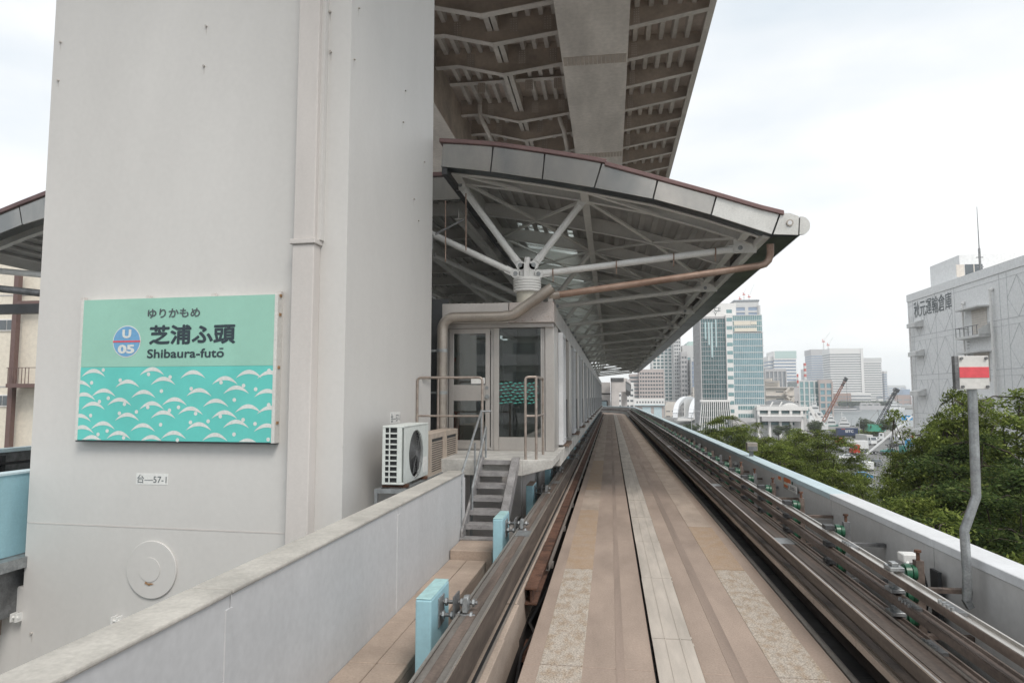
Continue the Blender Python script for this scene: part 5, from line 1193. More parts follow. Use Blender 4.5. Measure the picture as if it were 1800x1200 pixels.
b.box(x0, Y - .02, zr0(711.5), x1, Y + .12, zr0(711)).box(x0, Y - .32, zr0(727), x1, Y - .18, zr0(726.4)); stuff(b.build('balustrade', 'b_white', t, smooth=False))
# vaulted roof
a, q = spans(1343, 1405, Y + 8); zb2_ = zr0(716); n = 14
pts = [(a + (q - a) * i / n, Y + 6, zb2_ + (zr0(703) - zb2_) * math.sin(PI * i / n) ** .7) for i in range(n + 1)]
MB().prism(pts, (0, 16, 0)).build('vault_roof', 'roof_grey', t)
a, q = spans(1373, 1404, Y + 5); pts = [(a + (q - a) * i / n, Y + 4.8, zb2_ + (zr0(708) - zb2_) * math.sin(PI * i / n) ** .6) for i in range(n + 1)]
MB().prism(pts, (0, 1.1, 0)).build('vault_front', 'b_white', t)
for px in (1353, 1369): a, q = spans(px, px + 1.5, Y + 5); MB().bar((a, Y + 5.5, zb2_), (a + 1.2, Y + 5.5, zr0(706)), .5, .5).build('roof_rib', 'b_white', t)
# outdoor stair at its right end
xs_, _ = spans(1420, 1428, Y); MB().bar((xs_, Y - 2, zr0(714)), (xs_ + 2.4, Y - 2, zr0(738)), .5, 1.2).bar((xs_ + 2, Y - 2, zr0(726)), (xs_ + 4, Y - 2, zr0(740)), .5, 1.0).build('outside_stair', 'b_white', t)
# beige stepped building with zigzag stairs
Y = 330.0; x0, x1 = spans(1346, 1396, Y); zr1 = lambda y: oy(1370, y, Y).z
t = thing('beige_building', 'beige stepped building with zigzag outside stairs behind the white hall', 'building', ((x0 + x1) / 2, Y, GZ))
MB().box(x0, Y, GZ, x1, Y + 20, zr1(680)).build('lower_block', 'b_beige', t); MB().box(x0, Y + 1, zr1(680), x1 - 6, Y + 18, zr1(669)).build('upper_block', 'b_beige', t); MB().box(x0 + 3, Y + 2, zr1(669), x1 - 9, Y + 16, zr1(664.5)).build('roof_house', 'b_beige', t)
for y in (664, 671, 681, 695): MB().box(x0 - .1, Y - 1.0, zr1(y + .8), x1 - (0 if y > 675 else 5.8), Y + .02, zr1(y)).build('floor_ledge', 'b_grey', t)
for y in (688, 701): 
    a, q = spans(1364, 1377, Y); MB().box(a, Y - .06, zr1(y + 1.2), q, Y - .01, zr1(y - .5)).build('window', 'win_dark', t)
for (ya_, yb_, pa, pb) in ((682, 690, 1386, 1378), (690, 694, 1378, 1386), (696, 702, 1381, 1388), (705, 698, 1385, 1394)):
    MB().bar((spans(pa, pa + 1, Y)[0], Y - 1.6, zr1(ya_)), (spans(pb, pb + 1, Y)[0], Y - 1.6, zr1(yb_)), 1.0, .9).build('stair_flight', 'b_beige', t)
# glass block and pink block right of it
Y = 480.0; tower('glass_block', 'low green glass office block with a plain grey side beside the masts', 1405, 1441, 668, Y, 30, 'b_pale', 'glass_teal', 4.2, 3.5, .10, 'office block', top=.6)
tower('slate_block', 'grey violet office block with a blue glass strip beside the green glass block', 1440.5, 1463, 667, Y - 3, 30, 'b_pinkgrey', 'glass_blue', 4.2, 8, .30, 'office block', top=1.2)
tower('grey_annex', 'plain grey narrow block wedged beside the beige stepped building', 1393, 1404.5, 680, 380, 16, 'b_grey', 'win_dark', 4.5, 30, .8, 'building', top=4)
# residential and office towers under the canopy edge
t, x0, x1, zt = tower('office_block', 'pinkish grey office block with rows of square dark windows next to the far pier', 1124, 1167, 649, 560, 30, 'b_pinkgrey', 'win_dark', 3.1, 2.1, .5, 'office block', top=1.0, proud=.30)
tower('office_wing', 'recessed pinkish wing with long open balconies on the pier side of the office block', 1107, 1123.8, 657, 564, 26, 'b_pinkgrey', 'win_dark', 3.1, None, .45, 'office block', top=.8)
tower('residential_tower', 'tall white gridded residential tower rising behind the pinkish office block', 1148, 1196, 560, 640, 40, 'b_white', 'glass_deep', 3.2, 3.6, .34, 'residential tower', top=1.0, proud=.5)
tower('residential_wing', 'darker narrow residential wing at the side of the gridded tower', 1186, 1198, 570, 625, 26, 'b_pale', 'win_dark', 3.2, 1.9, .40, 'residential tower', top=1.0)
t, *_ = tower('green_top_tower', 'distant pale tower with a green stepped crown between canopy edge and glass tower', 1201, 1233, 607, 640, 40, 'b_pale', 'glass_teal', 4.0, 9, .45, 'office tower', top=9, proud=.4)
x0, x1 = spans(1210, 1226, 638); MB().box(x0, 645, oy(1218, 607, 640).z, x1, 665, oy(1218, 602, 640).z).build('crown', 'b_mint', t); x0, x1 = spans(1214, 1223, 638); MB().box(x0, 648, oy(1218, 602, 640).z, x1, 662, oy(1218, 599, 640).z).build('crown', 'b_mint', t)
tower('striped_tower', 'distant blue grey tower with close vertical ribs in front of the green topped one', 1216, 1234, 630, 600, 30, 'b_pale', 'b_blue', 4.0, 2.6, .12, 'office tower', top=2)
tower('slab_tower', 'distant slim grey slab tower between the residential tower and the green topped tower', 1198.5, 1209, 618, 610, 30, 'b_grey', 'win_dark', 4.0, 7, .5, 'office tower', top=2)
tower('terraced_flats', 'small pale block of flats with open galleries behind the white arch', 1198, 1216.5, 661, 620, 16, 'b_white', 'win_dark', 3.0, None, .5, 'apartment block', top=1.2)
tower('tan_house', 'small tan block peeping out between the flats and the glass tower', 1219, 1231, 680, 560, 14, 'b_beige', 'win_dark', 3.2, 5, .7, 'building', top=2)
tower('cream_house', 'low cream house roofs just above the white arch', 1211, 1228, 695, 585, 12, 'b_cream', 'win_dark', 3.2, 6, .7, 'building', top=2)
tower('white_flats', 'white building with small windows just beyond the far pier', 1085, 1114, 672, 420, 12, 'b_white', 'win_dark', 3.4, 2.6, .62, 'building', top=2, proud=.12)
# pale blue low building with blue doors
Y = 480.0; x0, x1 = spans(1113, 1168, Y); zq = lambda y: oy(1140, y, Y).z
t = thing('blue_depot', 'low pale blue depot with a white windowed storey over large light blue doors', 'building', ((x0 + x1) / 2, Y, GZ))
MB().box(x0, Y, zq(712), x1, Y + 12, zq(700)).build('upper_storey', 'b_white', t); MB().box(x0, Y + 1, GZ, x1, Y + 12, zq(712) - .01).build('lower_wall', 'b_pinkgrey', t)
for i in range(10): a = x0 + 2.2 + i * (x1 - x0 - 2) / 10; MB().box(a, Y - .1, zq(708), a + .9, Y - .01, zq(705)).build('window', 'win_dark', t)
MB().box(x0 - .4, Y - .5, zq(712.5), x1 + .4, Y + .3, zq(711)).build('eaves', 'cap_blue', t)
for (pa, pb) in ((1129, 1144), (1149, 1163)): a, q = spans(pa, pb, Y); MB().box(a, Y + .9, GZ, q, Y + .99, zq(715)).build('door', 'cap_blue', t)
tower('hoarding_wall', 'pale grey wall and sheds between the blue depot and the white arch', 1169, 1189, 706, 560, 6, 'b_beige', 'win_dark', 4, 6, .8, 'wall', top=4)
# white arch bridge
t = thing('arch_bridge', 'white steel arch bridge with hanger rods in front of the glass tower', 'bridge', (45, 450, GZ))
A_ = oy(1187, 735, 400); B2 = oy(1227, 727, 560); n = 24; base = A_.z; hA = 2.0 - base
for k_, off in ((0, Vector((0, 0, 0))), (1, Vector((9, 2, 0)))):
    P = [A_.lerp(B2, (1 - math.cos(PI * i / n)) / 2) + off + Vector((0, 0, hA * math.sin(PI * i / n) ** .8)) for i in range(n + 1)]
    b = MB()
    for p_, q_ in zip(P[:-1], P[1:]): b.bar(p_, q_, 2.6, 2.2)
    b.build('arch_rib', 'cap_white', t)
    for i in range(3, n - 1): MB().tube(P[i], (P[i].x, P[i].y, base), .10, 5).build('hanger', 'b_white', t)
d_ = (B2 - A_); MB().bar(A_ + Vector((4, 0, -.8)), Vector((B2.x + 4, B2.y, base - .8)), 9, 1.2).build('bridge_deck', 'b_white', t)
MB().bar(A_ + Vector((6, 8, 5.5)), Vector((B2.x + 6, B2.y - 8, base + 5.5)), .4, 10).build('screen_panel', 'b_pale', t)
# distant towers across the bay
bay = [('hotel_tower', 'large white hotel tower with long window bands across the bay', 1461, 1520, 612, 1160, 40, 'b_white', 'b_dark', 3.9, None, .52, 7),
       ('waterfront_tower', 'white banded tower with a grey top beside the large hotel across the bay', 1520.5, 1552, 629, 1180, 40, 'b_white', 'b_dark', 3.9, None, .55, 6),
       ('dark_banded_tower', 'grey banded tower under two construction cranes across the bay', 1428, 1459, 614, 1250, 40, 'b_pale', 'b_blue', 4.0, None, .42, 9),
       ('mint_tower', 'white banded tower with a plain mint green top floor beyond the beige building', 1362, 1402, 617, 900, 40, 'b_white', 'b_blue', 4.1, None, .52, 9),
       ('white_step_tower', 'shorter white step of the mint topped tower', 1352, 1363, 626, 905, 30, 'b_white', 'b_blue', 4.1, None, .52, 4),
       ('ribbed_block', 'grey block with vertical dark ribs in front of the mint topped tower', 1346, 1383, 648, 760, 30, 'b_grey', 'b_dark', 60, 4.2, .05, 2),
       ('slim_glass_tower', 'slim bluish tower at the edge of the banded waterfront tower', 1555, 1561, 652, 1200, 30, 'b_pale', 'b_blue', 4, None, .4, 3),
       ('low_blue_block', 'pale blue distant block between the red and white chimney and the banded tower', 1417, 1429, 648, 1300, 30, 'b_pale', 'b_blue', 4, None, .8, 9),
       ('hazy_block', 'hazy low block peeping over the beige building roof', 1345, 1353, 640, 1100, 30, 'b_pale', 'b_blue', 4, None, .8, 6)]
for nm, lb, a, b2, yt, Yd, dp, wl, gl, fh, pw, sl_, tp in bay:
    t, x0, x1, zt = tower(nm, lb, a, b2, yt, Yd, dp, wl, gl, fh, pw, sl_, 'tower', top=tp, gz=-13.8, proud=.6)
    if nm == 'mint_tower': MB().box(x0 + (x1 - x0) * .05, Yd - .2, zt - 9, x1 + .2, Yd + dp, zt + .2).build('top_storey', 'b_mint', t)
    if nm in ('dark_banded_tower', 'waterfront_tower'): MB().box(x0 - .2, Yd - .2, zt - tp, x1 + .2, Yd + dp, zt + .1).build('top_storey', 'b_grey' if nm[0] == 'd' else 'b_pale', t)
    if nm == 'hotel_tower': MB().box(x1 - 4, Yd - 1, -13.8, x1, Yd, zt).build('edge_pier', 'b_white', t)
tower('brick_pavilion', 'low brown brick building with arched windows at the foot of the white hotel', 1467, 1495, 691, 1120, 20, 'b_brick', 'b_dark', 5, 3.6, .45, 'building', top=2)
tower('low_annex', 'low white annex with window bands beside the brick building across the bay', 1495.5, 1531, 690, 1125, 20, 'b_white', 'b_dark', 5, None, .5, 'building', top=1.5)
tower('terminal_building', 'low grey ferry terminal on the far pier', 1512, 1545, 707, 1060, 12, 'b_grey', 'b_dark', 5, 9, .4, 'building', top=1.5)
tower('far_low_block', 'hazy grey low block on the far shore at the end of the water', 1562, 1592, 677, 1900, 40, 'b_pale', 'b_blue', 6, 12, .6, 'building', top=3)
tower('brown_shed', 'reddish brown shed on the far shore next to the warehouse corner', 1574, 1600, 694, 1500, 30, 'b_brick', 'b_dark', 8, 12, .7, 'building', top=3)
tower('blue_shed', 'dark blue shed behind the reddish brown one on the far shore', 1587, 1600, 684, 1560, 30, 'b_blue', 'b_dark', 8, 12, .8, 'building', top=4)
for px, yt, lb in ((1548, 697, 'small house with a pointed dark roof on the far shore'), (1566, 698, 'second small pointed house on the far shore beside the black crane jib')):
    x0, x1 = spans(px - 4, px + 4, 1090); z1_ = oy(px, yt + 3, 1090).z; t = thing('gable_house', lb, 'house', ((x0 + x1) / 2, 1090, GZ)); MB().box(x0, 1090, GZ, x1, 1100, z1_).build('wall', 'b_white', t); MB().prism([(x0 - .5, 1089.5, z1_), (x1 + .5, 1089.5, z1_), ((x0 + x1) / 2, 1089.5, z1_ + 4)], (0, 11, 0)).build('roof', 'b_dark', t)
# far pier strip on the bay
t = thing('ferry_pier', 'long low ferry pier with a white roof standing in the bay', 'pier', (300, 900, -16)); 
x0, x1 = spans(1462, 1512, 820); MB().box(x0, 820, -14.5, x1, 830, -13.6).build('deck', 'b_grey', t); MB().box(x0 + 2, 822, -13.6, x1 - 3, 828, -12.2).build('hall', 'b_dark', t); MB().box(x0, 821, -12.19, x1 - 4, 829, -11.4).build('roof', 'b_white', t)
x0, x1 = spans(1510, 1572, 1040); t = thing('quay_wall', 'grey quay wall along the far shore of the bay', 'quay', (x0, 1040, -16)); MB().box(x0, 1040, -16.6, x1, 1082, -11).build('wall', 'b_grey', t)
# tower behind with cranes on its roof
t, x0, x1, zt = tower('crane_tower', 'blue grey tower with red white cranes on its dark roof behind the glass tower', 1295, 1338, 530, 560, 30, 'b_pale', 'b_blue', 4.2, 12, .35, 'tower', top=3)
MB().box(x0 - .5, 559.5, zt - .0, x1 + .5, 590, zt + 1.4).build('roof_edge', 'b_dark', t)
paint('crane_red', (.62, .16, .13), .5); paint('crane_white', (.7, .7, .68), .5)
def jib_crane(px, y0, h, jx, jy, Yd, label, s=1.0):
    b0 = oy(px, y0, Yd); sc = Yd / 1200 * s
    t = thing('tower_crane', label, 'crane', tuple(b0), group='tower cranes on distant roofs'); top = b0 + Vector((0, 0, h * sc))
    MB().bar(b0, top, 1.3 * sc, 1.3 * sc).build('mast', 'crane_white', t); MB().bar(top - Vector((2.2 * sc, 0, 0)), top + Vector((2.2 * sc, 0, 0)), 1.6 * sc, 1.6 * sc).build('slew_deck', 'crane_red', t)
    MB().bar(top, top + Vector((-1.5 * sc, 0, 4 * sc)), .9 * sc, .9 * sc).build('tower_head', 'crane_red', t); MB().bar(top, top + Vector((jx * sc, 0, jy * sc)), .55 * sc, .55 * sc).build('jib', 'crane_white', t)
    MB().bar(top + Vector((-1.5 * sc, 0, 4 * sc)), top + Vector((jx * .8 * sc, 0, jy * .8 * sc)), .18 * sc, .18 * sc).build('stay', 'crane_white', t)
jib_crane(1301, 531, 5.5, 2, 6, 560, 'short tower crane, nearest the white crown of the glass tower'); jib_crane(1308, 530, 12, 3, 10, 560, 'middle tower crane on the dark roof behind the glass tower'); jib_crane(1317, 531, 9, 9, 22, 560, 'tower crane with a long raised jib on the roof behind the glass tower')
jib_crane(1448, 614, 13, 11, 16, 1250, 'tower crane with the taller jib on the grey banded tower across the bay'); jib_crane(1456, 613, 6, 8, 13, 1250, 'smaller tower crane on the grey banded tower across the bay')
def mast(px, y0, y1, Yd, w_, m1, m2, label, n=6, nm='chimney'):
    a = oy(px, y0, Yd); q = oy(px, y1, Yd); t = thing(nm, label, nm, (a.x, Yd, a.z)); H_ = (q.z - a.z) / n
    for i in range(n): MB().tube((a.x, Yd, a.z + i * H_), (a.x, Yd, a.z + (i + 1) * H_ - .02), w_, 10).build('ring', m1 if i % 2 else m2, t)
mast(1415.5, 667, 638, 700, 1.3, 'crane_red', 'crane_white', 'red and white striped chimney behind the green glass block')
mast(1403, 690, 657, 420, .5, 'crane_red', 'crane_white', 'thin red and white mast beside the beige building', 6, 'mast')
# ================================================================== warehouse
wx = 44.7; WF = frame_of((wx, 110.0, 0), (0, -1, 0))     # u runs towards the camera
wh = thing('warehouse', 'big pale grey warehouse with diamond wall pattern and the lettering 秋元運輸倉庫', 'warehouse', (wx + 10, 85, GZ))
MB().box(wx, 30, GZ, wx + 30, 110, 16.4).build('wall', 'warehouse', wh)
MB().box(wx - .12, 29.9, 16.41, wx + 30.1, 110.1, 17.5).build('parapet', 'warehouse', wh)
lv = [16.45, 11.04, 5.35, -.17, -5.8, -11.3]
for z in lv: MB().box(0, -.03, z - .05, 80, -.001, z + .03).box(0, -.03, z - .75, 80, -.001, z - .71).xf(WF).build('floor_seam', 'wh_seam', wh)
cols = [0, 1.7, 8.7, 13.3, 14.0, 24.5, 26.0, 38, 39.5, 51, 52.5, 64, 65.5, 78]
for u_ in cols: MB().box(u_ - .025, -.025, GZ, u_ + .025, -.001, 16.4).xf(WF).build('vertical_seam', 'wh_seam', wh)
for (ua, ub) in ((1.7, 8.7), (8.9, 13.3), (26.0, 38), (39.5, 51), (52.5, 64)):
    nx = max(1, round((ub - ua) / 3.9)); w_ = (ub - ua) / nx
    for zi in range(5):
        z1_, z0_ = lv[zi] - .75, lv[zi + 1] + .03
        for i in range(nx):
            a = ua + i * w_; m_ = (z0_ + z1_) / 2
            for p_, q_ in (((a, m_), (a + w_ / 2, z1_)), ((a + w_ / 2, z1_), (a + w_, m_)), ((a + w_, m_), (a + w_ / 2, z0_)), ((a + w_ / 2, z0_), (a, m_)), ((a, z1_), (a + w_ * .5, z0_)) if i % 2 else ((a + w_ * .5, z1_), (a + w_, z0_))):
                MB().bar((p_[0], -.012, p_[1]), (q_[0], -.012, q_[1]), .02, .05).xf(WF).build('diamond_seam', 'wh_seam', wh)
for zi in (0, 1, 2, 3):
    z = lv[zi] - (2.9 if zi else 4.1)
    MB().prism([(2.2, -.02, z + .9), (2.2, -1.2, z + .5), (2.2, -1.2, z - .1), (2.2, -.02, z - .1)], (2.6, 0, 0)).xf(WF).build('vent_hood', 'b_pale', wh)
ub0 = 110 - 99.0
# loading bays with canopies and balcony
for z_c, z_f in ((12.9, 9.7), (7.5, 4.0), (1.9, -1.6), (-3.8, -7.2)):
    MB().box(16.8, -1.4, z_c, 22.3, -.02, z_c + .18).xf(WF).build('bay_canopy', 'b_pale', wh)
    MB().box(18.2, -.06, z_f, 21.6, -.02, z_c - .02).xf(WF).build('shutter', 'b_beige', wh)
    b = MB()
    for k in range(11): b.box(18.2, -.09, z_f + .2 + .28 * k, 21.6, -.061, z_f + .24 + .28 * k)
    b.xf(WF).build('shutter_rib', 'b_grey', wh)
MB().box(16.8, -1.4, 9.3, 22.3, -.02, 9.6).prism([(22.3, -1.4, 9.6), (22.3, -.02, 9.6), (22.3, -.02, 11.0), (22.3, -1.4, 10.2)], (.1, 0, 0)).xf(WF).build('balcony', 'b_pale', wh)
b = MB()
for k in range(6): b.box(16.85 + k, -1.38, 9.6, 16.91 + k, -1.32, 10.7)
b.box(16.85, -1.38, 10.68, 22.2, -1.32, 10.74).box(16.85, -1.32, 10.68, 16.91, -.02, 10.74); b.xf(WF).build('balcony_rail', 'galv_dark', wh)
MB().tube((23.2, -.35, GZ), (23.2, -.35, 14.6), .16, 12).tube((23.2, -.35, 14.6), (23.2, -.05, 14.9), .22, 12).xf(WF).build('downpipe', 'b_white', wh)
MB().tube((1.0, -.3, GZ), (1.0, -.3, 14.2), .12, 12).xf(WF).build('downpipe', 'b_white', wh)
MB().tube((16.6, -.3, GZ), (16.6, -.3, 13.9), .12, 12).tube((16.6, -.3, 13.9), (16.6, -.05, 14.2), .2, 12).xf(WF).build('downpipe', 'b_white', wh)
for k in range(16): MB().box(17.1, -.25, 9.0 - .4 * k, 17.6, -.18, 9.05 - .4 * k).xf(WF).build('ladder_rung', 'galv_dark', wh)
for (px, py) in ((1608, 547), (1672, 508)): pass
a = ox(1607, 544, wx); q = ox(1672, 508, wx)
text('秋元運輸倉庫', 'lettering', 'ink_soft', WF, 110 - a.y, 13.75, (a.y - q.y), 2.35, 0, .05, wh)
# roof house, mast
rh1 = ox(1686, 448, wx + 2.5); rh0 = ox(1634, 460, wx + 2.5); rh2 = oy(1784, 446, rh1.y); MB().box(wx + 2.5, rh1.y, 17.0, rh2.x, rh0.y, rh1.z).build('roof_house', 'warehouse', wh)
a, q = 92.9, 104.5
wa_, wb_ = oy(1697, 480, rh1.y - .05), oy(1727, 464, rh1.y - .05); MB().box(wa_.x, rh1.y - .06, wa_.z - .5, wb_.x, rh1.y - .005, wb_.z).build('window', 'win_dark', wh)
MB().box((wa_.x + wb_.x) / 2 - .06, rh1.y - .09, wa_.z - .5, (wa_.x + wb_.x) / 2 + .06, rh1.y - .061, wb_.z).box(wa_.x - 1.1, rh1.y - .06, wa_.z - .5, wa_.x - .1, rh1.y - .005, wb_.z).build('window_frame', 'b_beige', wh)
MB().box(wx + 1.9, 93.2, 17.5, wx + 2.1, 93.4, 21.0).box(wx + 1.6, 93.25, 18.6, wx + 2.4, 93.35, 18.7).box(wx + 1.6, 93.25, 19.8, wx + 2.4, 93.35, 19.9).build('mast_base', 'galv_dark', wh)
MB().tube((wx + 2, 93.3, 20.5), (wx + 2, 93.3, 26.4), .07, 8, .03).build('mast_pole', 'galv_dark', wh)
# apartment block behind the camera, seen only as a reflection in the glass
ab = thing('apartment_block', 'grey apartment block with balconies, seen as a reflection in the glass room', 'apartment block', (-9, -46, GZ))
MB().box(-24, -60, GZ, 2, -46, 34).build('wall', 'b_pale', ab)
for k in range(15):
    z = GZ + 1 + 3.1 * k
    for c in range(6):
        x = -23 + 4.2 * c; MB().box(x, -46.0, z + .3, x + 2.4, -45.9, z + 2.2).build('window', 'win_dark', ab)
    MB().box(-24, -45.99, z - .3, 2, -44.6, z - .1).box(-24, -44.7, z - .1, 2, -44.6, z + .9).build('balcony', 'b_grey', ab)
# ================================================================== cream building on the other side
cb = thing('cream_building', 'cream coloured building with small windows and a brown steel frame beyond the other track', 'building', (-50, 48, GZ))
MB().box(-80, 48, GZ, -40, 60, 14).build('wall', 'b_cream', cb)
for z in (10.3, 3.0, -4.3): MB().box(-80, 47.97, z - .05, -40, 47.995, z + .04).build('floor_seam', 'b_grey', cb)
for zc_ in (7.9, 1.9, -4.5):
    for xc_ in (-47.6, -53, -58):
        f_ = MB().box(xc_ - .9, 47.9, zc_ - .48, xc_ + .9, 47.99, zc_ + .48).build('window', 'b_white', cb)
        MB().box(xc_ - .8, 47.87, zc_ - .38, xc_ - .03, 47.895, zc_ + .38).box(xc_ + .03, 47.87, zc_ - .38, xc_ + .8, 47.895, zc_ + .38).build('pane', 'win_dark', f_)
paint('frame_brown', (.16, .10, .09), .5)
MB().box(-46.5, 47.2, GZ, -46.1, 47.6, 12).box(-46.1, 47.2, 9.3, -41, 47.6, 9.7).box(-46.1, 46.6, 2.9, -41, 47.9, 3.2).build('steel_frame', 'frame_brown', cb)
for k in range(7): MB().box(-46.0 + .3 * k, 46.6, 3.2, -45.96 + .3 * k, 46.64, 4.4).build('baluster', 'frame_brown', cb)
MB().box(-46.1, 46.58, 4.4, -41, 46.66, 4.45).build('handrail', 'frame_brown', cb)
# ================================================================== trees
def leafmat(name, c1, c2, c3):
    m = bpy.data.materials.new(name); m.use_nodes = True; t = m.node_tree; t.nodes.clear()
    o = t.nodes.new('ShaderNodeOutputMaterial'); g = t.nodes.new('ShaderNodeNewGeometry'); cr = t.nodes.new('ShaderNodeValToRGB')
    e = cr.color_ramp.elements; e[0].position = 0; e[0].color = (*c1, 1); e[1].position = 1; e[1].color = (*c3, 1); k = e.new(.55); k.color = (*c2, 1)
    t.links.new(g.outputs['Random Per Island'], cr.inputs['Fac'])
    n = t.nodes.new('ShaderNodeTexNoise'); n.inputs['Scale'].default_value = .55; n.inputs['Detail'].default_value = 3; t.links.new(g.outputs['Position'], n.inputs['Vector'])
    mr = t.nodes.new('ShaderNodeMapRange'); mr.inputs['From Min'].default_value = .35; mr.inputs['From Max'].default_value = .65; mr.inputs['To Min'].default_value = .62; mr.inputs['To Max'].default_value = 1.35
    t.links.new(n.outputs['Fac'], mr.inputs['Value']); mm = t.nodes.new('ShaderNodeMixRGB'); mm.blend_type = 'MULTIPLY'; mm.inputs['Fac'].default_value = 1
    t.links.new(cr.outputs['Color'], mm.inputs['Color1']); t.links.new(mr.outputs['Result'], mm.inputs['Color2'])
    d = t.nodes.new('ShaderNodeBsdfDiffuse'); tl = t.nodes.new('ShaderNodeBsdfTranslucent'); mx = t.nodes.new('ShaderNodeMixShader'); mx.inputs['Fac'].default_value = .38
    t.links.new(mm.outputs['Color'], d.inputs['Color']); t.links.new(mm.outputs['Color'], tl.inputs['Color']); t.links.new(d.outputs[0], mx.inputs[1]); t.links.new(tl.outputs[0], mx.inputs[2]); t.links.new(mx.outputs[0], o.inputs['Surface'])
    M[name] = m
leafmat('leaf_zelkova', (.085, .12, .035), (.17, .22, .055), (.31, .36, .10))
leafmat('leaf_dark', (.04, .07, .028), (.08, .12, .04), (.15, .19, .065))
leafmat('leaf_grey', (.08, .11, .06), (.12, .16, .08), (.17, .21, .10))
def tree_proto(seed, H, R, nleaf, leaf, m, tiers=7, name='zelkova_tree', trunk_h=.32):
    """vase-shaped tree: trunk, rising limbs, flat drooping sprays of leaves in tiers"""
    r = random.Random(seed); br = MB(); lf_v = []; lf_f = []; sprays = []
    th = H * trunk_h; tr_ = H * .018 + .05
    br.path([(0, 0, 0), (r.uniform(-.1, .1), r.uniform(-.1, .1), th * .5), (r.uniform(-.15, .15), r.uniform(-.15, .15), th)], [tr_ * 1.35, tr_ * 1.05, tr_], 10)
    nl = 13
    for i in range(nl):
        a = 2 * PI * i / nl + r.uniform(-.3, .3); reach = R * r.uniform(.55, .95) * (1 if i % 3 else .35); top = H * r.uniform(.80, .98) if i % 3 == 0 else H * r.uniform(.60, .90)
        p0 = Vector((0, 0, th * r.uniform(.8, 1.0))); p3 = Vector((math.cos(a) * reach, math.sin(a) * reach, top))
        p1 = p0 + Vector((math.cos(a) * reach * .18, math.sin(a) * reach * .18, (top - th) * .42)); pts = []
        for k in range(8):
            s = k / 7; q = (p0 * (1 - s) ** 2 + p1 * 2 * s * (1 - s) + p3 * s * s) + Vector((r.uniform(-.12, .12), r.uniform(-.12, .12), 0)); pts.append(q)
        br.path(pts, [tr_ * .46 * (1 - .85 * k / 7) for k in range(8)], 6)
        sprays.append((pts[7], a, R * .2)); sprays.append((pts[7] + Vector((0, 0, .25)), a + 1.5, R * .16)); sprays.append((pts[6], a + 3, R * .2))
        for k in range(2, 8):
            for _ in range(3 if k > 3 else 2):
                aa = a + r.uniform(-1.9, 1.9); ln = R * r.uniform(.20, .50); e = pts[k] + Vector((math.cos(aa) * ln, math.sin(aa) * ln, ln * r.uniform(-.05, .5)))
                rr = math.hypot(e.x, e.y)
                if rr > R: e.x *= R / rr; e.y *= R / rr
                e.z = min(e.z, H * (1.0 - .30 * (rr / R) ** 2)); mid = pts[k].lerp(e, .5) + Vector((0, 0, ln * .12))
                br.path([pts[k], mid, e], [tr_ * .13, tr_ * .08, tr_ * .03], 4, cap=False)
                for f_, sc in ((1.0, 1.0), (.55, .8)):
                    c = pts[k].lerp(e, f_); sprays.append((c, aa + r.uniform(-.4, .4), R * r.uniform(.13, .25) * sc))
    per = max(10, nleaf // len(sprays))
    for c, aa, sr in sprays:
        tilt = r.uniform(-.05, .28); ca, sa = math.cos(aa), math.sin(aa)
        dip = r.uniform(.10, .30)
        for _ in range(per):
            u = r.gauss(0, .50); v = r.gauss(0, .42); d = min(1.7, math.hypot(u, v))
            x = u * sr; y = v * sr; z = -dip * sr * d * d + r.gauss(0, .10) * sr - tilt * x * .5
            q = c + Vector((x * ca - y * sa, x * sa + y * ca, z))
            s = leaf * r.uniform(.65, 1.3); ph = r.uniform(0, 2 * PI); n = Vector((r.gauss(0, .42), r.gauss(0, .42), 1)).normalized()
            t1 = n.cross(Vector((math.cos(ph), math.sin(ph), 0))).normalized(); t2 = n.cross(t1)
            b0 = len(lf_v); lf_v += [q - t1 * s * .5, q + t2 * s * .26 - n * s * .06, q + t1 * s * .55, q - t2 * s * .26 - n * s * .06]; lf_f.append((b0, b0 + 1, b0 + 2, b0 + 3))
    t = thing(name, '', 'tree', (0, 0, 0))
    b = MB(); b.v, b.f = br.v, br.f; b.build('trunk', 'bark', t, smooth=True)
    me = bpy.data.meshes.new('crown'); me.from_pydata([tuple(v) for v in lf_v], [], lf_f); me.materials.append(M[m]); o = bpy.data.objects.new('crown', me); COL.objects.link(o); o.parent = t
    return t
protos = [tree_proto(11, 15.5, 5.6, 80000, .21, 'leaf_zelkova'), tree_proto(23, 15, 5.2, 80000, .20, 'leaf_zelkova'), tree_proto(37, 14, 5.8, 105000, .165, 'leaf_zelkova'), tree_proto(41, 15, 4.6, 105000, .155, 'leaf_dark')]
used_p = set()
def place_tree(i, px, ytop, Y, label, sc=1.0, rz=None, group='leafy trees between the parapet and the quay'):
    p = oy(px, ytop, Y); base = Vector((p.x, Y, GZ)); Hs = p.z - GZ; P0 = protos[i]; H0 = (15.5, 15, 14, 15)[i]
    s = Hs / H0
    if i in used_p: t = copy_tree(P0)
    else: t = P0; used_p.add(i)
    t.location = base; t.scale = (s * sc, s * sc, s); t.rotation_euler = (0, 0, rz if rz is not None else random.uniform(0, 6.28)); t['label'] = label; t['group'] = group
    return t
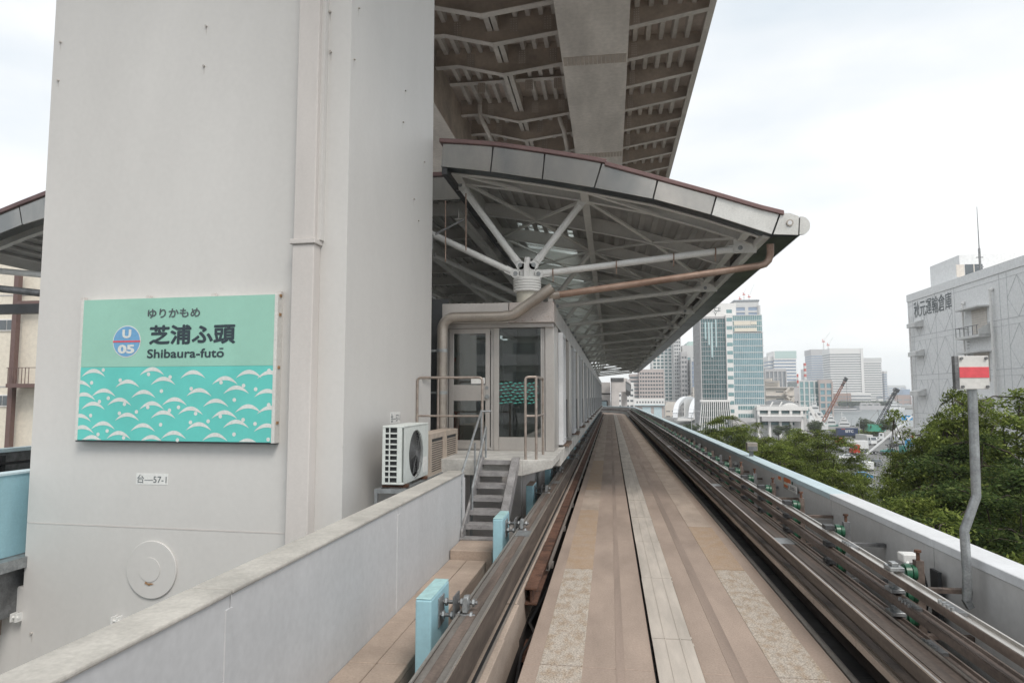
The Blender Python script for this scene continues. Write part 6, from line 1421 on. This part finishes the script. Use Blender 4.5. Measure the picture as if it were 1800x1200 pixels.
T = [(0, 1278, 724, 78, 'rounded tree standing alone nearest the arch and the glass tower base', .85),
     (1, 1378, 752, 62, 'broad green tree in front of the white hall, its top below the balconies', .92),
     (2, 1428, 748, 56, 'wide yellow green tree at the middle of the row beside the parapet', .80),
     (0, 1345, 772, 50, 'lower green tree close behind the small signal box', .85),
     (1, 1462, 800, 46, 'dark gapped tree above the standing man', .58),
     (3, 1605, 850, 36, 'lower leafy tree next to the gap with the parked white van', .5),
     (2, 1622, 778, 47, 'broad tree below the white crane jib in front of the warehouse corner', .58),
     (0, 1668, 668, 33, 'tall pointed tree whose tip reaches the red banded board', .44),
     (1, 1770, 682, 34, 'tall full tree filling the picture edge in front of the warehouse', .85),
     (3, 1700, 760, 27, 'dark tree with bare inner branches behind the bent post', .85),
     (2, 1668, 830, 25, 'dark layered tree just behind the parapet beside the bent post', .62),
     (3, 1790, 800, 22, 'dark dense tree at the picture edge right behind the parapet', .9),
     (1, 1725, 905, 19, 'low spreading tree with bright fresh tips at the foot of the bent post', .75)]
for i, px, yt, Y, lb, sc in T: place_tree(i, px, yt, Y, lb, sc)
far = tree_proto(77, 9, 3.4, 9000, .38, 'leaf_grey', name='quay_tree'); ft = [(1517, 733, 300), (1530, 738, 305), (1553, 735, 296), (1565, 737, 298), (1430, 738, 272), (1437, 736, 288), (1295, 745, 180), (1210, 742, 230), (1222, 744, 225), (1190, 750, 235), (1248, 748, 200), (1368, 746, 262), (1385, 745, 262)]
fl = ['round quay tree left of the teal crane base', 'smaller quay tree next to the teal crane base', 'round quay tree just right of the crane jib foot', 'quay tree nearest the street lamps', 'dark green tree in front of the outside stair of the hall', 'brownish tree between hall stair and moored ships', 'small tree at the podium front', 'round tree under the white arch', 'second round tree under the arch, nearer the fins', 'dark bush at the foot of the arch', 'thin tree before the slanted fins', 'slim tree in the forecourt of the hall', 'second slim tree in the forecourt of the hall']
for k, (px, yt, Y) in enumerate(ft):
    p = oy(px, yt, Y); t = far if k == 0 else copy_tree(far); t.location = (p.x, Y, GZ); s = max(.3, (p.z - GZ) / 9); t.scale = (s * .9, s * .9, s); t['label'] = fl[k]; t['group'] = 'small trees around the hall and quay'; t.rotation_euler = (0, 0, k * 1.3)
# hedges and ground cover: low leafy masses
def leafmass(name, label, boxes, n, leaf, m):
    v = []; f = []; r = random.Random(5)
    tot = sum((b[1] - b[0]) * (b[3] - b[2]) for b in boxes)
    for x0, x1, y0, y1, z0, z1 in boxes:
        for _ in range(int(n * (x1 - x0) * (y1 - y0) / tot)):
            q = Vector((r.uniform(x0, x1), r.uniform(y0, y1), z0 + (z1 - z0) * r.random() ** .5)); s = leaf * r.uniform(.6, 1.3); a = r.uniform(0, 6.28); nn = Vector((r.gauss(0, .6), r.gauss(0, .6), 1)).normalized(); t1 = nn.cross(Vector((math.cos(a), math.sin(a), 0))).normalized(); t2 = nn.cross(t1); k = len(v)
            v += [q - t1 * s, q + t2 * s * .6, q + t1 * s, q - t2 * s * .6]; f.append((k, k + 1, k + 2, k + 3))
    b = MB(); b.v = v; b.f = f; o = b.build(name, m, smooth=False); return tag(o, label, kind='stuff')
gq = lambda px, py: oz(px, py, GZ)
a = gq(1500, 767); q = gq(1548, 767)
leafmass('quay_hedge', 'low green hedge strip along the quay behind the parked trucks', [(a.x - 4, q.x + 6, a.y + 4, a.y + 22, GZ, GZ + 1.6), (a.x + 12, q.x + 16, a.y - 42, a.y - 24, GZ, GZ + .9)], 9000, .6, 'leaf_zelkova')
leafmass('undergrowth', 'shrubs and ground cover under the trees beside the guideway', [(7, 34, 14, 75, GZ, GZ + 1.6)], 26000, .22, 'leaf_dark')
x0, x1 = spans(1463, 1560, 1100); leafmass('shore_greenery', 'dark green tree belt along the far shore of the bay', [(x0, x1, 1060, 1080, -12, -5)], 7000, 1.6, 'leaf_grey')
# ================================================================== vehicles
paint('v_red', (.58, .03, .02), .3); paint('v_navy', (.025, .045, .11), .4); paint('v_white', (.74, .75, .75), .3); paint('v_blue', (.05, .28, .55), .3); paint('v_silver', (.42, .43, .44), .3); paint('v_teal', (.03, .20, .17), .35); paint('v_dark', (.04, .045, .05), .3); paint('v_orange', (.65, .14, .06), .4); paint('v_grey', (.50, .50, .48), .5); paint('v_green', (.10, .50, .36), .4)
def wheel(t, x, y, r=.33, w_=.22):
    t1 = MB().tube((x, y - w_ / 2, r), (x, y + w_ / 2, r), r, 16).xf(wmat(t)).build('wheel', 'black_rubber', t)
    MB().tube((x, y - w_ / 2 - .01, r), (x, y + w_ / 2 + .01, r), r * .55, 12).xf(wmat(t)).build('rim', 'v_silver', t1)
def vehicle(kind, px, py, rz, paintm, label, name=None, group=None, loc=None):
    p = loc or gq(px, py); nm = name or {'car': 'parked_car', 'van': 'delivery_van', 'truck': 'box_truck', 'cab': 'tractor_truck'}[kind]
    t = thing(nm, label, {'car': 'car', 'van': 'van', 'truck': 'truck', 'cab': 'truck'}[kind], (p.x, p.y, GZ + .012), rz, group); Wm = wmat(t)
    def put(b, n, m, par=None, **k): return b.xf(Wm).build(n, m, par or t, **k)
    if kind == 'car':
        L, W_ = 4.4, 1.72; pr = [(-2.2, .35), (-2.2, .82), (-1.95, .95), (-1.35, 1.02), (-.7, 1.44), (.75, 1.46), (1.5, 1.02), (2.1, .85), (2.2, .6), (2.2, .32)]
        put(MB().prism([(x, -W_ / 2, z) for x, z in pr], (0, W_, 0)), 'body', paintm, bevel=.08, seg=2)
        put(MB().prism([(-1.22, -W_ / 2 - .005, 1.03), (-.66, -W_ / 2 - .005, 1.38), (.70, -W_ / 2 - .005, 1.40), (1.32, -W_ / 2 - .005, 1.03)], (0, W_ + .01, 0)), 'side_window', 'win_dark')
        put(MB().quad((1.54, -.7, 1.03), (1.54, .7, 1.03), (.84, .62, 1.45), (.84, -.62, 1.45)), 'windscreen', 'win_dark'); put(MB().quad((-1.38, -.7, 1.05), (-1.38, .7, 1.05), (-.77, .62, 1.43), (-.77, -.62, 1.43)), 'rear_window', 'win_dark')
        for yy in (-.6, .6): put(MB().box(2.17, yy - .2, .62, 2.215, yy + .2, .78), 'headlight', 'v_white')
        for x in (-1.35, 1.35):
            for y in (-.78, .78): wheel(t, x, y)
    elif kind == 'van':
        pr = [(-2.3, .35), (-2.3, 1.85), (-2.15, 1.95), (1.0, 1.95), (1.75, 1.15), (2.25, .95), (2.3, .35)]
        put(MB().prism([(x, -.85, z) for x, z in pr], (0, 1.7, 0)), 'body', paintm, bevel=.07, seg=2)
        put(MB().prism([(-1.9, -.856, 1.15), (-1.9, -.856, 1.7), (.95, -.856, 1.7), (1.45, -.856, 1.15)], (0, 1.712, 0)), 'side_window', 'win_dark')
        put(MB().quad((1.76, -.75, 1.17), (1.76, .75, 1.17), (1.06, .75, 1.9), (1.06, -.75, 1.9)), 'windscreen', 'win_dark')
        for x in (-1.45, 1.5):
            for y in (-.78, .78): wheel(t, x, y)
    else:
        cabm = paintm if kind == 'cab' else 'v_white' if paintm != 'v_white' else 'v_silver'
        put(MB().prism([(2.0, -1.1, .5), (2.0, -1.1, 2.7), (3.5, -1.1, 2.75), (3.85, -1.1, 1.6), (3.9, -1.1, .5)], (0, 2.2, 0)), 'cab', cabm, bevel=.06, seg=2)
        put(MB().quad((3.56, -.95, 2.62), (3.56, .95, 2.62), (3.87, .95, 1.66), (3.87, -.95, 1.66)), 'windscreen', 'win_dark'); put(MB().box(2.7, -1.108, 1.65, 3.45, 1.108, 2.45), 'side_window', 'win_dark')
        put(MB().box(-3.8, -.5, .55, 3.6, .5, .85), 'chassis', 'v_dark')
        if kind == 'truck':
            put(MB().box(-3.9, -1.15, .95, 1.85, 1.15, 3.3), 'cargo_box', paintm, bevel=.03); put(MB().box(-3.93, -1.1, 1.0, -3.905, -.01, 3.2).box(-3.93, .01, 1.0, -3.905, 1.1, 3.2), 'rear_door', 'v_white' if paintm != 'v_white' else 'v_silver')
        for x in (-2.6, -1.5, 2.9):
            for y in (-.95, .95): wheel(t, x, y, .48, .28)
    return t
# container with lettering
p = gq(1491, 770); t = thing('shipping_container', 'navy shipping container with white SITC lettering standing in the truck park', 'container', (p.x, p.y, GZ + 1.2))
cx_, cy_ = p.x, p.y
MB().box(cx_ - 3.7, cy_, GZ + 1.2, cx_ + 3.7, cy_ + 2.4, GZ + 3.9).build('body', 'v_navy', t)
for k in range(24): MB().box(cx_ - 3.6 + .3 * k, cy_ - .03, GZ + 1.35, cx_ - 3.45 + .3 * k, cy_ - .001, GZ + 3.8).build('corrugation', 'v_navy', t)
text('SITC', 'lettering', 'v_white', frame_of((cx_ - 1.0, cy_ - .035, 0), (1, 0, 0)), 0, GZ + 2.2, 3.0, 1.0, .03, .02, t)
MB().box(cx_ - 2.4, cy_ - .06, GZ + 3.4, cx_ - 1.0, cy_ - .035, GZ + 3.6).build('label_strip', 'v_orange', t); MB().box(cx_ - 3.6, cy_ + .3, GZ + .6, cx_ + 3.6, cy_ + 2.1, GZ + 1.19).build('trailer_bed', 'v_dark', t)
for x in (-2.8, -1.8, 2.6): MB().tube((cx_ + x, cy_ + .1, GZ + .5), (cx_ + x, cy_ + 2.3, GZ + .5), .49, 14).build('wheel', 'black_rubber', t)
vehicle('truck', 1523, 781, -PI / 2 + .3, 'v_grey', 'box truck with grey side and white rear doors next to the navy container')
vehicle('cab', 1520, 798, PI + .25, 'v_red', 'bright red truck cab in the middle of the truck park')
vehicle('truck', 1500, 794, PI + .1, 'v_white', 'white box truck parked behind the bright red truck cab')
vehicle('car', 1539, 776, .9, 'v_white', 'white car driving past the quay hedge')
vehicle('truck', 1565, 774, PI - .2, 'v_grey', 'long grey box truck standing near the warehouse corner', loc=None)
vehicle('truck', 1577, 783, PI / 2, 'v_white', 'white truck seen from behind close to the warehouse corner')
vehicle('cab', 1580, 786, -.6, 'v_blue', 'light blue truck cab beside the white truck at the warehouse corner')
vehicle('car', 1563, 797, .2, 'v_teal', 'dark green car behind the red truck cab')
vehicle('cab', 1571, 800, .1, 'v_teal', 'dark green truck next to the dark green car')
vehicle('car', 1455, 763, .1, 'v_silver', 'silver car parked between hall stair and navy container')
vehicle('car', 1462, 768, .2, 'v_dark', 'black car parked beside the silver one')
vehicle('car', 1451, 772, .1, 'v_white', 'white car half hidden by the tree tops near the container')
vehicle('cab', 1460, 784, .2, 'v_orange', 'orange truck peeping over the tree tops')
vehicle('van', 1521, 874, .2, 'v_white', 'white van parked next to the standing man')
vehicle('car', 1548, 872, 1.2, 'v_dark', 'black car behind the white van')
vehicle('car', 1580, 905, .3, 'v_blue', 'blue car glimpsed under the trees')
vehicle('car', 1465, 850, .3, 'v_white', 'white car glimpsed under the yellow green tree')
vehicle('truck', 1640, 915, .4, 'v_white', 'white truck glimpsed through the dark branches behind the parapet')
vehicle('van', 1326, 749, .1, 'v_white', 'white van parked under the hall overhang'); vehicle('car', 1320, 755, 1.4, 'v_white', 'white car parked in front of the hall')
vehicle('car', 1345, 752, .1, 'v_white', 'white car beside the hall columns')
vehicle('truck', 1247, 764, .05, 'v_white', 'white box truck behind the parapet left of the lone tree'); vehicle('truck', 1236, 772, .1, 'v_white', 'second white box truck nearer the parapet left of the lone tree')
vehicle('car', 1503, 818, .05, 'v_silver', 'silver car in the open gap of the lot, nearest the red truck cab')
vehicle('van', 1524, 826, 1.5, 'v_white', 'white van in the open gap of the lot below the crane jib')
vehicle('car', 1541, 818, 1.4, 'v_dark', 'black car in the open gap of the lot, closest to the tall pointed tree')
vehicle('car', 1512, 842, .1, 'v_blue', 'blue car low in the open gap between the two tree groups')
vehicle('car', 1488, 808, .1, 'v_white', 'white car at the edge of the open gap beside the tree tops')
t = thing('green_tarp', 'bright green covered load beside the thin street pole near the arch', 'cover', tuple(gq(1213, 762))); p = gq(1213, 760); MB().tube((p.x, p.y, GZ), (p.x, p.y, GZ + 3.0), 1.3, 12, .5).build('cover', 'v_green', t)
# man standing by the van: one skinned body
p = gq(1507, 872)
def person(loc, rz):
    J = {'pelvis': (0, 0, .95), 'chest': (0, .02, 1.28), 'neck': (0, .02, 1.47), 'head': (0, .05, 1.60), 'top': (0, .04, 1.72), 'ls': (-.19, .02, 1.42), 'le': (-.25, .0, 1.15), 'lh': (-.20, .16, .95), 'rs': (.19, .02, 1.42), 're': (.26, -.02, 1.15), 'rh': (.24, .08, .92), 'lk': (-.11, .02, .50), 'la': (-.12, -.02, .08), 'lt': (-.13, .16, .04), 'rk': (.12, .04, .50), 'ra': (.14, .0, .08), 'rt': (.16, .18, .04), 'lhip': (-.09, 0, .90), 'rhip': (.09, 0, .90)}
    E = [('pelvis', 'chest'), ('chest', 'neck'), ('neck', 'head'), ('head', 'top'), ('chest', 'ls'), ('ls', 'le'), ('le', 'lh'), ('chest', 'rs'), ('rs', 're'), ('re', 'rh'), ('pelvis', 'lhip'), ('lhip', 'lk'), ('lk', 'la'), ('la', 'lt'), ('pelvis', 'rhip'), ('rhip', 'rk'), ('rk', 'ra'), ('ra', 'rt')]
    R = {'pelvis': .15, 'chest': .16, 'neck': .06, 'head': .10, 'top': .07, 'ls': .075, 'le': .05, 'lh': .035, 'rs': .075, 're': .05, 'rh': .035, 'lhip': .10, 'rhip': .10, 'lk': .07, 'rk': .07, 'la': .05, 'ra': .05, 'lt': .04, 'rt': .04}
    ks = list(J); me = bpy.data.meshes.new('person'); me.from_pydata([J[k] for k in ks], [(ks.index(a), ks.index(b)) for a, b in E], []); o = bpy.data.objects.new('person', me); COL.objects.link(o)
    md = o.modifiers.new('skin', 'SKIN'); 
    for i, k in enumerate(ks): me.skin_vertices[0].data[i].radius = (R[k], R[k] * .8)
    me.skin_vertices[0].data[0].use_root = True
    sb = o.modifiers.new('sub', 'SUBSURF'); sb.levels = 1; sb.render_levels = 1; o.location = loc; o.rotation_euler = (0, 0, rz)
    me.materials.append(M['v_teal']); return o
o = person((p.x, p.y, GZ + .02), .6); tag(o, 'man in grey green work clothes standing beside the white van, seen from behind', 'person')
# ================================================================== cranes, boats, lamps
def boom(name, label, bx, by, tx, ty, Y, w_, m1, m2, base_m, base=(3.2, 2.6), lattice=True):
    a = oy(bx, by, Y); q = oy(tx, ty, Y); t = thing(name, label, 'crane', (a.x, a.y, GZ)); d = q - a; n = 14; u_ = Vector((d.z, 0, -d.x)).normalized() * w_ / 2; v_ = Vector((0, w_ / 2, 0))
    if lattice:
        b = MB()
        for e in (u_ + v_, u_ - v_, -u_ + v_, -u_ - v_): b.bar(a + e, q + e * .5, .22, .22)
        for i in range(n):
            p0, p1 = a + d * i / n, a + d * (i + 1) / n; s = 1 if i % 2 else -1
            b.bar(p0 + u_ * s + v_, p1 - u_ * s + v_, .13, .13).bar(p0 + u_ * s - v_, p1 - u_ * s - v_, .13, .13)
        stuff(b.build('lattice_boom', m1, t, smooth=False))
        MB().bar(q - d * .17, q - d * .10, w_ * .9, w_ * .9).build('boom_section', m2, t)
        MB().bar(q - d * .06, q + d * .015, w_ * 1.3, w_ * 1.2).build('boom_head', m2, t)
    else: MB().bar(a, q, w_, w_).build('boom', m1, t); MB().bar(q - d * .02, q + d * .01, w_ * 1.6, w_ * 1.6).build('boom_head', m2, t)
    MB().tube(q, (q.x + .4, q.y, max(GZ, q.z - abs(d.z) * .62)), .06, 5).build('hoist_rope', 'v_dark', t)
    if base: MB().box(a.x - base[0], Y - 2, GZ + 1.0, a.x + base[0] * .6, Y + 2, GZ + 1.0 + base[1]).build('machine_house', base_m, t, bevel=.15); MB().box(a.x - base[0] * .9, Y - 2.4, GZ, a.x + base[0] * .8, Y - 1.4, GZ + 1.0).box(a.x - base[0] * .9, Y + 1.4, GZ, a.x + base[0] * .8, Y + 2.4, GZ + 1.0).build('crawler', 'v_dark', t)
paint('boom_rust', (.30, .13, .09), .5)
boom('crawler_crane', 'crawler crane with a red brown lattice boom rising over the moored ships', 1447, 741, 1487, 665, 330, 1.2, 'boom_rust', 'v_dark', 'v_white', (2.5, 2.5))
boom('crawler_crane', 'crawler crane with a dark boom and a green machine house by the quay trees', 1542, 748, 1576, 684, 305, 1.6, 'v_dark', 'v_dark', 'v_green', (4.2, 3.6))
boom('truck_crane', 'white telescopic crane jib slanting up across the truck park', 1523, 798, 1606, 729, 190, .38, 'v_white', 'v_dark', 'v_blue', None, lattice=False)
boom('small_jib', 'thin grey jib on the quay pointing at the bay', 1528, 738, 1543, 721, 330, .35, 'v_silver', 'v_dark', 'v_white', None, lattice=False)
boom('site_boom', 'tan pole slanting up in front of the warehouse corner', 1603, 768, 1622, 750, 120, .35, 'v_orange', 'v_orange', 'v_white', None, lattice=False)
def boat(px0, px1, wl, ytop, Y, label, hull, sup, masts=2, nm='ship'):
    x0, x1 = spans(px0, px1, Y); w_ = x1 - x0; z0 = -16.55; zt = oy((px0 + px1) / 2, ytop, Y).z; zd = z0 + max(1.6, (zt - z0) * .28)
    t = thing(nm, label, 'ship', ((x0 + x1) / 2, Y, z0)); b = w_ * .13
    pts_t = [(x0, Y, zd), (x0 + w_ * .06, Y - b, zd), (x1 - w_ * .2, Y - b, zd), (x1, Y, zd + .8), (x1 - w_ * .2, Y + b, zd), (x0 + w_ * .06, Y + b, zd)]
    pts_b = [(x0 + w_ * .05, Y, z0), (x0 + w_ * .1, Y - b * .8, z0), (x1 - w_ * .25, Y - b * .8, z0), (x1 - w_ * .08, Y, z0), (x1 - w_ * .25, Y + b * .8, z0), (x0 + w_ * .1, Y + b * .8, z0)]
    MB().add(pts_t + pts_b, [(0, 1, 2, 3, 4, 5), (11, 10, 9, 8, 7, 6)] + [(i, 6 + i, 6 + (i + 1) % 6, (i + 1) % 6) for i in range(6)]).build('hull', hull, t, smooth=False)
    h = zt - zd; L = [(.12, .72, 0, .38), (.2, .6, .38, .66), (.28, .5, .66, .86)]
    for a, c, e, g in L:
        MB().box(x0 + w_ * a, Y - b * .75, zd + h * e, x0 + w_ * c, Y + b * .75, zd + h * g - .05).build('deckhouse', sup, t, bevel=.1)
        MB().box(x0 + w_ * a + .4, Y - b * .75 - .03, zd + h * (e + (g - e) * .5), x0 + w_ * c - .4, Y - b * .75 - .005, zd + h * (e + (g - e) * .8)).build('window_band', 'win_dark', t)
    for k in range(masts): MB().tube((x0 + w_ * (.32 + .16 * k), Y, zd + h * .8), (x0 + w_ * (.32 + .16 * k), Y, zt + h * .30), .16, 6).box(x0 + w_ * (.32 + .16 * k) - 1, Y - .1, zt + h * .08, x0 + w_ * (.32 + .16 * k) + 1, Y + .1, zt + h * .12).build('mast', sup, t)
    return t
boat(1416, 1452, 727, 702, 460, 'large white ship with two masts moored behind the hall', 'v_white', 'v_white')
boat(1437, 1452, 740, 722, 415, 'white tug wheelhouse beside the larger white ship', 'v_teal', 'v_white', 1); boat(1448, 1474, 748, 724, 402, 'dark green hulled tug with a white green striped wheelhouse', 'v_teal', 'v_white', 1)
boat(1468, 1500, 752, 730, 399, 'black hulled work boat with a white wheelhouse at the quay edge', 'v_dark', 'v_white', 1)
boat(1558, 1590, 716, 702, 900, 'white ship lying far out near the opposite shore', 'v_white', 'v_white', 1)
def lamp(px, py, ytop, Y, side, label):
    p = oy(px, py, Y); z = oy(px, ytop, Y).z; t = thing('street_lamp', label, 'street lamp', (p.x, Y, GZ), group='tall street lamps on the quay')
    MB().path([(p.x, Y, GZ), (p.x, Y, z - 1.6), (p.x + side * .5, Y, z - .4), (p.x + side * 2.0, Y, z)], .09, 6).build('pole', 'v_silver', t, smooth=True); MB().box(p.x + side * 1.8, Y - .15, z - .08, p.x + side * 2.9, Y + .15, z + .08).build('lamp_head', 'v_silver', t)
lamp(1497, 755, 733, 300, 1, 'tall street lamp behind the navy container'); lamp(1511, 757, 734, 290, 1, 'tall street lamp by the first round quay tree'); lamp(1576, 757, 731, 280, 1, 'tall street lamp left of the blue road sign'); lamp(1586, 770, 740, 240, 1, 'street lamp right beside the warehouse corner')
lamp(1168, 735, 703, 170, 1, 'street lamp in front of the blue depot'); lamp(1216, 760, 722, 210, 1, 'thin street lamp under the white arch')
p = oy(1585, 738, 200); q = oy(1604, 730, 200); t = thing('road_sign', 'blue road direction sign hanging beside the warehouse corner', 'road sign', (q.x, 200, GZ)); MB().box(p.x, 200, p.z, q.x, 200.12, q.z).build('board', 'v_blue', t); MB().tube((q.x + .3, 200.2, GZ), (q.x + .3, 200.2, q.z), .12, 8).bar((p.x + .4, 200.2, (p.z + q.z) / 2), (q.x + .3, 200.2, (p.z + q.z) / 2), .1, .1).build('post', 'v_silver', t)
MB().box((p.x + q.x) / 2 - .2, 199.97, p.z + .5, (p.x + q.x) / 2 + .3, 199.99, p.z + .9).build('print_block', 'v_white', t)
# guard rail of the lower road
t = thing('guard_rail', 'low steel guard rail along the lot below the trees', 'guard rail', tuple(gq(1520, 806))); a = gq(1500, 806); q = gq(1560, 826)
for z in (.5, .9): MB().bar((a.x, a.y, GZ + z), (q.x, q.y, GZ + z), .08, .15).build('beam', 'v_silver', t)
for k in range(12): r_ = a.lerp(q, k / 11); MB().tube((r_.x, r_.y, GZ), (r_.x, r_.y, GZ + 1), .06, 6).build('post', 'v_silver', t)

# ================================================================== air
m = bpy.data.materials.new('haze_air'); m.use_nodes = True; t_ = m.node_tree; t_.nodes.clear(); o_ = t_.nodes.new('ShaderNodeOutputMaterial'); v_ = t_.nodes.new('ShaderNodeVolumePrincipled')
v_.inputs['Color'].default_value = (.93, .96, 1.0, 1); v_.inputs['Density'].default_value = .00026; v_.inputs['Anisotropy'].default_value = .2
t_.links.new(v_.outputs[0], o_.inputs['Volume']); M['haze_air'] = m
tag(MB().box(-1700, -450, -21.5, 2050, 2300, 118).build('haze', 'haze_air'), kind='stuff')
